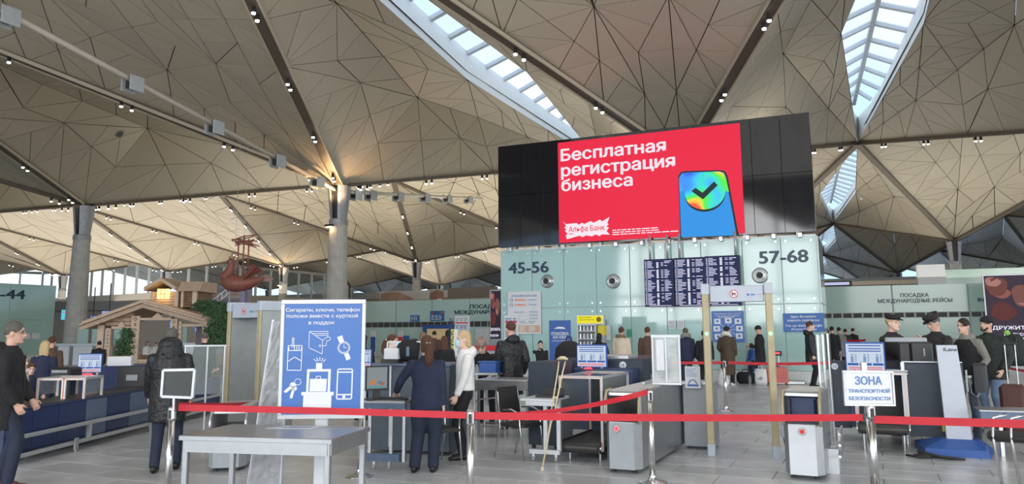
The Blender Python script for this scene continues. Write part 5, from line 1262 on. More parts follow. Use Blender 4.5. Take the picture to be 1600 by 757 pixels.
# orange-striped boards leaning on the frame
# ================================================================== desks left of centre
f = Fr(650, 11.6, R(9)); t = f.thing('security_counter', 'slate blue counter behind the uniformed woman', 'counter')
a, b, z1 = f.X(575), f.X(703), f.Z(569, 640); MB().bbox(a, b, 0, .75, .05, z1-.03, .01).build('body', mat('counter_slate', (.075, .10, .13), .5), t); MB().bbox(a-.02, b+.02, -.02, .77, z1-.03, z1, .008).build('top', M['steel_blue_panel'], t)
MB().bbox(f.X(609), f.X(612), -.02, 0, .1, z1-.03, .003).build('edge_strip', M['alu'], t); zc = z1
tg = f.thing('counter_glass', 'low glass screen on the slate counter', 'screen'); MB().box(f.X(592), f.X(655), .3, .31, zc, f.Z(536, 620)).build('pane', M['clear_glass'], tg); MB().bbox(f.X(592)-.01, f.X(655)+.01, .29, .32, f.Z(536, 620), f.Z(534, 620), .003).build('top_rail', M['white_steel'], tg); MB().bbox(f.X(592)-.02, f.X(592), .29, .32, zc, f.Z(536, 620), .003).build('upright', M['white_steel'], tg)
t = thing('backpack', 'black rucksack lying on the slate counter behind the uniformed woman', 'bag', f.P(640, 600, .35)-Vector((0, 0, f.P(640, 600, .35).z-zc)), f.rz); MB().loft([(-.17, 0, .16), (-.1, 0, .17), (.1, 0, .18), (.17, 0, .17)], [(.12, .10), (.17, .14), (.18, .14), (.13, .1)], 14, (0, 0, 1)).build('bag_body', M['black_cloth'], t, smooth=True); MB().bbox(0, .05, -.15, -.135, .1, .24, .003).build('tag_label', M['steel_blue_panel'], t)
t = thing('tape_dispenser', 'white box with a black base on the slate counter', 'printer', f.P(613, 600, .25)-Vector((0, 0, f.P(613, 600, .25).z-zc)), f.rz); MB().bbox(-.11, .12, -.1, .1, .06, .22, .02).build('white_case', M['white'], t); MB().bbox(-.14, .14, -.12, .12, 0, .06, .015).build('base', M['black_plastic'], t)
# desk with monitor
f = Fr(600, 10.3, YAW-R(14)); t = f.thing('operator_desk', 'grey desk with casters where the uniformed woman stands', 'desk')
a, b, z = f.X(568), f.X(633), f.Z(627, 605); MB().bbox(a, b, 0, .6, z-.03, z, .006).build('desk_top', M['brushed'], t); MB().bbox(a, b, .0, .03, z-.10, z-.03, .004).build('front_rail', M['steel_blue_panel'], t)
for x in (a+.05, f.X(607), b-.05): MB().bbox(x-.022, x+.022, .1, .145, .1, z-.03, .004).build('leg', M['steel'], t)
MB().bbox(a, b-.1, .08, .16, .1, .2, .006).build('base_rail', M['steel_blue_panel'], t)
for x in (a+.12, f.X(605)): 
    c_ = MB().bbox(x-.02, x+.02, .10, .14, .05, .10, .003).build('caster', M['steel'], t); MB().cyl((x-.012, .12, .035), (x+.012, .12, .035), .035, seg=14).build('wheel', M['grey_plastic'], c_)
zd = z
f3 = Fr(590, 10.45, YAW+R(24)); t = f3.thing('operator_monitor', 'flat monitor showing orange and blue X-ray shapes on the grey desk', 'monitor')
x0, x1, z0, z1 = f3.X(571), f3.X(607), f3.Z(611, 590), f3.Z(572, 590)
MB().bbox(x0, x1, 0, .04, z0, z1, .01).build('case', M['black_plastic'], t); fc = MB().box(x0+.02, x1-.02, -.004, -.0, z0+.03, z1-.02).build('display', glow('monitor_grey', (.32, .36, .38), .7), t)
for q, (x, zz_, c) in enumerate(((.30, .30, (.6, .2, .05)), (.38, .38, (.5, .25, .08)), (.62, .33, (.08, .22, .4)), (.72, .28, (.45, .12, .05)))): MB().ell((x0+(x1-x0)*x, -.006, z0+(z1-z0)*zz_), .035, .002, .022, 10, 6).build('scan_shape', glow('scan_%d' % q, c, .9), fc)
MB().box(x0+.04, x1-.04, -.008, -.004, z0+.035, z0+.06).build('tool_bar', glow('scan_bar', (.1, .3, .35), .9), fc)
MB().bbox((x0+x1)/2-.04, (x0+x1)/2+.04, .0, .05, zd, z0, .004).build('neck', M['black_plastic'], t); MB().bbox((x0+x1)/2-.14, (x0+x1)/2+.14, -.1, .12, zd, zd+.015, .006).build('base', M['black_plastic'], t)
q = f.P(622, 624, .2); t = thing('keyboard', 'black keyboard on the grey desk', 'keyboard', (q.x-.1, q.y, zd), f.rz); MB().bbox(-.2, .2, -.07, .07, .0, .03, .008).build('key_bed', M['black_plastic'], t)
q = f.P(634, 624, .1); t = thing('computer_mouse', 'black computer mouse on the grey desk under the woman\'s hand', 'mouse', (q.x, q.y, zd)); MB().ell((0, 0, .018), .035, .055, .018).build('shell', M['black_plastic'], t, smooth=True)
# small instruction panel just right of the poster
f_ = Fr(573, 11.2, R(12)); tm = f_.thing('instruction_monitor', 'blue-framed instruction panel partly hidden by the right edge of the tall poster', 'monitor'); zz0 = f_.Z(574, 572)
xray_poster(tm, f_.X(558), f_.X(579), zz0, f_.Z(546, 572), 0); MB().bbox(f_.X(566), f_.X(571), .02, .05, 0, zz0, .004).build('stand', M['alu'], tm)
# chairs
def chair(lab, loc, rz):
    t = thing('visitor_chair', lab, 'chair', loc, rz, 'black chrome visitor chairs')
    MB().bbox(-.22, .22, -.22, .22, .43, .48, .02).build('seat', M['rubber'], t); MB().xprism([(.20, .58), (.27, .95), (.24, .96), (.17, .6)], -.2, .2).build('backrest', M['rubber'], t)
    for s in (-1, 1):
        MB().loft([(s*.23, -.24, 0), (s*.23, -.17, .43), (s*.24, -.16, .62), (s*.24, -.02, .67), (s*.24, .18, .66)], .0125, 8).build('front_leg', M['chrome'], t, smooth=True)
        MB().loft([(s*.23, .30, 0), (s*.23, .19, .43), (s*.22, .24, .9)], .0125, 8).build('rear_leg', M['chrome'], t, smooth=True)
    return t
q = atz(812, 716); chair('black and chrome chair facing right, by the rolling desk', (q.x-.0, q.y+.05, 0), R(75))
q = ats(684, 700, 10.75); chair('black and chrome chair behind the uniformed woman', (q.x, q.y, 0), R(60))
# metal trolley/table behind
f = Fr(790, 13.2, R(6)); t = f.thing('tray_conveyor', 'transparent-edged steel tray table in front of the man in the long black coat', 'table')
a, b, z = f.X(742), f.X(825), f.Z(594, 785); MB().bbox(a, b, 0, .7, z-.03, z, .008).build('table_top', M['steel'], t); MB().bbox(a, b, .0, .04, z-.17, z-.03, .005).build('front_apron', M['brushed'], t)
for x in (a+.04, b-.04): MB().bbox(x-.02, x+.02, .05, .09, 0, z-.03, .004).build('leg', M['steel'], t)
for px in (688, 716): pass
t = f.thing('luggage_trolley', 'pink-railed metal luggage rack behind the blond woman', 'rack')
for z_ in (.35, .6, .78): MB().loft([(f.X(735), .2, z_-.06), (f.X(742), .15, z_), (f.X(786), .1, z_+.06)], .014, 8).build('rail', mat('rail_pink', (.60, .45, .50), .35, .4), t, smooth=True)
for px in (736, 752, 784): MB().cyl((f.X(px), .15, 0), (f.X(px), .15, .8), .014).build('upright', M['chrome'], t)
MB().bbox(f.X(742), f.X(783), .1, .5, .16, .2, .01).build('deck', M['steel'], t)
f4 = Fr(765, 14.2, R(6)); t = thing('blue_crate', 'blue plastic crate in front of the bending woman in the floral hat', 'crate', (f4.o.x, f4.o.y, f4.Z(583, 765)), f4.rz); MB().bbox(f4.X(748), f4.X(775), 0, .3, 0, f4.Z(567, 765)-f4.Z(583, 765), .01).build('crate_body', M['royal'], t)
MB().bbox(f4.X(746), f4.X(777), -.01, .31, f4.Z(567, 765)-f4.Z(583, 765), f4.Z(567, 765)-f4.Z(583, 765)+.02, .005).build('rim', M['royal'], t)
tt = f4.thing('crate_table', 'low steel table carrying the blue crate', 'table'); MB().bbox(f4.X(742), f4.X(779), -.05, .5, f4.Z(583, 765)-.04, f4.Z(583, 765)-.002, .006).build('table_top', M['steel'], tt); 
for px in (745, 777): MB().bbox(f4.X(px)-.02, f4.X(px)+.02, 0, .04, 0, f4.Z(583, 765)-.04, .004).build('leg', M['steel'], tt)
f5 = Fr(745, 19, 0); t = f5.thing('red_counter', 'red-topped counter behind the bending woman', 'counter'); MB().bbox(f5.X(736), f5.X(782), 0, .6, 0, f5.Z(548, 760), .01).build('body', M['grey_box'], t); MB().bbox(f5.X(736)-.02, f5.X(782)+.02, -.03, .63, f5.Z(548, 760), f5.Z(541, 760), .01).build('red_top', M['belt_red'], t)

# ================================================================== left lane
A0 = atz(14, 716, .12); A1 = atz(240, 660, .12); d = A1-A0; rzl = math.atan2(d.y, d.x)-0
fl_ = Fr(0, 0, rzl, loc=(A0.x, A0.y, 0)); t = fl_.thing('panelled_conveyor', 'long low conveyor clad in dark blue panels along the left side', 'conveyor')
edges = [12, 57, 96, 138, 170, 205, 236, 262, 292, 322, 345]
for k, (l, r) in enumerate(zip(edges[:-1], edges[1:])):
    c = 'steel_blue_panel' if k in (3, 5, 7) else 'blue_panel'
    MB().bbox(fl_.X(l)+.008, fl_.X(r)-.008, 0, .03, .16, .72, .006).build('panel', M[c], t, label='grey-blue panel' if k in (3, 5, 7) else None)
Lx = fl_.X(345)
MB().bbox(-.1, Lx, .03, .65, .14, .70, .01).build('body', M['navy_dark'], t); MB().bbox(-.1, Lx, -.01, .66, .72, .74, .004).build('top_edge', M['navy'], t); MB().box(0, Lx, .05, .6, .741, .75).build('belt_bed', M['belt_rubber'], t)
zr = [fl_.Z(640+48, 16), fl_.Z(724, 14)]
for z in (.38, .13): MB().bbox(-.02, Lx, -.12, -.06, z-.025, z+.025, .006).build('guard_rail', M['alu'], t)
for x in (-.02, fl_.X(134), Lx-.06): MB().bbox(x, x+.055, -.12, -.06, .155, .355, .004).build('guard_post', M['alu'], t)
for px in (112, 228): x = fl_.X(px); b_ = MB().bbox(x-.05, x+.05, -.15, -.12, .03, .20, .01).build('foot_bracket', M['steel'], t); MB().cyl((x, -.13, 0), (x, -.13, .05), .014).build('foot_screw', M['steel'], b_)
# left X-ray machine & things on it
f = Fr(185, 14.9, YAW+R(14)); t = f.thing('xray_scanner', 'dark blue X-ray scanner of the left lane behind the blue panels', 'scanner')
MB().bbox(f.X(144), f.X(240), 0, 1.2, .2, f.Z(573, 180), .02).build('cabinet', M['navy'], t); MB().bbox(f.X(184), f.X(240), -.03, 0, .5, f.Z(573, 200), .01).build('dark_panel', M['black_plastic'], t); MB().bbox(f.X(197), f.X(215), -.05, -.03, f.Z(595, 206), f.Z(586, 206), .005).build('handle_recess', M['grey_plastic'], t)
MB().bbox(f.X(240), f.X(290), .1, 1.2, .2, f.Z(576, 260), .02).build('cabinet_end', M['black_plastic'], t)
zs = f.Z(573, 180)
tb = thing('white_box', 'small white box standing on the left scanner', 'box', (f.P(186, 572, .3).x, f.P(186, 572, .3).y, zs), f.rz); MB().bbox(-.21, .21, 0, .25, 0, .17, .01).build('carton', M['white'], tb)
f_ = Fr(138, 14.1, YAW+R(6)); tm = f_.thing('instruction_monitor', 'glowing instruction panel above the left scanner', 'monitor'); xray_poster(tm, f_.X(119), f_.X(157), f_.Z(583, 138), f_.Z(553, 138), 0); MB().bbox(f_.X(123), f_.X(153), -.02, .12, 0, f_.Z(586, 138), .004).build('pedestal', M['navy'], tm); MB().ell((f_.X(138), -.05, f_.Z(586, 138)), .09, .03, .025).build('red_light', G['redled'], tm)
f = Fr(100, 12.3, YAW+R(6)); t = f.thing('glass_hood', 'aluminium framed glass hood over the left conveyor', 'hood')
alu_frame(t, f.X(57), f.X(146, .3), 0, .7, .75, f.Z(591, 100)); u = MB().bbox(f.X(96), f.X(103), 0, .045, .75, f.Z(591, 100), .004).build('upright', M['alu'], t); MB().box(f.X(98.5), f.X(100.5), -.002, 0, .75, f.Z(593, 100)).build('seal', M['orange_seal'], u)
f = Fr(90, 13.4, YAW); t = f.thing('desk_printer', 'black printer behind the glass hood', 'printer'); MB().bbox(f.X(76), f.X(108), 0, .4, f.Z(591, 90)-.05, f.Z(575, 90), .03).build('case', M['black_plastic'], t); MB().bbox(f.X(80), f.X(104), -.02, .02, f.Z(583, 90), f.Z(579, 90), .004).build('paper_slot', M['grey_plastic'], t); MB().bbox(f.X(80), f.X(104), .1, .3, 0, f.Z(591, 90)-.05, .01).build('stand', M['navy_dark'], t)
p3 = atz(352, 738); pedestal('grey roller table with a red button, half hidden behind the steel table', (p3.x, p3.y, 0), YAW+R(10), .46, 1.3, .78, button=2, col='grey_box')
f = Fr(318, 12.4, YAW+R(10)); t = f.thing('glass_screen', 'clear glass screen with a white rail beside the hooded man', 'screen')
MB().box(f.X(287), f.X(349), 0, .01, .8, f.Z(541, 318)).build('pane', M['clear_glass'], t); MB().bbox(f.X(285), f.X(352), -.02, .03, f.Z(542, 318), f.Z(539.5, 318), .004).build('top_rail', M['white_steel'], t)
for px in (287, 322, 349): MB().bbox(f.X(px)-.012, f.X(px)+.012, -.01, .02, .0, f.Z(541, 318), .003).build('upright', M['white_steel'], t)
# ================================================================== wooden fair chalet, bird ship, greenery (left background)
f = Fr(230, 30, YAW); t = f.thing('wooden_chalet', 'carved wooden market chalet with a small turret, behind the hooded man', 'chalet')
X = lambda px, dy=0: f.X(px, dy, 510); Z = lambda py, dy=0: f.Z(py, 230, dy)
ZE, ZR = Z(505), Z(470)
def slab(name, p, q, th, y0, y1, material):     # roof slope between (x, z) points
    return MB().prism([(p[0], p[1]), (q[0], q[1]), (q[0], q[1]+th), (p[0], p[1]+th)], y0, y1).build(name, M[material], t)
slab('roof_slope', (X(138), Z(514)), (X(232), Z(480)), .28, -.5, 2.6, 'wood'); slab('roof_slope', (X(232), Z(480)), (X(331), Z(508)), .28, -.5, 2.6, 'wood')
for p, q in (((138, 512), (232, 477.5)), ((232, 477.5), (331, 505.5))):
    mb = MB(); n = 26
    mb.beam((X(p[0]), -.55, Z(p[1])+.1), (X(q[0]), -.55, Z(q[1])+.1), .05, .26, (0, 1, 0)); o = mb.build('fascia_board', M['wood_light'], t)
    for k in range(n):
        u = (k+.5)/n; x = X(p[0]+(q[0]-p[0])*u); z = Z(p[1]+(q[1]-p[1])*u)-.04
        MB().cyl((x, -.58, z), (x, -.53, z), .07, seg=8).build('scallop', M['wood'], o)
def cpost(l, r, pt, carved):
    p = MB().bbox(X(l), X(r), -.12, .0, 0, Z(pt), .01).build('carved_post', M['wood_light'], t)
    if carved:
        n = 7; c = (X(l)+X(r))/2; r_ = (X(r)-X(l))*.22
        for k in range(n):
            z = Z(pt)-.12-k*(Z(pt)-.9)/n
            if k % 2: MB().box(c-r_*.6, c+r_*.6, -.125, -.121, z-r_*.8, z+r_*.8).build('carved_slot', M['wood_dark'], p)
            else:
                for a in range(4): MB().cyl((c+r_*.8*math.cos(a*PI/2), -.125, z+r_*.8*math.sin(a*PI/2)), (c+r_*.8*math.cos(a*PI/2), -.121, z+r_*.8*math.sin(a*PI/2)), r_*.45, seg=8).build('carved_hole', M['wood_dark'], p)
for l, r, pt, cv in ((155, 165, 508, 0), (168, 176, 513, 1), (207, 220, 494, 1), (268.5, 279, 499, 1), (281, 286, 503, 1), (318, 326, 508, 1)): cpost(l, r, pt, cv)
for l, r, a, b in ((176, 207, 510, 514), (220, 269, 497, 501), (286, 320, 507, 511), (155, 326, 562, 566)): MB().bbox(X(l), X(r), -.1, .05, Z(b), Z(a), .01).build('cross_beam', M['wood_light'], t)
MB().prism([(X(186), Z(510)), (X(197), Z(510)), (X(191.5), Z(502))], -.1, -.04).build('triangle_ornament', M['wood_light'], t)
MB().prism([(X(238), Z(497)), (X(256), Z(497)), (X(247), Z(489))], -.1, -.04).build('triangle_ornament', M['wood_light'], t)
for k in range(3):
    l = MB(); z = Z(506)+k*.16; l.cyl((X(165), .05, z), (X(207), .05, z+.0), .08, seg=8); l.build('log', M['wood'], t)
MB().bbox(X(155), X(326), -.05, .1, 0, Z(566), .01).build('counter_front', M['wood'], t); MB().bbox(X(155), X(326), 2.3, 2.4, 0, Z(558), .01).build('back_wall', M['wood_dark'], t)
# turret
zt0, zt1 = Z(481), Z(456)
for k in range(6):
    z = zt0+(k+.5)*(zt1-zt0)/6; MB().cyl((X(236), .2, z), (X(270), .2, z), .055, seg=8).build('turret_log', M['wood'], t); MB().cyl((X(282), .25, z), (X(298), .25, z), .055, seg=8).build('turret_log', M['wood_dark'], t)
for l, r in ((231, 236), (269, 275), (279, 283), (297, 304)): MB().bbox(X(l), X(r), .05, .2, zt0, zt1, .01).build('turret_post', M['wood_light'], t)
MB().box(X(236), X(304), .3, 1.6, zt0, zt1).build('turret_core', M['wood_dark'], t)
slab('turret_roof', (X(224), Z(455)), (X(249), Z(440)), .14, -.15, 1.7, 'wood'); slab('turret_roof', (X(249), Z(440)), (X(274), Z(455)), .14, -.15, 1.7, 'wood')
MB().xprism([(-.1, Z(456)), (1.7, Z(456)), (1.7, Z(440)), (.35, Z(440))], X(274), X(310)).build('turret_roof', M['wood'], t)
MB().box(X(243), X(260), -.02, .14, Z(467.5), Z(452)).build('amber_window', M['amber_glass'], t)
for k in (1, 2): MB().box(X(243+5.7*k)-.012, X(243+5.7*k)+.012, -.03, -.02, Z(467.5), Z(452)).build('window_bar', M['wood'], t)
MB().box(X(243), X(260), -.03, -.02, Z(460.5), Z(459.5)).build('window_bar', M['wood'], t)
# ladder and lilac banner
f = Fr(350, 29.3, YAW); t = f.thing('wooden_ladder', 'grey ladder leaning from the greenery up to the bird sculpture', 'ladder')
a0, b0 = f.P(309, 484)-f.o, f.P(352, 449)-f.o
for off in (0, .45):
    MB().beam(a0+Vector((0, 0, 0))+Vector((off*0, 0, -off*.55)), b0+Vector((0, 0, -off*.55)), .05, .05).build('rail', M['column_steel'], t) if False else MB().beam((f.X(309), 0, f.Z(484, 309)-off*.5), (f.X(352), 0, f.Z(449, 352)-off*.5), .05, .05).build('rail', M['column_steel'], t)
for k in range(6):
    u = .1+k*.16; x = f.X(309)+(f.X(352)-f.X(309))*u; z = f.Z(484, 309)+(f.Z(449, 352)-f.Z(484, 309))*u; MB().beam((x, 0, z), (x, 0, z-.24), .04, .04, (0, 1, 0)).build('rung', M['column_steel'], t)
MB().cyl((f.X(352), .02, 0), (f.X(352), .02, f.Z(449, 352)), .03).build('stay', M['column_steel'], t)
f = Fr(345, 33.4, YAW); t = f.thing('lilac_banner', 'lilac grey banner wall with pale lettering behind the bird sculpture', 'banner')
MB().bbox(f.X(302), f.X(386), 0, .2, 0, f.Z(447, 345), .01).build('banner_wall', mat('lilac_wall', (.26, .23, .28), .7), t); MB().box(f.X(303), f.X(370), -.01, 0, f.Z(467, 340), f.Z(457, 340)).build('banner_strip', mat('lilac_strip', (.48, .40, .38), .7), t)
for s_, l, r, y in (('Родные', 312, 331, 460.5), ('просторы', 310, 334, 466), ('Алабуга', 352, 367, 462)): mb = text_mb(s_, width=f.X(r)-f.X(l), height=.11, x=(f.X(l)+f.X(r))/2, z=f.Z(y, 330), bold=.02); link('lettering', mb.mesh('t'), mat('lilac_text', (.40, .22, .18), .7), t, (0, -.014, 0))
def foliage(name, lab, cat, f, blobs, n, seed):
    t = f.thing(name, lab, cat); r = random.Random(seed); mb = MB()
    for _ in range(n):
        cx, cz, rx, rz_ = r.choice(blobs); a, q = r.uniform(0, 2*PI), math.sqrt(r.random())
        p = Vector((cx+rx*q*math.cos(a), r.uniform(-.25, .25), cz+rz_*q*math.sin(a)))
        d = Vector((r.uniform(-1, 1), r.uniform(-1, 1), r.uniform(-1, .7))).normalized()*r.uniform(.10, .22); s = d.orthogonal().normalized()*.028; u = d.cross(s).normalized()*.022
        mb.add([p-s, p+s, p+u, p+d], [(0, 1, 3), (1, 2, 3), (2, 0, 3), (0, 2, 1)])
    mb.build('needles', M['leaf'], t, kind='stuff')
    for cx, cz, rx, rz_ in blobs: MB().cyl((cx-rx*.7, 0, cz), (cx+rx*.7, 0, cz), .03, seg=6).build('branch', M['wood_dark'], t)
    return t
f = Fr(335, 28.6, YAW)
XX = lambda px: f.X(px); ZZ = lambda py: f.Z(py, 335)
foliage('pine_garland', 'dark green pine garland draped over the chalet corner beside the left gate', 'garland', f, [(XX(318), ZZ(478), .5, .18), (XX(334), ZZ(484), .55, .28), (XX(341), ZZ(500), .35, .5), (XX(335), ZZ(522), .42, .5), (XX(347), ZZ(488), .35, .3)], 3600, 2)
f = Fr(400, 28.6, YAW); foliage('pine_garland', 'short bit of pine garland seen through the left gate', 'garland', f, [(f.X(400), f.Z(494, 400), .28, .12)], 420, 3)
f = Fr(400, 29.2, YAW); t = f.thing('log_wall', 'stacked log wall seen through the opening of the left gate', 'wall')
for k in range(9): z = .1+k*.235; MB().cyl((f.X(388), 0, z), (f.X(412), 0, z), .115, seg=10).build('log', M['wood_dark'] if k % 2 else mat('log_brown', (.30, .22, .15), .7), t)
f = Fr(190, 27.5, YAW); sh_ = foliage('potted_shrub', 'dark green shrub standing in the left opening of the chalet', 'plant', f, [(f.X(190), f.Z(545, 190), .25, .35), (f.X(193), f.Z(525, 193), .12, .25)], 700, 5)
MB().lathe([(.16, 0), (.22, .5), (.24, .95), (.20, .96)], seg=16).build('shrub_pot', M['wood_dark'], sh_)
# bird ship
f = Fr(375, 28.0, YAW); p0 = f.P(372, 440)-f.o; t = f.thing('bird_ship_sculpture', 'dark red wooden bird-shaped ship with a crown and masts, hanging above the left gate', 'sculpture')
bx = lambda px: f.X(px, 0, 430); bz = lambda py: f.Z(py, 375)
hull = MB().loft([(bx(346), 0, bz(436)), (bx(351), 0, bz(438)), (bx(360), 0, bz(441)), (bx(372), 0, bz(444)), (bx(388), 0, bz(443)), (bx(402), 0, bz(439)), (bx(412), 0, bz(435))], [(.05, .12), (.22, .22), (.31, .38), (.30, .44), (.24, .40), (.14, .22), (.04, .06)], 20, (0, 0, 1)); hull.build('hull', M['bird_red'], t, smooth=True)
MB().loft([(bx(353), 0, bz(437)), (bx(357), 0, bz(428)), (bx(360), 0, bz(420)), (bx(361), 0, bz(413)), (bx(360), 0, bz(408.5))], [.30, .21, .13, .11, .10], 14).build('neck', M['bird_red'], t, smooth=True)
MB().ell((bx(359.5), 0, bz(410)), .14, .11, .12).build('head', M['bird_red'], t, smooth=True); MB().cyl((bx(357), 0, bz(410)), (bx(352.5), 0, bz(410.5)), .04, .006, 8).build('beak', M['bird_red'], t)
for k in range(5): a = 2*PI*k/5; MB().cyl((bx(361)+.07*math.cos(a), .07*math.sin(a), bz(405.5)), (bx(361)+.11*math.cos(a), .11*math.sin(a), bz(400)), .02, .006, 6).build('crown_spike', M['bird_red'], t)
MB().cyl((bx(361), 0, bz(406)), (bx(361), 0, bz(395)), .018, seg=6).build('crown_rod', M['bird_red'], t)
for s in (-1, 1):
    for k in range(3):
        w = MB(); x0, z0 = bx(382), bz(437+2*k); x1, z1 = bx(421-k*3), bz(437-2*k if s > 0 else 428-3*k)
        w.add([(x0, s*.25, z0), (x1-.15, s*(.55+.12*k), z1-.05), (x1, s*(.6+.12*k), z1+.05), (x1-.2, s*(.6+.12*k), z1+.14), (x0, s*.2, z0+.12), (x0, s*.25-.03, z0), (x1-.15, s*(.55+.12*k)-.03, z1-.05), (x1, s*(.6+.12*k)-.03, z1+.05), (x1-.2, s*(.6+.12*k)-.03, z1+.14), (x0, s*.2-.03, z0+.12)],
              [(0, 1, 2, 3, 4), (9, 8, 7, 6, 5)]+[(i, i+5, (i+1) % 5+5, (i+1) % 5) for i in range(5)]).build('wing_feather', M['bird_red'] if s < 0 else mat('feather_pink', (.36, .22, .20), .6), t)
MB().loft([(bx(346), .3, bz(440)), (bx(335), .35, bz(438)), (bx(327), .35, bz(436))], [(.1, .03), (.1, .02), (.03, .02)], 8).build('side_fin', mat('feather_pink', (.36, .22, .20), .6), t)
for k, px in enumerate((372.5, 379, 385)): MB().cyl((bx(px), (k-1)*.12, bz(432)), (bx(px), (k-1)*.12, bz(368 if k == 1 else 373)), .028, seg=8).build('mast', M['bird_red'], t, smooth=True)
rb = random.Random(8)
for k in range(9): z = bz(372+k*1.5); MB().loft([(bx(361+rb.uniform(0, 8)), rb.uniform(-.3, .3), z), (bx(378), rb.uniform(-.1, .1), z+rb.uniform(-.08, .08)), (bx(403-rb.uniform(0, 12)), rb.uniform(-.3, .3), z+rb.uniform(-.1, .1))], .022, 6).build('spar', M['bird_red'], t)
for px, yy in ((366, 0), (379, .0)): MB().cyl((bx(px), yy, bz(375)), (bx(px), yy, bz(375)+.0+6.2), .008, seg=5).build('hanging_wire', M['steel'], t)
MB().bbox(bx(378), bx(386), -.1, .1, 0, bz(455), .01).build('support_post', mat('support_purple', (.16, .14, .22), .6), t)

# check-in hall far left
ck = struct('wall_checkin', tuple(ats(90, 600, 62)[:2])+(0,), YAW)
f = Fr(90, 62, YAW); MB().box(f.X(-60), f.X(330), 0, .4, 0, f.Z(474, 150)).build('wall_body', M['wall_tan'], ck, kind='structure'); MB().box(f.X(-60), f.X(330), -1.5, 0, f.Z(486, 150), f.Z(472, 150)).build('fascia', mat('fascia_grey', (.28, .29, .30), .6), ck, kind='structure')
for k, (l, r, tp, bt, lab, g_, txt) in enumerate(((87, 110, 484, 501, 'cyan and magenta display at the corner of the green 33–44 block', 'cyan', None), (110.5, 123.5, 493, 501, 'small dark blue number board nearest the green block in the far check-in hall', None, '33'), (131, 144.5, 492.5, 500, 'small dark blue number board between the first one and the lilac display', None, '34'), (151, 174, 486, 496, 'lilac display above the left eave of the chalet', 'purple', None))):
    f = Fr((l+r)/2, 46, YAW); t = f.thing('overhead_display', lab, 'screen'); a, b, z0, z1 = f.X(l), f.X(r), f.Z(bt, l), f.Z(tp, l)
    MB().bbox(a, b, 0, .1, z0, z1, .01).build('case', M['sign_blue'], t); MB().cyl(((a+b)/2, .05, z1), ((a+b)/2, .05, z1+1.6), .03).build('hanger', M['dark_steel'], t)
    if g_: MB().box(a+.03, b-.03, -.01, -.001, z0+.03, z1-.03).build('display', G[g_], t)
    if g_ == 'cyan': MB().ell((a+(b-a)*.5, -.015, z0+.15), .2, .004, .1, 12, 6).build('display_shape', G['mag'], t); lines(t, a+.1, b-.1, z1-.25, z1-.1, 1, G['mag'], -.015, 3)
    if txt: btext(t, txt, (a+b)/2, z0+.07, (b-a)*.6, (z1-z0)*.55, M['white'], -.006, .03)
f = Fr(130, 42.6, YAW)
for k, (l, r) in enumerate(((86, 104), (110, 140), (146, 160), (250, 266), (286, 300))):
    t = f.thing('checkin_counter', ('white check-in counter at the corner of the green block', 'white check-in counter with a lit frame below the number boards', 'white check-in counter left of the chalet', 'pale counter seen through the middle of the chalet', 'pale counter seen through the right of the chalet')[k], 'counter'); f_ = f
    MB().bbox(f.X(l), f.X(r), 0, .8, 0, f.Z(541, 130), .02).build('counter_body', M['white'], t); MB().bbox(f.X(l)-.1, f.X(r)+.1, -.1, .1, f.Z(541, 130), f.Z(537, 130), .01).build('counter_top', M['alu'], t)
    MB().bbox(f.X(l), f.X(r), 1.8, 1.9, 1.0, f.Z(512, 130), .01).build('back_panel', M['green_glass_far'], t)
f = Fr(300, 40, YAW)
for k, (l, r, tp, bt) in enumerate(((259, 270, 501, 520), (299, 321, 511, 520))):
    t = f.thing('overhead_display', ('dark timetable display seen through the middle of the chalet', 'dark timetable display seen through the right of the chalet')[k], 'screen'); a, b, z0, z1 = f.X(l), f.X(r), f.Z(bt, 290), f.Z(tp, 290)
    MB().bbox(a, b, 0, .1, z0, z1, .01).build('case', G['monb'], t); MB().cyl(((a+b)/2, .05, z1), ((a+b)/2, .05, z1+1.0), .03).build('hanger', M['dark_steel'], t); lines(t, a+.05, b-.05, z0+.05, z1-.05, 6, G['fidt'], -.01, 3)
# papers on the 33-44 block
for k, px in enumerate((35, 47.5)):
    p = fb.P(px, 521, -.08); q = fb.P(px+11, 530, -.08); t = thing('notice', ('left', 'right')[k]+' of two white sheets on the green 33–44 block', 'notice', (p.x, p.y, q.z), fb.rz); MB().box(0, (q-p).length*.98, -.02, 0, 0, p.z-q.z).build('sheet', M['paper'], t)

# ================================================================== people
def ik(a, b, l1, l2, pole):
    a, b = Vector(a), Vector(b); d = b-a; L = min(d.length, (l1+l2)*.995); u = d.normalized(); b = a+u*L
    x = (l1*l1-l2*l2+L*L)/(2*L); h = math.sqrt(max(0, l1*l1-x*x)); pl = Vector(pole); pl = (pl-u*pl.dot(u)); pl = pl.normalized() if pl.length > 1e-5 else Vector((0, 1, 0))
    return a+u*x+pl*h, b
def voxel(mb, name, size, smooth=2):
    me = mb.mesh(name); o = bpy.data.objects.new('tmp', me); COL.objects.link(o)
    r = o.modifiers.new('r', 'REMESH'); r.mode = 'VOXEL'; r.voxel_size = size; r.use_smooth_shade = True
    if smooth: s = o.modifiers.new('s', 'SMOOTH'); s.factor = .5; s.iterations = smooth
    dg = bpy.context.evaluated_depsgraph_get(); out = bpy.data.meshes.new_from_object(o.evaluated_get(dg))
    bpy.data.objects.remove(o); bpy.data.meshes.remove(me); out.name = name
    for p in out.polygons: p.use_smooth = True
    return out
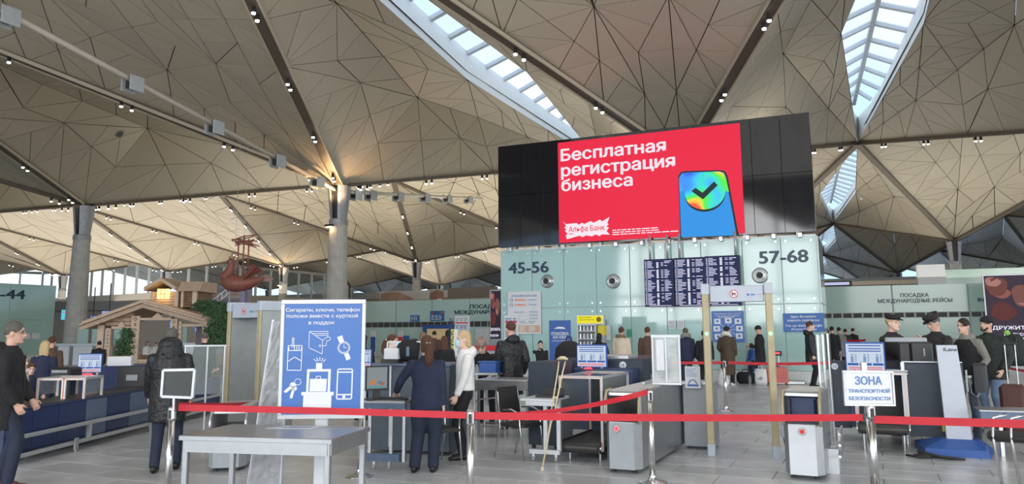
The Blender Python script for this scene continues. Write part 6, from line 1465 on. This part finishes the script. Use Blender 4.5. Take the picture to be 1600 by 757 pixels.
def hand(mb, w, d, palm, k=1.0, curl=.5, thumb_side=1):
    """w wrist, d direction, palm = palm normal; five separate fingers"""
    d = Vector(d).normalized(); n = Vector(palm); n = (n-d*n.dot(d)).normalized(); s = d.cross(n)*thumb_side
    mb.loft([w, w+d*.03*k, w+d*.065*k, w+d*.095*k], [(.026*k, .019*k), (.034*k, .018*k), (.040*k, .016*k), (.038*k, .013*k)], 10, s)
    for i, (off, ln) in enumerate(((.030, .068), (.010, .076), (-.010, .070), (-.029, .055))):
        b0 = w+d*.088*k+s*off*k; p = [b0]; a = curl*.5
        for q in range(3):
            dd = d*math.cos(a)+n*math.sin(a); p.append(p[-1]+dd*ln*k*(.42, .32, .26)[q]); a += curl*.75
        mb.loft(p, [.0092*k, .0086*k, .0078*k, .0062*k], 7)
    b0 = w+d*.030*k+s*.026*k; td = (d*.6+s*.75+n*.25).normalized(); te = (d*.9+s*.2+n*.4).normalized()
    mb.loft([b0, b0+td*.035*k, b0+td*.035*k+te*.032*k, b0+td*.035*k+te*.055*k], [.013*k, .011*k, .0095*k, .007*k], 7)
def person(lab, *a_, legw=1.1, **kw_): return _person(lab, *a_, legw=legw, **kw_)
def _person(lab, px, s, face, h=1.75, py_feet=None, top='black_cloth', legs='black_cloth', hair='hair_black', skin='skin', shoes='shoe_black', hands=((.24, -.06, .80), (-.24, -.06, .80)),
           hem=.50, bulk=1.0, hood=None, hat=None, hairlen=0, pony=False, vox=.013, feet=((.11, 0), (-.11, .0)), lean=0.0, headyaw=0, headpitch=0, beltless=True, mask=False, sit=None, base=0.0, slim=1.0, scarf=None, name='person', wide=1.0, glasses=False, collar=True, curl=.7, bald=False, beard=False, legw=1.1, vest=False, hemflare=1.0, cuffs=.035, loc=None):
    """faces -Y locally; face = heading of the face in degrees from the camera (0 = towards the lens, 180 = away, 90 = looking to picture right)"""
    k = h/1.75
    o = ats(px, 600, s) if loc is None else Vector(loc); rz = math.atan2(o.y, o.x)-PI/2+R(face); 
    t = thing('person', lab, 'person', (o.x, o.y, base), rz)
    V = lambda x, y, z: Vector((x, y, z))*k
    la = math.tan(lean)
    def L(x, y, z):          # lean the upper body forward about the hips
        if z > .92: 
            dz = z-.92; return V(x, y-dz*math.sin(lean), .92+dz*math.cos(lean))
        return V(x, y, z)
    if sit: 
        pass
    pel = V(0, 0, .93)
    shw = .185*wide*bulk**.3
    neck, chin = L(0, .012, 1.47), L(0, 0, 1.53)
    hc = L(0, -.018, 1.635)
    sh = [L(sx*shw, .01, 1.385) for sx in (1, -1)]; bs = min(bulk, 1.08)
    wr = []
    arms = []
    for i, sx in enumerate((1, -1)):
        hx, hy, hz = hands[i]; e, w = ik(sh[i], V(hx, hy, hz), .29*k, .26*k, (sx*.35, .9, -.35)); arms.append((sh[i], e, w)); wr.append(w)
    # ---- body: head, neck, trunk, arms, hands and legs as one surface
    mb = MB()
    hm = Matrix.Rotation(R(headyaw), 3, 'Z') @ Matrix.Rotation(R(headpitch)+lean*.7, 3, 'X')
    def H(x, y, z): return hc+(hm @ Vector((x, y, z)))*k
    seg = 16
    ringsH = [(-.118, .024, .028, -.052), (-.108, .044, .046, -.042), (-.085, .056, .068, -.020), (-.05, .066, .082, -.008), (-.015, .073, .090, 0), (.02, .0765, .095, .003), (.055, .075, .094, .006), (.09, .062, .078, .008), (.113, .038, .048, .008), (.121, .012, .016, .008)]
    vs, fs = [], []
    for z, rx, ry, oy in ringsH:
        for q in range(seg):
            a = 2*PI*q/seg; x, y = rx*math.cos(a), ry*math.sin(a)+oy
            if y < -.05 and -.03 < z < .02 and abs(abs(x)-.032) < .02: y += .010     # eye sockets
            vs.append(H(x, y, z))
    nR = len(ringsH)
    for i in range(nR-1):
        for q in range(seg): fs.append((i*seg+q, i*seg+(q+1) % seg, (i+1)*seg+(q+1) % seg, (i+1)*seg+q))
    fs += [tuple(reversed(range(seg))), tuple(range((nR-1)*seg, nR*seg))]
    mb.add(vs, fs)
    mb.loft([H(0, -.082, .018), H(0, -.096, -.008), H(0, -.110, -.030), H(0, -.094, -.042)], [.009*k, .012*k, .017*k, .013*k], 8)      # nose
    mb.ell(H(0, -.085, -.066), .024*k, .013*k, .010*k, 10, 6)     # lips
    mb.ell(H(0, -.078, -.100), .024*k, .018*k, .016*k, 10, 6)     # chin
    mb.ell(H(0, -.084, .030), .05*k, .014*k, .009*k, 10, 6)       # brow
    for sx in (1, -1): mb.ell(H(sx*.079, .008, -.012), .011*k, .019*k, .030*k, 8, 6)   # ears
    mb.loft([H(0, .012, -.07), neck, L(0, .018, 1.38)], [.056*k, .056*k, .075*k], 12)
    mb.loft([V(0, 0, .86), V(0, 0, .95), L(0, 0, 1.12), L(0, 0, 1.3), L(0, .01, 1.41)], [(.13*k, .09*k), (.14*k, .10*k), (.12*k, .09*k), (.145*k, .10*k), (.10*k, .07*k)], 14, (1, 0, 0))
    for i, sx in enumerate((1, -1)):
        a, e, w = arms[i]; mb.loft([a*.82+L(0, 0, 1.40)*.18, a, e, w], [.04*k, .045*k, .036*k, .027*k], 9)
        fd = (w-e).normalized(); pn = Vector((-sx, 0, 0)) if abs(fd.z) > .6 else Vector((0, 0, -1))
        hand(mb, w-fd*.01, fd, pn, k, curl, -sx if abs(fd.z) > .6 else -sx)
    hips = [V(.095, 0, .90), V(-.095, 0, .90)]; knees, ank = [], []
    for i in range(2):
        if sit: an = V(feet[i][0], feet[i][1], .09); kn, an = ik(hips[i], an, .43*k, .42*k, (0, -1, .1))
        else: an = V(feet[i][0], feet[i][1], .09); kn, an = ik(hips[i], an, .42*k, .42*k, (0, -1, 0))
        knees.append(kn); ank.append(an); mb.loft([hips[i], kn, an], [.07*k, .05*k, .035*k], 9)
    body = voxel(mb, 'body', vox if vox < .012 else vox*.9, 1)
    link('body', body, M[skin], t)
    # ---- clothes
    b = bulk
    if top:
        jb = MB(); hz_ = hem
        prof = [(hz_, .165*hemflare, .125*hemflare), ((hz_+.95)/2, .172*(1+hemflare)/2, .13*(1+hemflare)/2), (.98, .165, .125), (1.12, .152, .115), (1.26, .175, .122), (1.36, .172, .115), (1.42, .122, .095), (1.465, .078, .078)]
        if hz_ > .9: prof = [(hz_, .165*hemflare, .125*hemflare)]+prof[3:]
        if hz_ > 1.0: prof = [p for p in prof if p[0] >= hz_]
        jb.loft([L(0, .005, z) for z, _, _ in prof], [(rx*k*b*slim, ry*k*b*slim) for _, rx, ry in prof], 18, (1, 0, 0))
        for i, sx in enumerate((1, -1)):
            a, e, w = arms[i]; fd = (w-e).normalized()
            jb.loft([a*.72+L(0, 0, 1.39)*.28, a+Vector((0, 0, -.01)), (a+e)/2, e, (e+w)/2, w-fd*.012], [.058*k*bs, .064*k*bs, .062*k*b, .055*k*b, .049*k*b, .042*k*b], 11)
            jb.ell(a, .066*k*bs, .066*k*bs, .058*k*bs, 12, 8)
        if collar: jb.loft([L(0, .01, 1.44), L(0, .01, 1.50)], [(.085*k, .085*k), (.075*k, .078*k)], 14, (1, 0, 0))
        if hood == 'down': jb.ell(L(0, .10, 1.46), .12*k, .075*k, .085*k, 14, 9)
        if hood == 'half': jb.ell(H(0, .055, -.085), .145*k, .12*k, .10*k, 16, 10); jb.loft([L(0, .03, 1.36), L(0, .05, 1.46), H(0, .05, -.10)], [(.20*k, .12*k), (.165*k, .12*k), (.14*k, .11*k)], 14, (1, 0, 0))
        if hood == 'up':
            jb.ell(H(0, .028, .018), .108*k, .118*k, .140*k, 16, 10); jb.loft([L(0, .04, 1.40), L(0, .045, 1.52), H(0, .03, 0)], [.10*k, .10*k, .09*k], 12)
        jm = voxel(jb, 'jacket', max(.014, vox*1.2), 3); jo = link('jacket', jm, M[top], t)
        # front opening / hem band seen as its own strip
        if vox < .0145:
            z0_, z1_ = hz_+.02, 1.40
            MB().loft([L(0, -.125*b*slim*hemflare, z0_), L(0, -.122*b*slim, (z0_+z1_)/2), L(0, -.112*b*slim, z1_)], .006*k, 6, ).build('zip', M['rubber'], t)
    if vest: MB().loft([L(0, .005, z) for z in (.86, 1.0, 1.14, 1.28, 1.37, 1.43)], [(r1*k*b*1.07, r2*k*b*1.09) for r1, r2 in ((.165, .125), (.162, .122), (.156, .12), (.172, .125), (.150, .118), (.10, .095))], 18, (1, 0, 0)).build('vest', M['black_cloth'], t, smooth=True)
    if hood == 'fur': MB().loft([L(.10, -.02, 1.47), L(.11, .08, 1.50), L(0, .14, 1.50), L(-.11, .08, 1.50), L(-.10, -.02, 1.47)], [.03*k, .045*k, .05*k, .045*k, .03*k], 10).build('fur_collar', M['fur'], t, smooth=True)
    if scarf: MB().loft([L(.09, -.06, 1.43), L(.12, .05, 1.50), L(.03, .12, 1.56), L(-.09, .08, 1.53), L(-.12, -.02, 1.45)], [.045*k, .065*k, .075*k, .065*k, .045*k], 12).build('scarf', M[scarf], t, smooth=True)
    if legs:
        lb = MB(); lb.loft([V(0, 0, .80), V(0, 0, .88), V(0, 0, .97), V(0, 0, 1.02)], [(.14*k, .10*k), (.165*k, .115*k), (.158*k, .112*k), (.145*k, .105*k)], 16, (1, 0, 0))
        for i in range(2):
            kn, an = knees[i], ank[i]; lb.loft([hips[i]+Vector((0, 0, .02)), (hips[i]+kn)/2, kn, (kn+an)/2, an+Vector((0, 0, -.03*k))], [.088*k*legw, .082*k*legw, .066*k*legw, .061*k*legw, .056*k*legw], 12)
        lm = voxel(lb, 'trousers', max(.014, vox*1.2), 2); link('trousers', lm, M[legs], t)
    for i, sx in enumerate((1, -1)):
        a = ank[i]; g = Vector((a.x, a.y, 0)); z0_ = a.z-.09*k
        MB().loft([g+Vector((0, .075*k, z0_+.035*k)), g+Vector((0, .05*k, z0_+.05*k)), g+Vector((0, -.02*k, z0_+.052*k)), g+Vector((0, -.11*k, z0_+.034*k)), g+Vector((0, -.175*k, z0_+.028*k)), g+Vector((0, -.20*k, z0_+.024*k))], [(.026*k, .03*k), (.040*k, .05*k), (.042*k, .052*k), (.048*k, .034*k), (.040*k, .027*k), (.016*k, .018*k)], 12, (1, 0, 0)).build('shoe', M[shoes], t, smooth=True)
    # ---- hair, hats, face details
    if hair and hood != 'up':
        hb = MB()
        if not bald: hb.ell(H(0, .012, .038), .085*k, .101*k, .096*k, 16, 10)
        else:
            hb.loft([H(.078, -.01, -.005), H(.08, .04, .0), H(.045, .088, -.005), H(0, .102, -.01), H(-.045, .088, -.005), H(-.08, .04, 0), H(-.078, -.01, -.005)], [.012*k, .022*k, .028*k, .03*k, .028*k, .022*k, .012*k], 8)
        if hairlen: hb.loft([H(0, .03, .05), H(0, .055, -.03), H(0, .06, -.08-hairlen*.5), H(0, .055, -.08-hairlen)], [(.088*k, .075*k), (.094*k, .062*k), (.092*k, .052*k), (.07*k, .03*k)], 14, (1, 0, 0))
        link('hair', voxel(hb, 'hair', max(.010, vox*.8), 1), M[hair], t)
        if pony: MB().loft([H(0, .10, .03), H(.0, .145, .0), H(0, .16, -.08), H(0, .155, -.19), H(0, .14, -.28)], [.02*k, .038*k, .055*k, .06*k, .025*k], 12).build('ponytail', M[hair], t, smooth=True); MB().lathe([(.028, -.01), (.03, 0), (.028, .01)], c=H(0, .112, .025), seg=10).build('hair_tie', M['white'], t)
    if hat == 'beanie': MB().loft([H(0, .004, .022), H(0, .006, .06), H(0, .01, .10), H(0, .012, .135)], [(.086*k, .103*k), (.088*k, .105*k), (.074*k, .088*k), (.02*k, .025*k)], 16, hm @ Vector((1, 0, 0))).build('beanie', M['black_cloth'], t, smooth=True)
    if hat == 'floral': MB().loft([H(0, .004, .01), H(0, .02, .06), H(0, .04, .11), H(0, .05, .16)], [(.09*k, .105*k), (.10*k, .115*k), (.10*k, .11*k), (.06*k, .06*k)], 16, hm @ Vector((1, 0, 0))).build('knitted_hat', mat('floral_hat', (.42, .28, .24), .9, var=.6, scale=45, bump=.7), t, smooth=True)
    if hat == 'police':
        c_ = MB().loft([H(0, .0, .048), H(0, -.002, .085), H(0, -.012, .118), H(0, -.012, .128)], [(.084*k, .102*k), (.092*k, .112*k), (.108*k, .128*k), (.095*k, .115*k)], 18, hm @ Vector((1, 0, 0))).build('service_cap', M['police_cloth'], t, smooth=True)
        MB().loft([H(0, -.07, .06), H(0, -.12, .046), H(0, -.158, .034)], [(.075*k, .008*k), (.07*k, .007*k), (.035*k, .005*k)], 12, hm @ Vector((1, 0, 0))).build('peak', M['rubber'], c_); MB().ell(H(0, -.122, .095), .012*k, .006*k, .014*k, 8, 6).build('cap_badge', mat('badge_gold', (.7, .35, .1), .3, .8), c_)
    if vox < .02 or mask:
        for sx in (1, -1):
            MB().ell(H(sx*.031, -.078, .004), .012*k, .008*k, .007*k, 8, 6).build('eye', M['eye'], t); MB().loft([H(sx*.048, -.076, .022), H(sx*.032, -.088, .026), H(sx*.016, -.090, .022)], .0042*k, 5).build('eyebrow', M[hair if hair else 'hair_black'], t)
        MB().ell(H(0, -.0955, -.066), .021*k, .005*k, .006*k, 10, 5).build('lips', M['lip'], t)
    if beard: MB().loft([H(.055, -.045, -.06), H(.04, -.078, -.092), H(0, -.095, -.108), H(-.04, -.078, -.092), H(-.055, -.045, -.06)], .014*k, 8).build('beard', M['hair_black'], t)
    if glasses:
        for sx in (1, -1): MB().lathe([(.021*k, 0), (.021*k, .003), (.018*k, .003), (.018*k, 0)], seg=14).xf(Matrix.Translation(H(sx*.032, -.098, .002)) @ (hm.to_4x4() @ Matrix.Rotation(PI/2, 4, 'X'))).build('spectacle_rim', M['steel'], t); MB().cyl(H(sx*.054, -.096, .004), H(sx*.082, .0, .004), .0025*k, seg=5).build('spectacle_arm', M['black_plastic'], t)
    if mask: MB().loft([H(0, -.060, -.022), H(0, -.088, -.04), H(0, -.092, -.07), H(0, -.065, -.105)], [(.045*k, .045*k), (.052*k, .038*k), (.048*k, .034*k), (.03*k, .03*k)], 12, hm @ Vector((1, 0, 0))).build('face_mask', M['mask_blue'], t, smooth=True)
    return t, arms, k
RND = dict
# ---- foreground and middle people
person('grey-haired man with glasses in a black coat at the left edge, looking right', 13, 9.3, 80, 1.89, top='black_cloth', legs='jeans_dark', hair='hair_grey', skin='skin', hands=((.10, -.22, .90), (-.20, -.12, .88)), hem=.62, bulk=1.25, glasses=True, bald=False, shoes='suitcase_brown', vox=.009, feet=((.10, .05), (-.11, -.08)), hood='down')
person('hooded man in a long black padded coat seen from behind, walking beside the sign holder', 264, 10.4, 172, 1.80, top='puffer', legs='jeans_dark', hood='half', hair='hair_grey', hands=((.26, -.22, .86), (-.25, -.10, .84)), hem=.60, bulk=1.32, feet=((.10, .13), (-.12, -.10)), vox=.012, headpitch=8)
person('man in black jacket reaching left behind the left gate', 398, 14.4, -95, 1.74, top='black_cloth', legs='black_cloth', hands=((.18, -.74, 1.04), (-.22, -.30, .95)), hem=.72, bulk=1.15, vox=.011, lean=R(16), curl=.3)
person('uniformed woman with long brown ponytail seen from behind, hand on the mouse', 666, 10.2, 168, 1.69, top='navy_cloth', legs='jeans_dark', hair='hair_brown', pony=True, hands=((.46, -.22, 1.0), (-.23, -.02, .82)), hem=.80, bulk=1.08, feet=((.14, .03), (-.10, .0)), vox=.009, slim=1.1, legw=1.35, skin='skin_pale', headyaw=22, hairlen=.02)
person('blond woman in a white jacket and blue face mask, facing left', 726, 11.2, -78, 1.75, top='white_knit', legs='black_cloth', hair='hair_blond', mask=True, hands=((.20, -.16, .86), (-.16, .02, .88)), hem=.93, bulk=1.12, slim=.98, vox=.009, hairlen=.03, feet=((.09, -.04), (-.09, .04)), skin='skin_pale', hood='down', curl=.9)
person('man in a long black hooded coat, back to us, beyond the tray table', 799, 14.5, 205, 1.90, top='puffer', legs='grey_cloth', hair='hair_brown', hood='down', hands=((.22, -.18, .86), (-.24, -.06, .88)), hem=.55, bulk=1.25, vox=.012, headyaw=0, shoes='brown_cloth')
person('woman in a floral hat and black coat bending over the blue crate', 762, 15.6, -14, 1.72, top='black_cloth', legs='black_cloth', hair='hair_brown', hat='floral', hands=((.20, -.55, .92), (-.20, -.55, .92)), hem=.62, lean=R(40), headpitch=6, vox=.011, skin='skin_pale')
person('woman in a white sweater with a dark ponytail behind the slate counter', 611, 14.2, 70, 1.68, top='white_knit', legs='jeans_dark', hair='hair_brown', pony=True, hands=((.12, -.36, 1.05), (-.12, -.34, 1.02)), hem=.92, vox=.011, skin='skin_pale', mask=True, slim=1.05)
person('dark-haired woman with her back turned behind the end of the slate counter', 694, 17.5, 180, 1.62, top='black_cloth', hair='hair_brown', hairlen=.22, vox=.016)
person('person in a pale beige cap behind the counter glass', 660, 21, 160, 1.70, top='beige_cloth', hair='fur', vox=.016, hairlen=.06)
person('small dark figure far behind, left of the yellow column sign', 678, 30, 180, 1.7, top='brown_cloth', vox=.02)
person('second small dark figure far behind, next to the yellow column sign', 700, 28, 150, 1.72, top='black_cloth', vox=.02, hood='up')
person('dark-haired person in black half hidden behind the right edge of the tall poster', 566, 16, 160, 1.68, top='black_cloth', hair='hair_black', hairlen=.12, vox=.014)
person('seated young man in black with a hand at his mouth, right of the long coat', 845, 22, 5, 1.30*1.0+.14, top='black_cloth', hair='hair_black', hands=((.16, -.30, .98), (-.03, -.16, 1.44)), hem=.60, vox=.011, wide=1.1)
# ---- queue at the glass block
person('woman in a dark hooded jacket in front of the vending machine', 938, 24.0, 165, 1.62, top='black_cloth', hair='hair_black', hood='down', hairlen=.05, vox=.014, bulk=1.15, hem=.62, hands=((.2, -.1, .82), (-.22, -.25, .98)))
person('man in a beige parka with a fur collar looking up at the flight boards', 973, 23.8, 155, 1.80, top='beige_cloth', legs='black_cloth', hair='hair_brown', hood='fur', vox=.014, bulk=1.25, hem=.60, headpitch=-8)
person('balding man in a brown jacket and jeans with his back to us', 1014, 23.8, 178, 1.80, top='brown_cloth', legs='jeans_dark', hair='hair_brown', vox=.014, bulk=1.22, hem=.80, headpitch=-6)
person('grey-haired man in a navy sports jacket with white stripes on the shoulders', 1074, 24.2, 190, 1.76, top='navy_cloth', legs='jeans_dark', hair='hair_grey', vox=.014, bulk=1.25, hem=.78, scarf='grey_cloth')
person('person in black partly hidden behind the left gate post', 1103, 24.0, 175, 1.68, top='black_cloth', hair='hair_black', vox=.014, bulk=1.25, hem=.68)
person('person in a long brown coat with a white hood draped over the shoulders', 1139, 24.6, 160, 1.80, top='coat_brown', legs='black_cloth', hair='hair_black', hat='beanie', scarf='cream_knit', vox=.013, bulk=1.30, hem=.32, shoes='shoe_white', headyaw=-30, hands=((.2, -.16, .95), (-.2, -.12, .9)))
person('man in black jacket and cap looking down at his phone before the glass block', 1190, 25.4, -95, 1.82, top='black_cloth', legs='jeans_dark', hair='hair_black', hat='beanie', vox=.013, bulk=1.2, hem=.62, hands=((.06, -.30, 1.14), (-.10, -.28, 1.12)), headpitch=18)
person('small seated person in blue behind the man with the phone', 1177, 26.6, -60, 1.25, top='royal', legs='jeans_dark', hair='hair_brown', vox=.014, hands=((.16, -.25, .8), (-.16, -.25, .8)))
person('man in a black coat standing in profile, facing right, before the weighing sign', 1270, 23.6, 95, 1.93, top='puffer', legs='black_cloth', hair='hair_brown', vox=.012, bulk=1.12, hem=.62, hands=((.18, -.04, .8), (-.18, -.04, .8)), hood='down', skin='skin_pale')
# ---- right side
person('policeman in a dark peaked cap turned to the right, left of the two', 1400, 13.4, 62, 1.97, top='police_cloth', legs='police_cloth', hair='hair_blond', hat='police', skin='skin_pale', vox=.009, hands=((.14, -.30, 1.36), (-.10, -.38, 1.30)), hem=.78, bulk=1.4, wide=1.12, headyaw=-4)
person('policeman in a dark peaked cap looking down to the left', 1468, 13.6, -52, 1.97, top='police_cloth', legs='police_cloth', hair='hair_grey', hat='police', skin='skin', vox=.009, hands=((.18, -.28, 1.02), (-.18, -.30, 1.02)), hem=.78, bulk=1.4, wide=1.12, headpitch=22)
person('young dark-haired man in a grey hoodie and black vest beside the policemen', 1514, 13.7, -25, 1.90, top='grey_cloth', legs='grey_cloth', hair='hair_black', skin='skin', vox=.009, hands=((.26, -.18, .98), (-.20, -.26, 1.02)), hem=.80, bulk=1.05, hood='down', headyaw=-12, vest=True)
person('smiling man in a black beanie, dark padded jacket and jeans at the right', 1551, 14.2, -30, 1.94, top='dark_green_cloth', legs='jeans', hair='hair_black', hat='beanie', skin='skin', vox=.009, hands=((.24, -.12, .90), (-.24, -.16, .92)), hem=.76, bulk=1.45, beard=True, headyaw=-10, wide=1.1)
f_ = Fr(1514, 13.2, 0); 
for px, s, hh, tp, lab, fc in ((1305, 30, 1.78, 'black_cloth', 'person in a long black coat far behind the chrome-edged glass panels', 175), (1316, 33, 1.75, 'grey_cloth', 'person in grey far behind, second from the right edge of the glass block', 170), (1326, 35, 1.68, 'police_cloth', 'small dark figure far behind near the tiny red belt', 180), (1338, 37, 1.7, 'black_cloth', 'smallest dark figure far behind, next to the left policeman', 150), (1298, 34, 1.66, 'brown_cloth', 'small figure right beside the edge of the glass block', 180)):
    person(lab, px, s, fc, hh, top=tp, hair='hair_black', vox=.02, bulk=1.2, hem=.55)
# ---- left background
person('blond woman in dark uniform, back to us, behind the glass hood', 66, 14.8, 160, 1.60, top='navy_cloth', legs='navy_cloth', hair='hair_blond', hairlen=.14, vox=.011, hem=.8, skin='skin_pale')
person('young woman with tied hair looking down behind the blue panels', 47, 12.9, 10, 1.27, top='navy_cloth', hair='hair_brown', vox=.009, hem=.6, skin='skin_pale', hands=((.22, -.34, 1.05), (-.16, -.30, .9)), headpitch=14, hairlen=0)
person('brown-haired woman in a cream scarf right behind the man with glasses', 30, 12.0, 60, 1.42, top='beige_cloth', hair='hair_brown', hairlen=.12, vox=.011, skin='skin_pale', scarf='cream_knit')
person('brown-haired person standing beyond the blond woman in uniform', 76, 17.5, 175, 1.66, top='brown_cloth', hair='hair_brown', vox=.014)
person('person in black behind the far white counter, left of the chalet', 151, 26, 175, 1.45, top='black_cloth', hair='hair_black', vox=.016, bulk=1.2)
person('person in a long black coat behind the glass screen', 317, 20, 178, 1.72, top='black_cloth', hair='hair_grey', vox=.014, bulk=1.15, hem=.6)
person('tiny woman with dark hair inside the middle opening of the chalet', 227, 36, 20, 1.3, top='white_knit', hair='hair_brown', hairlen=.15, vox=.02)
person('tiny light-haired figure inside the left opening of the chalet', 240, 40, 20, 1.2, top='cream_knit', hair='hair_brown', vox=.02)
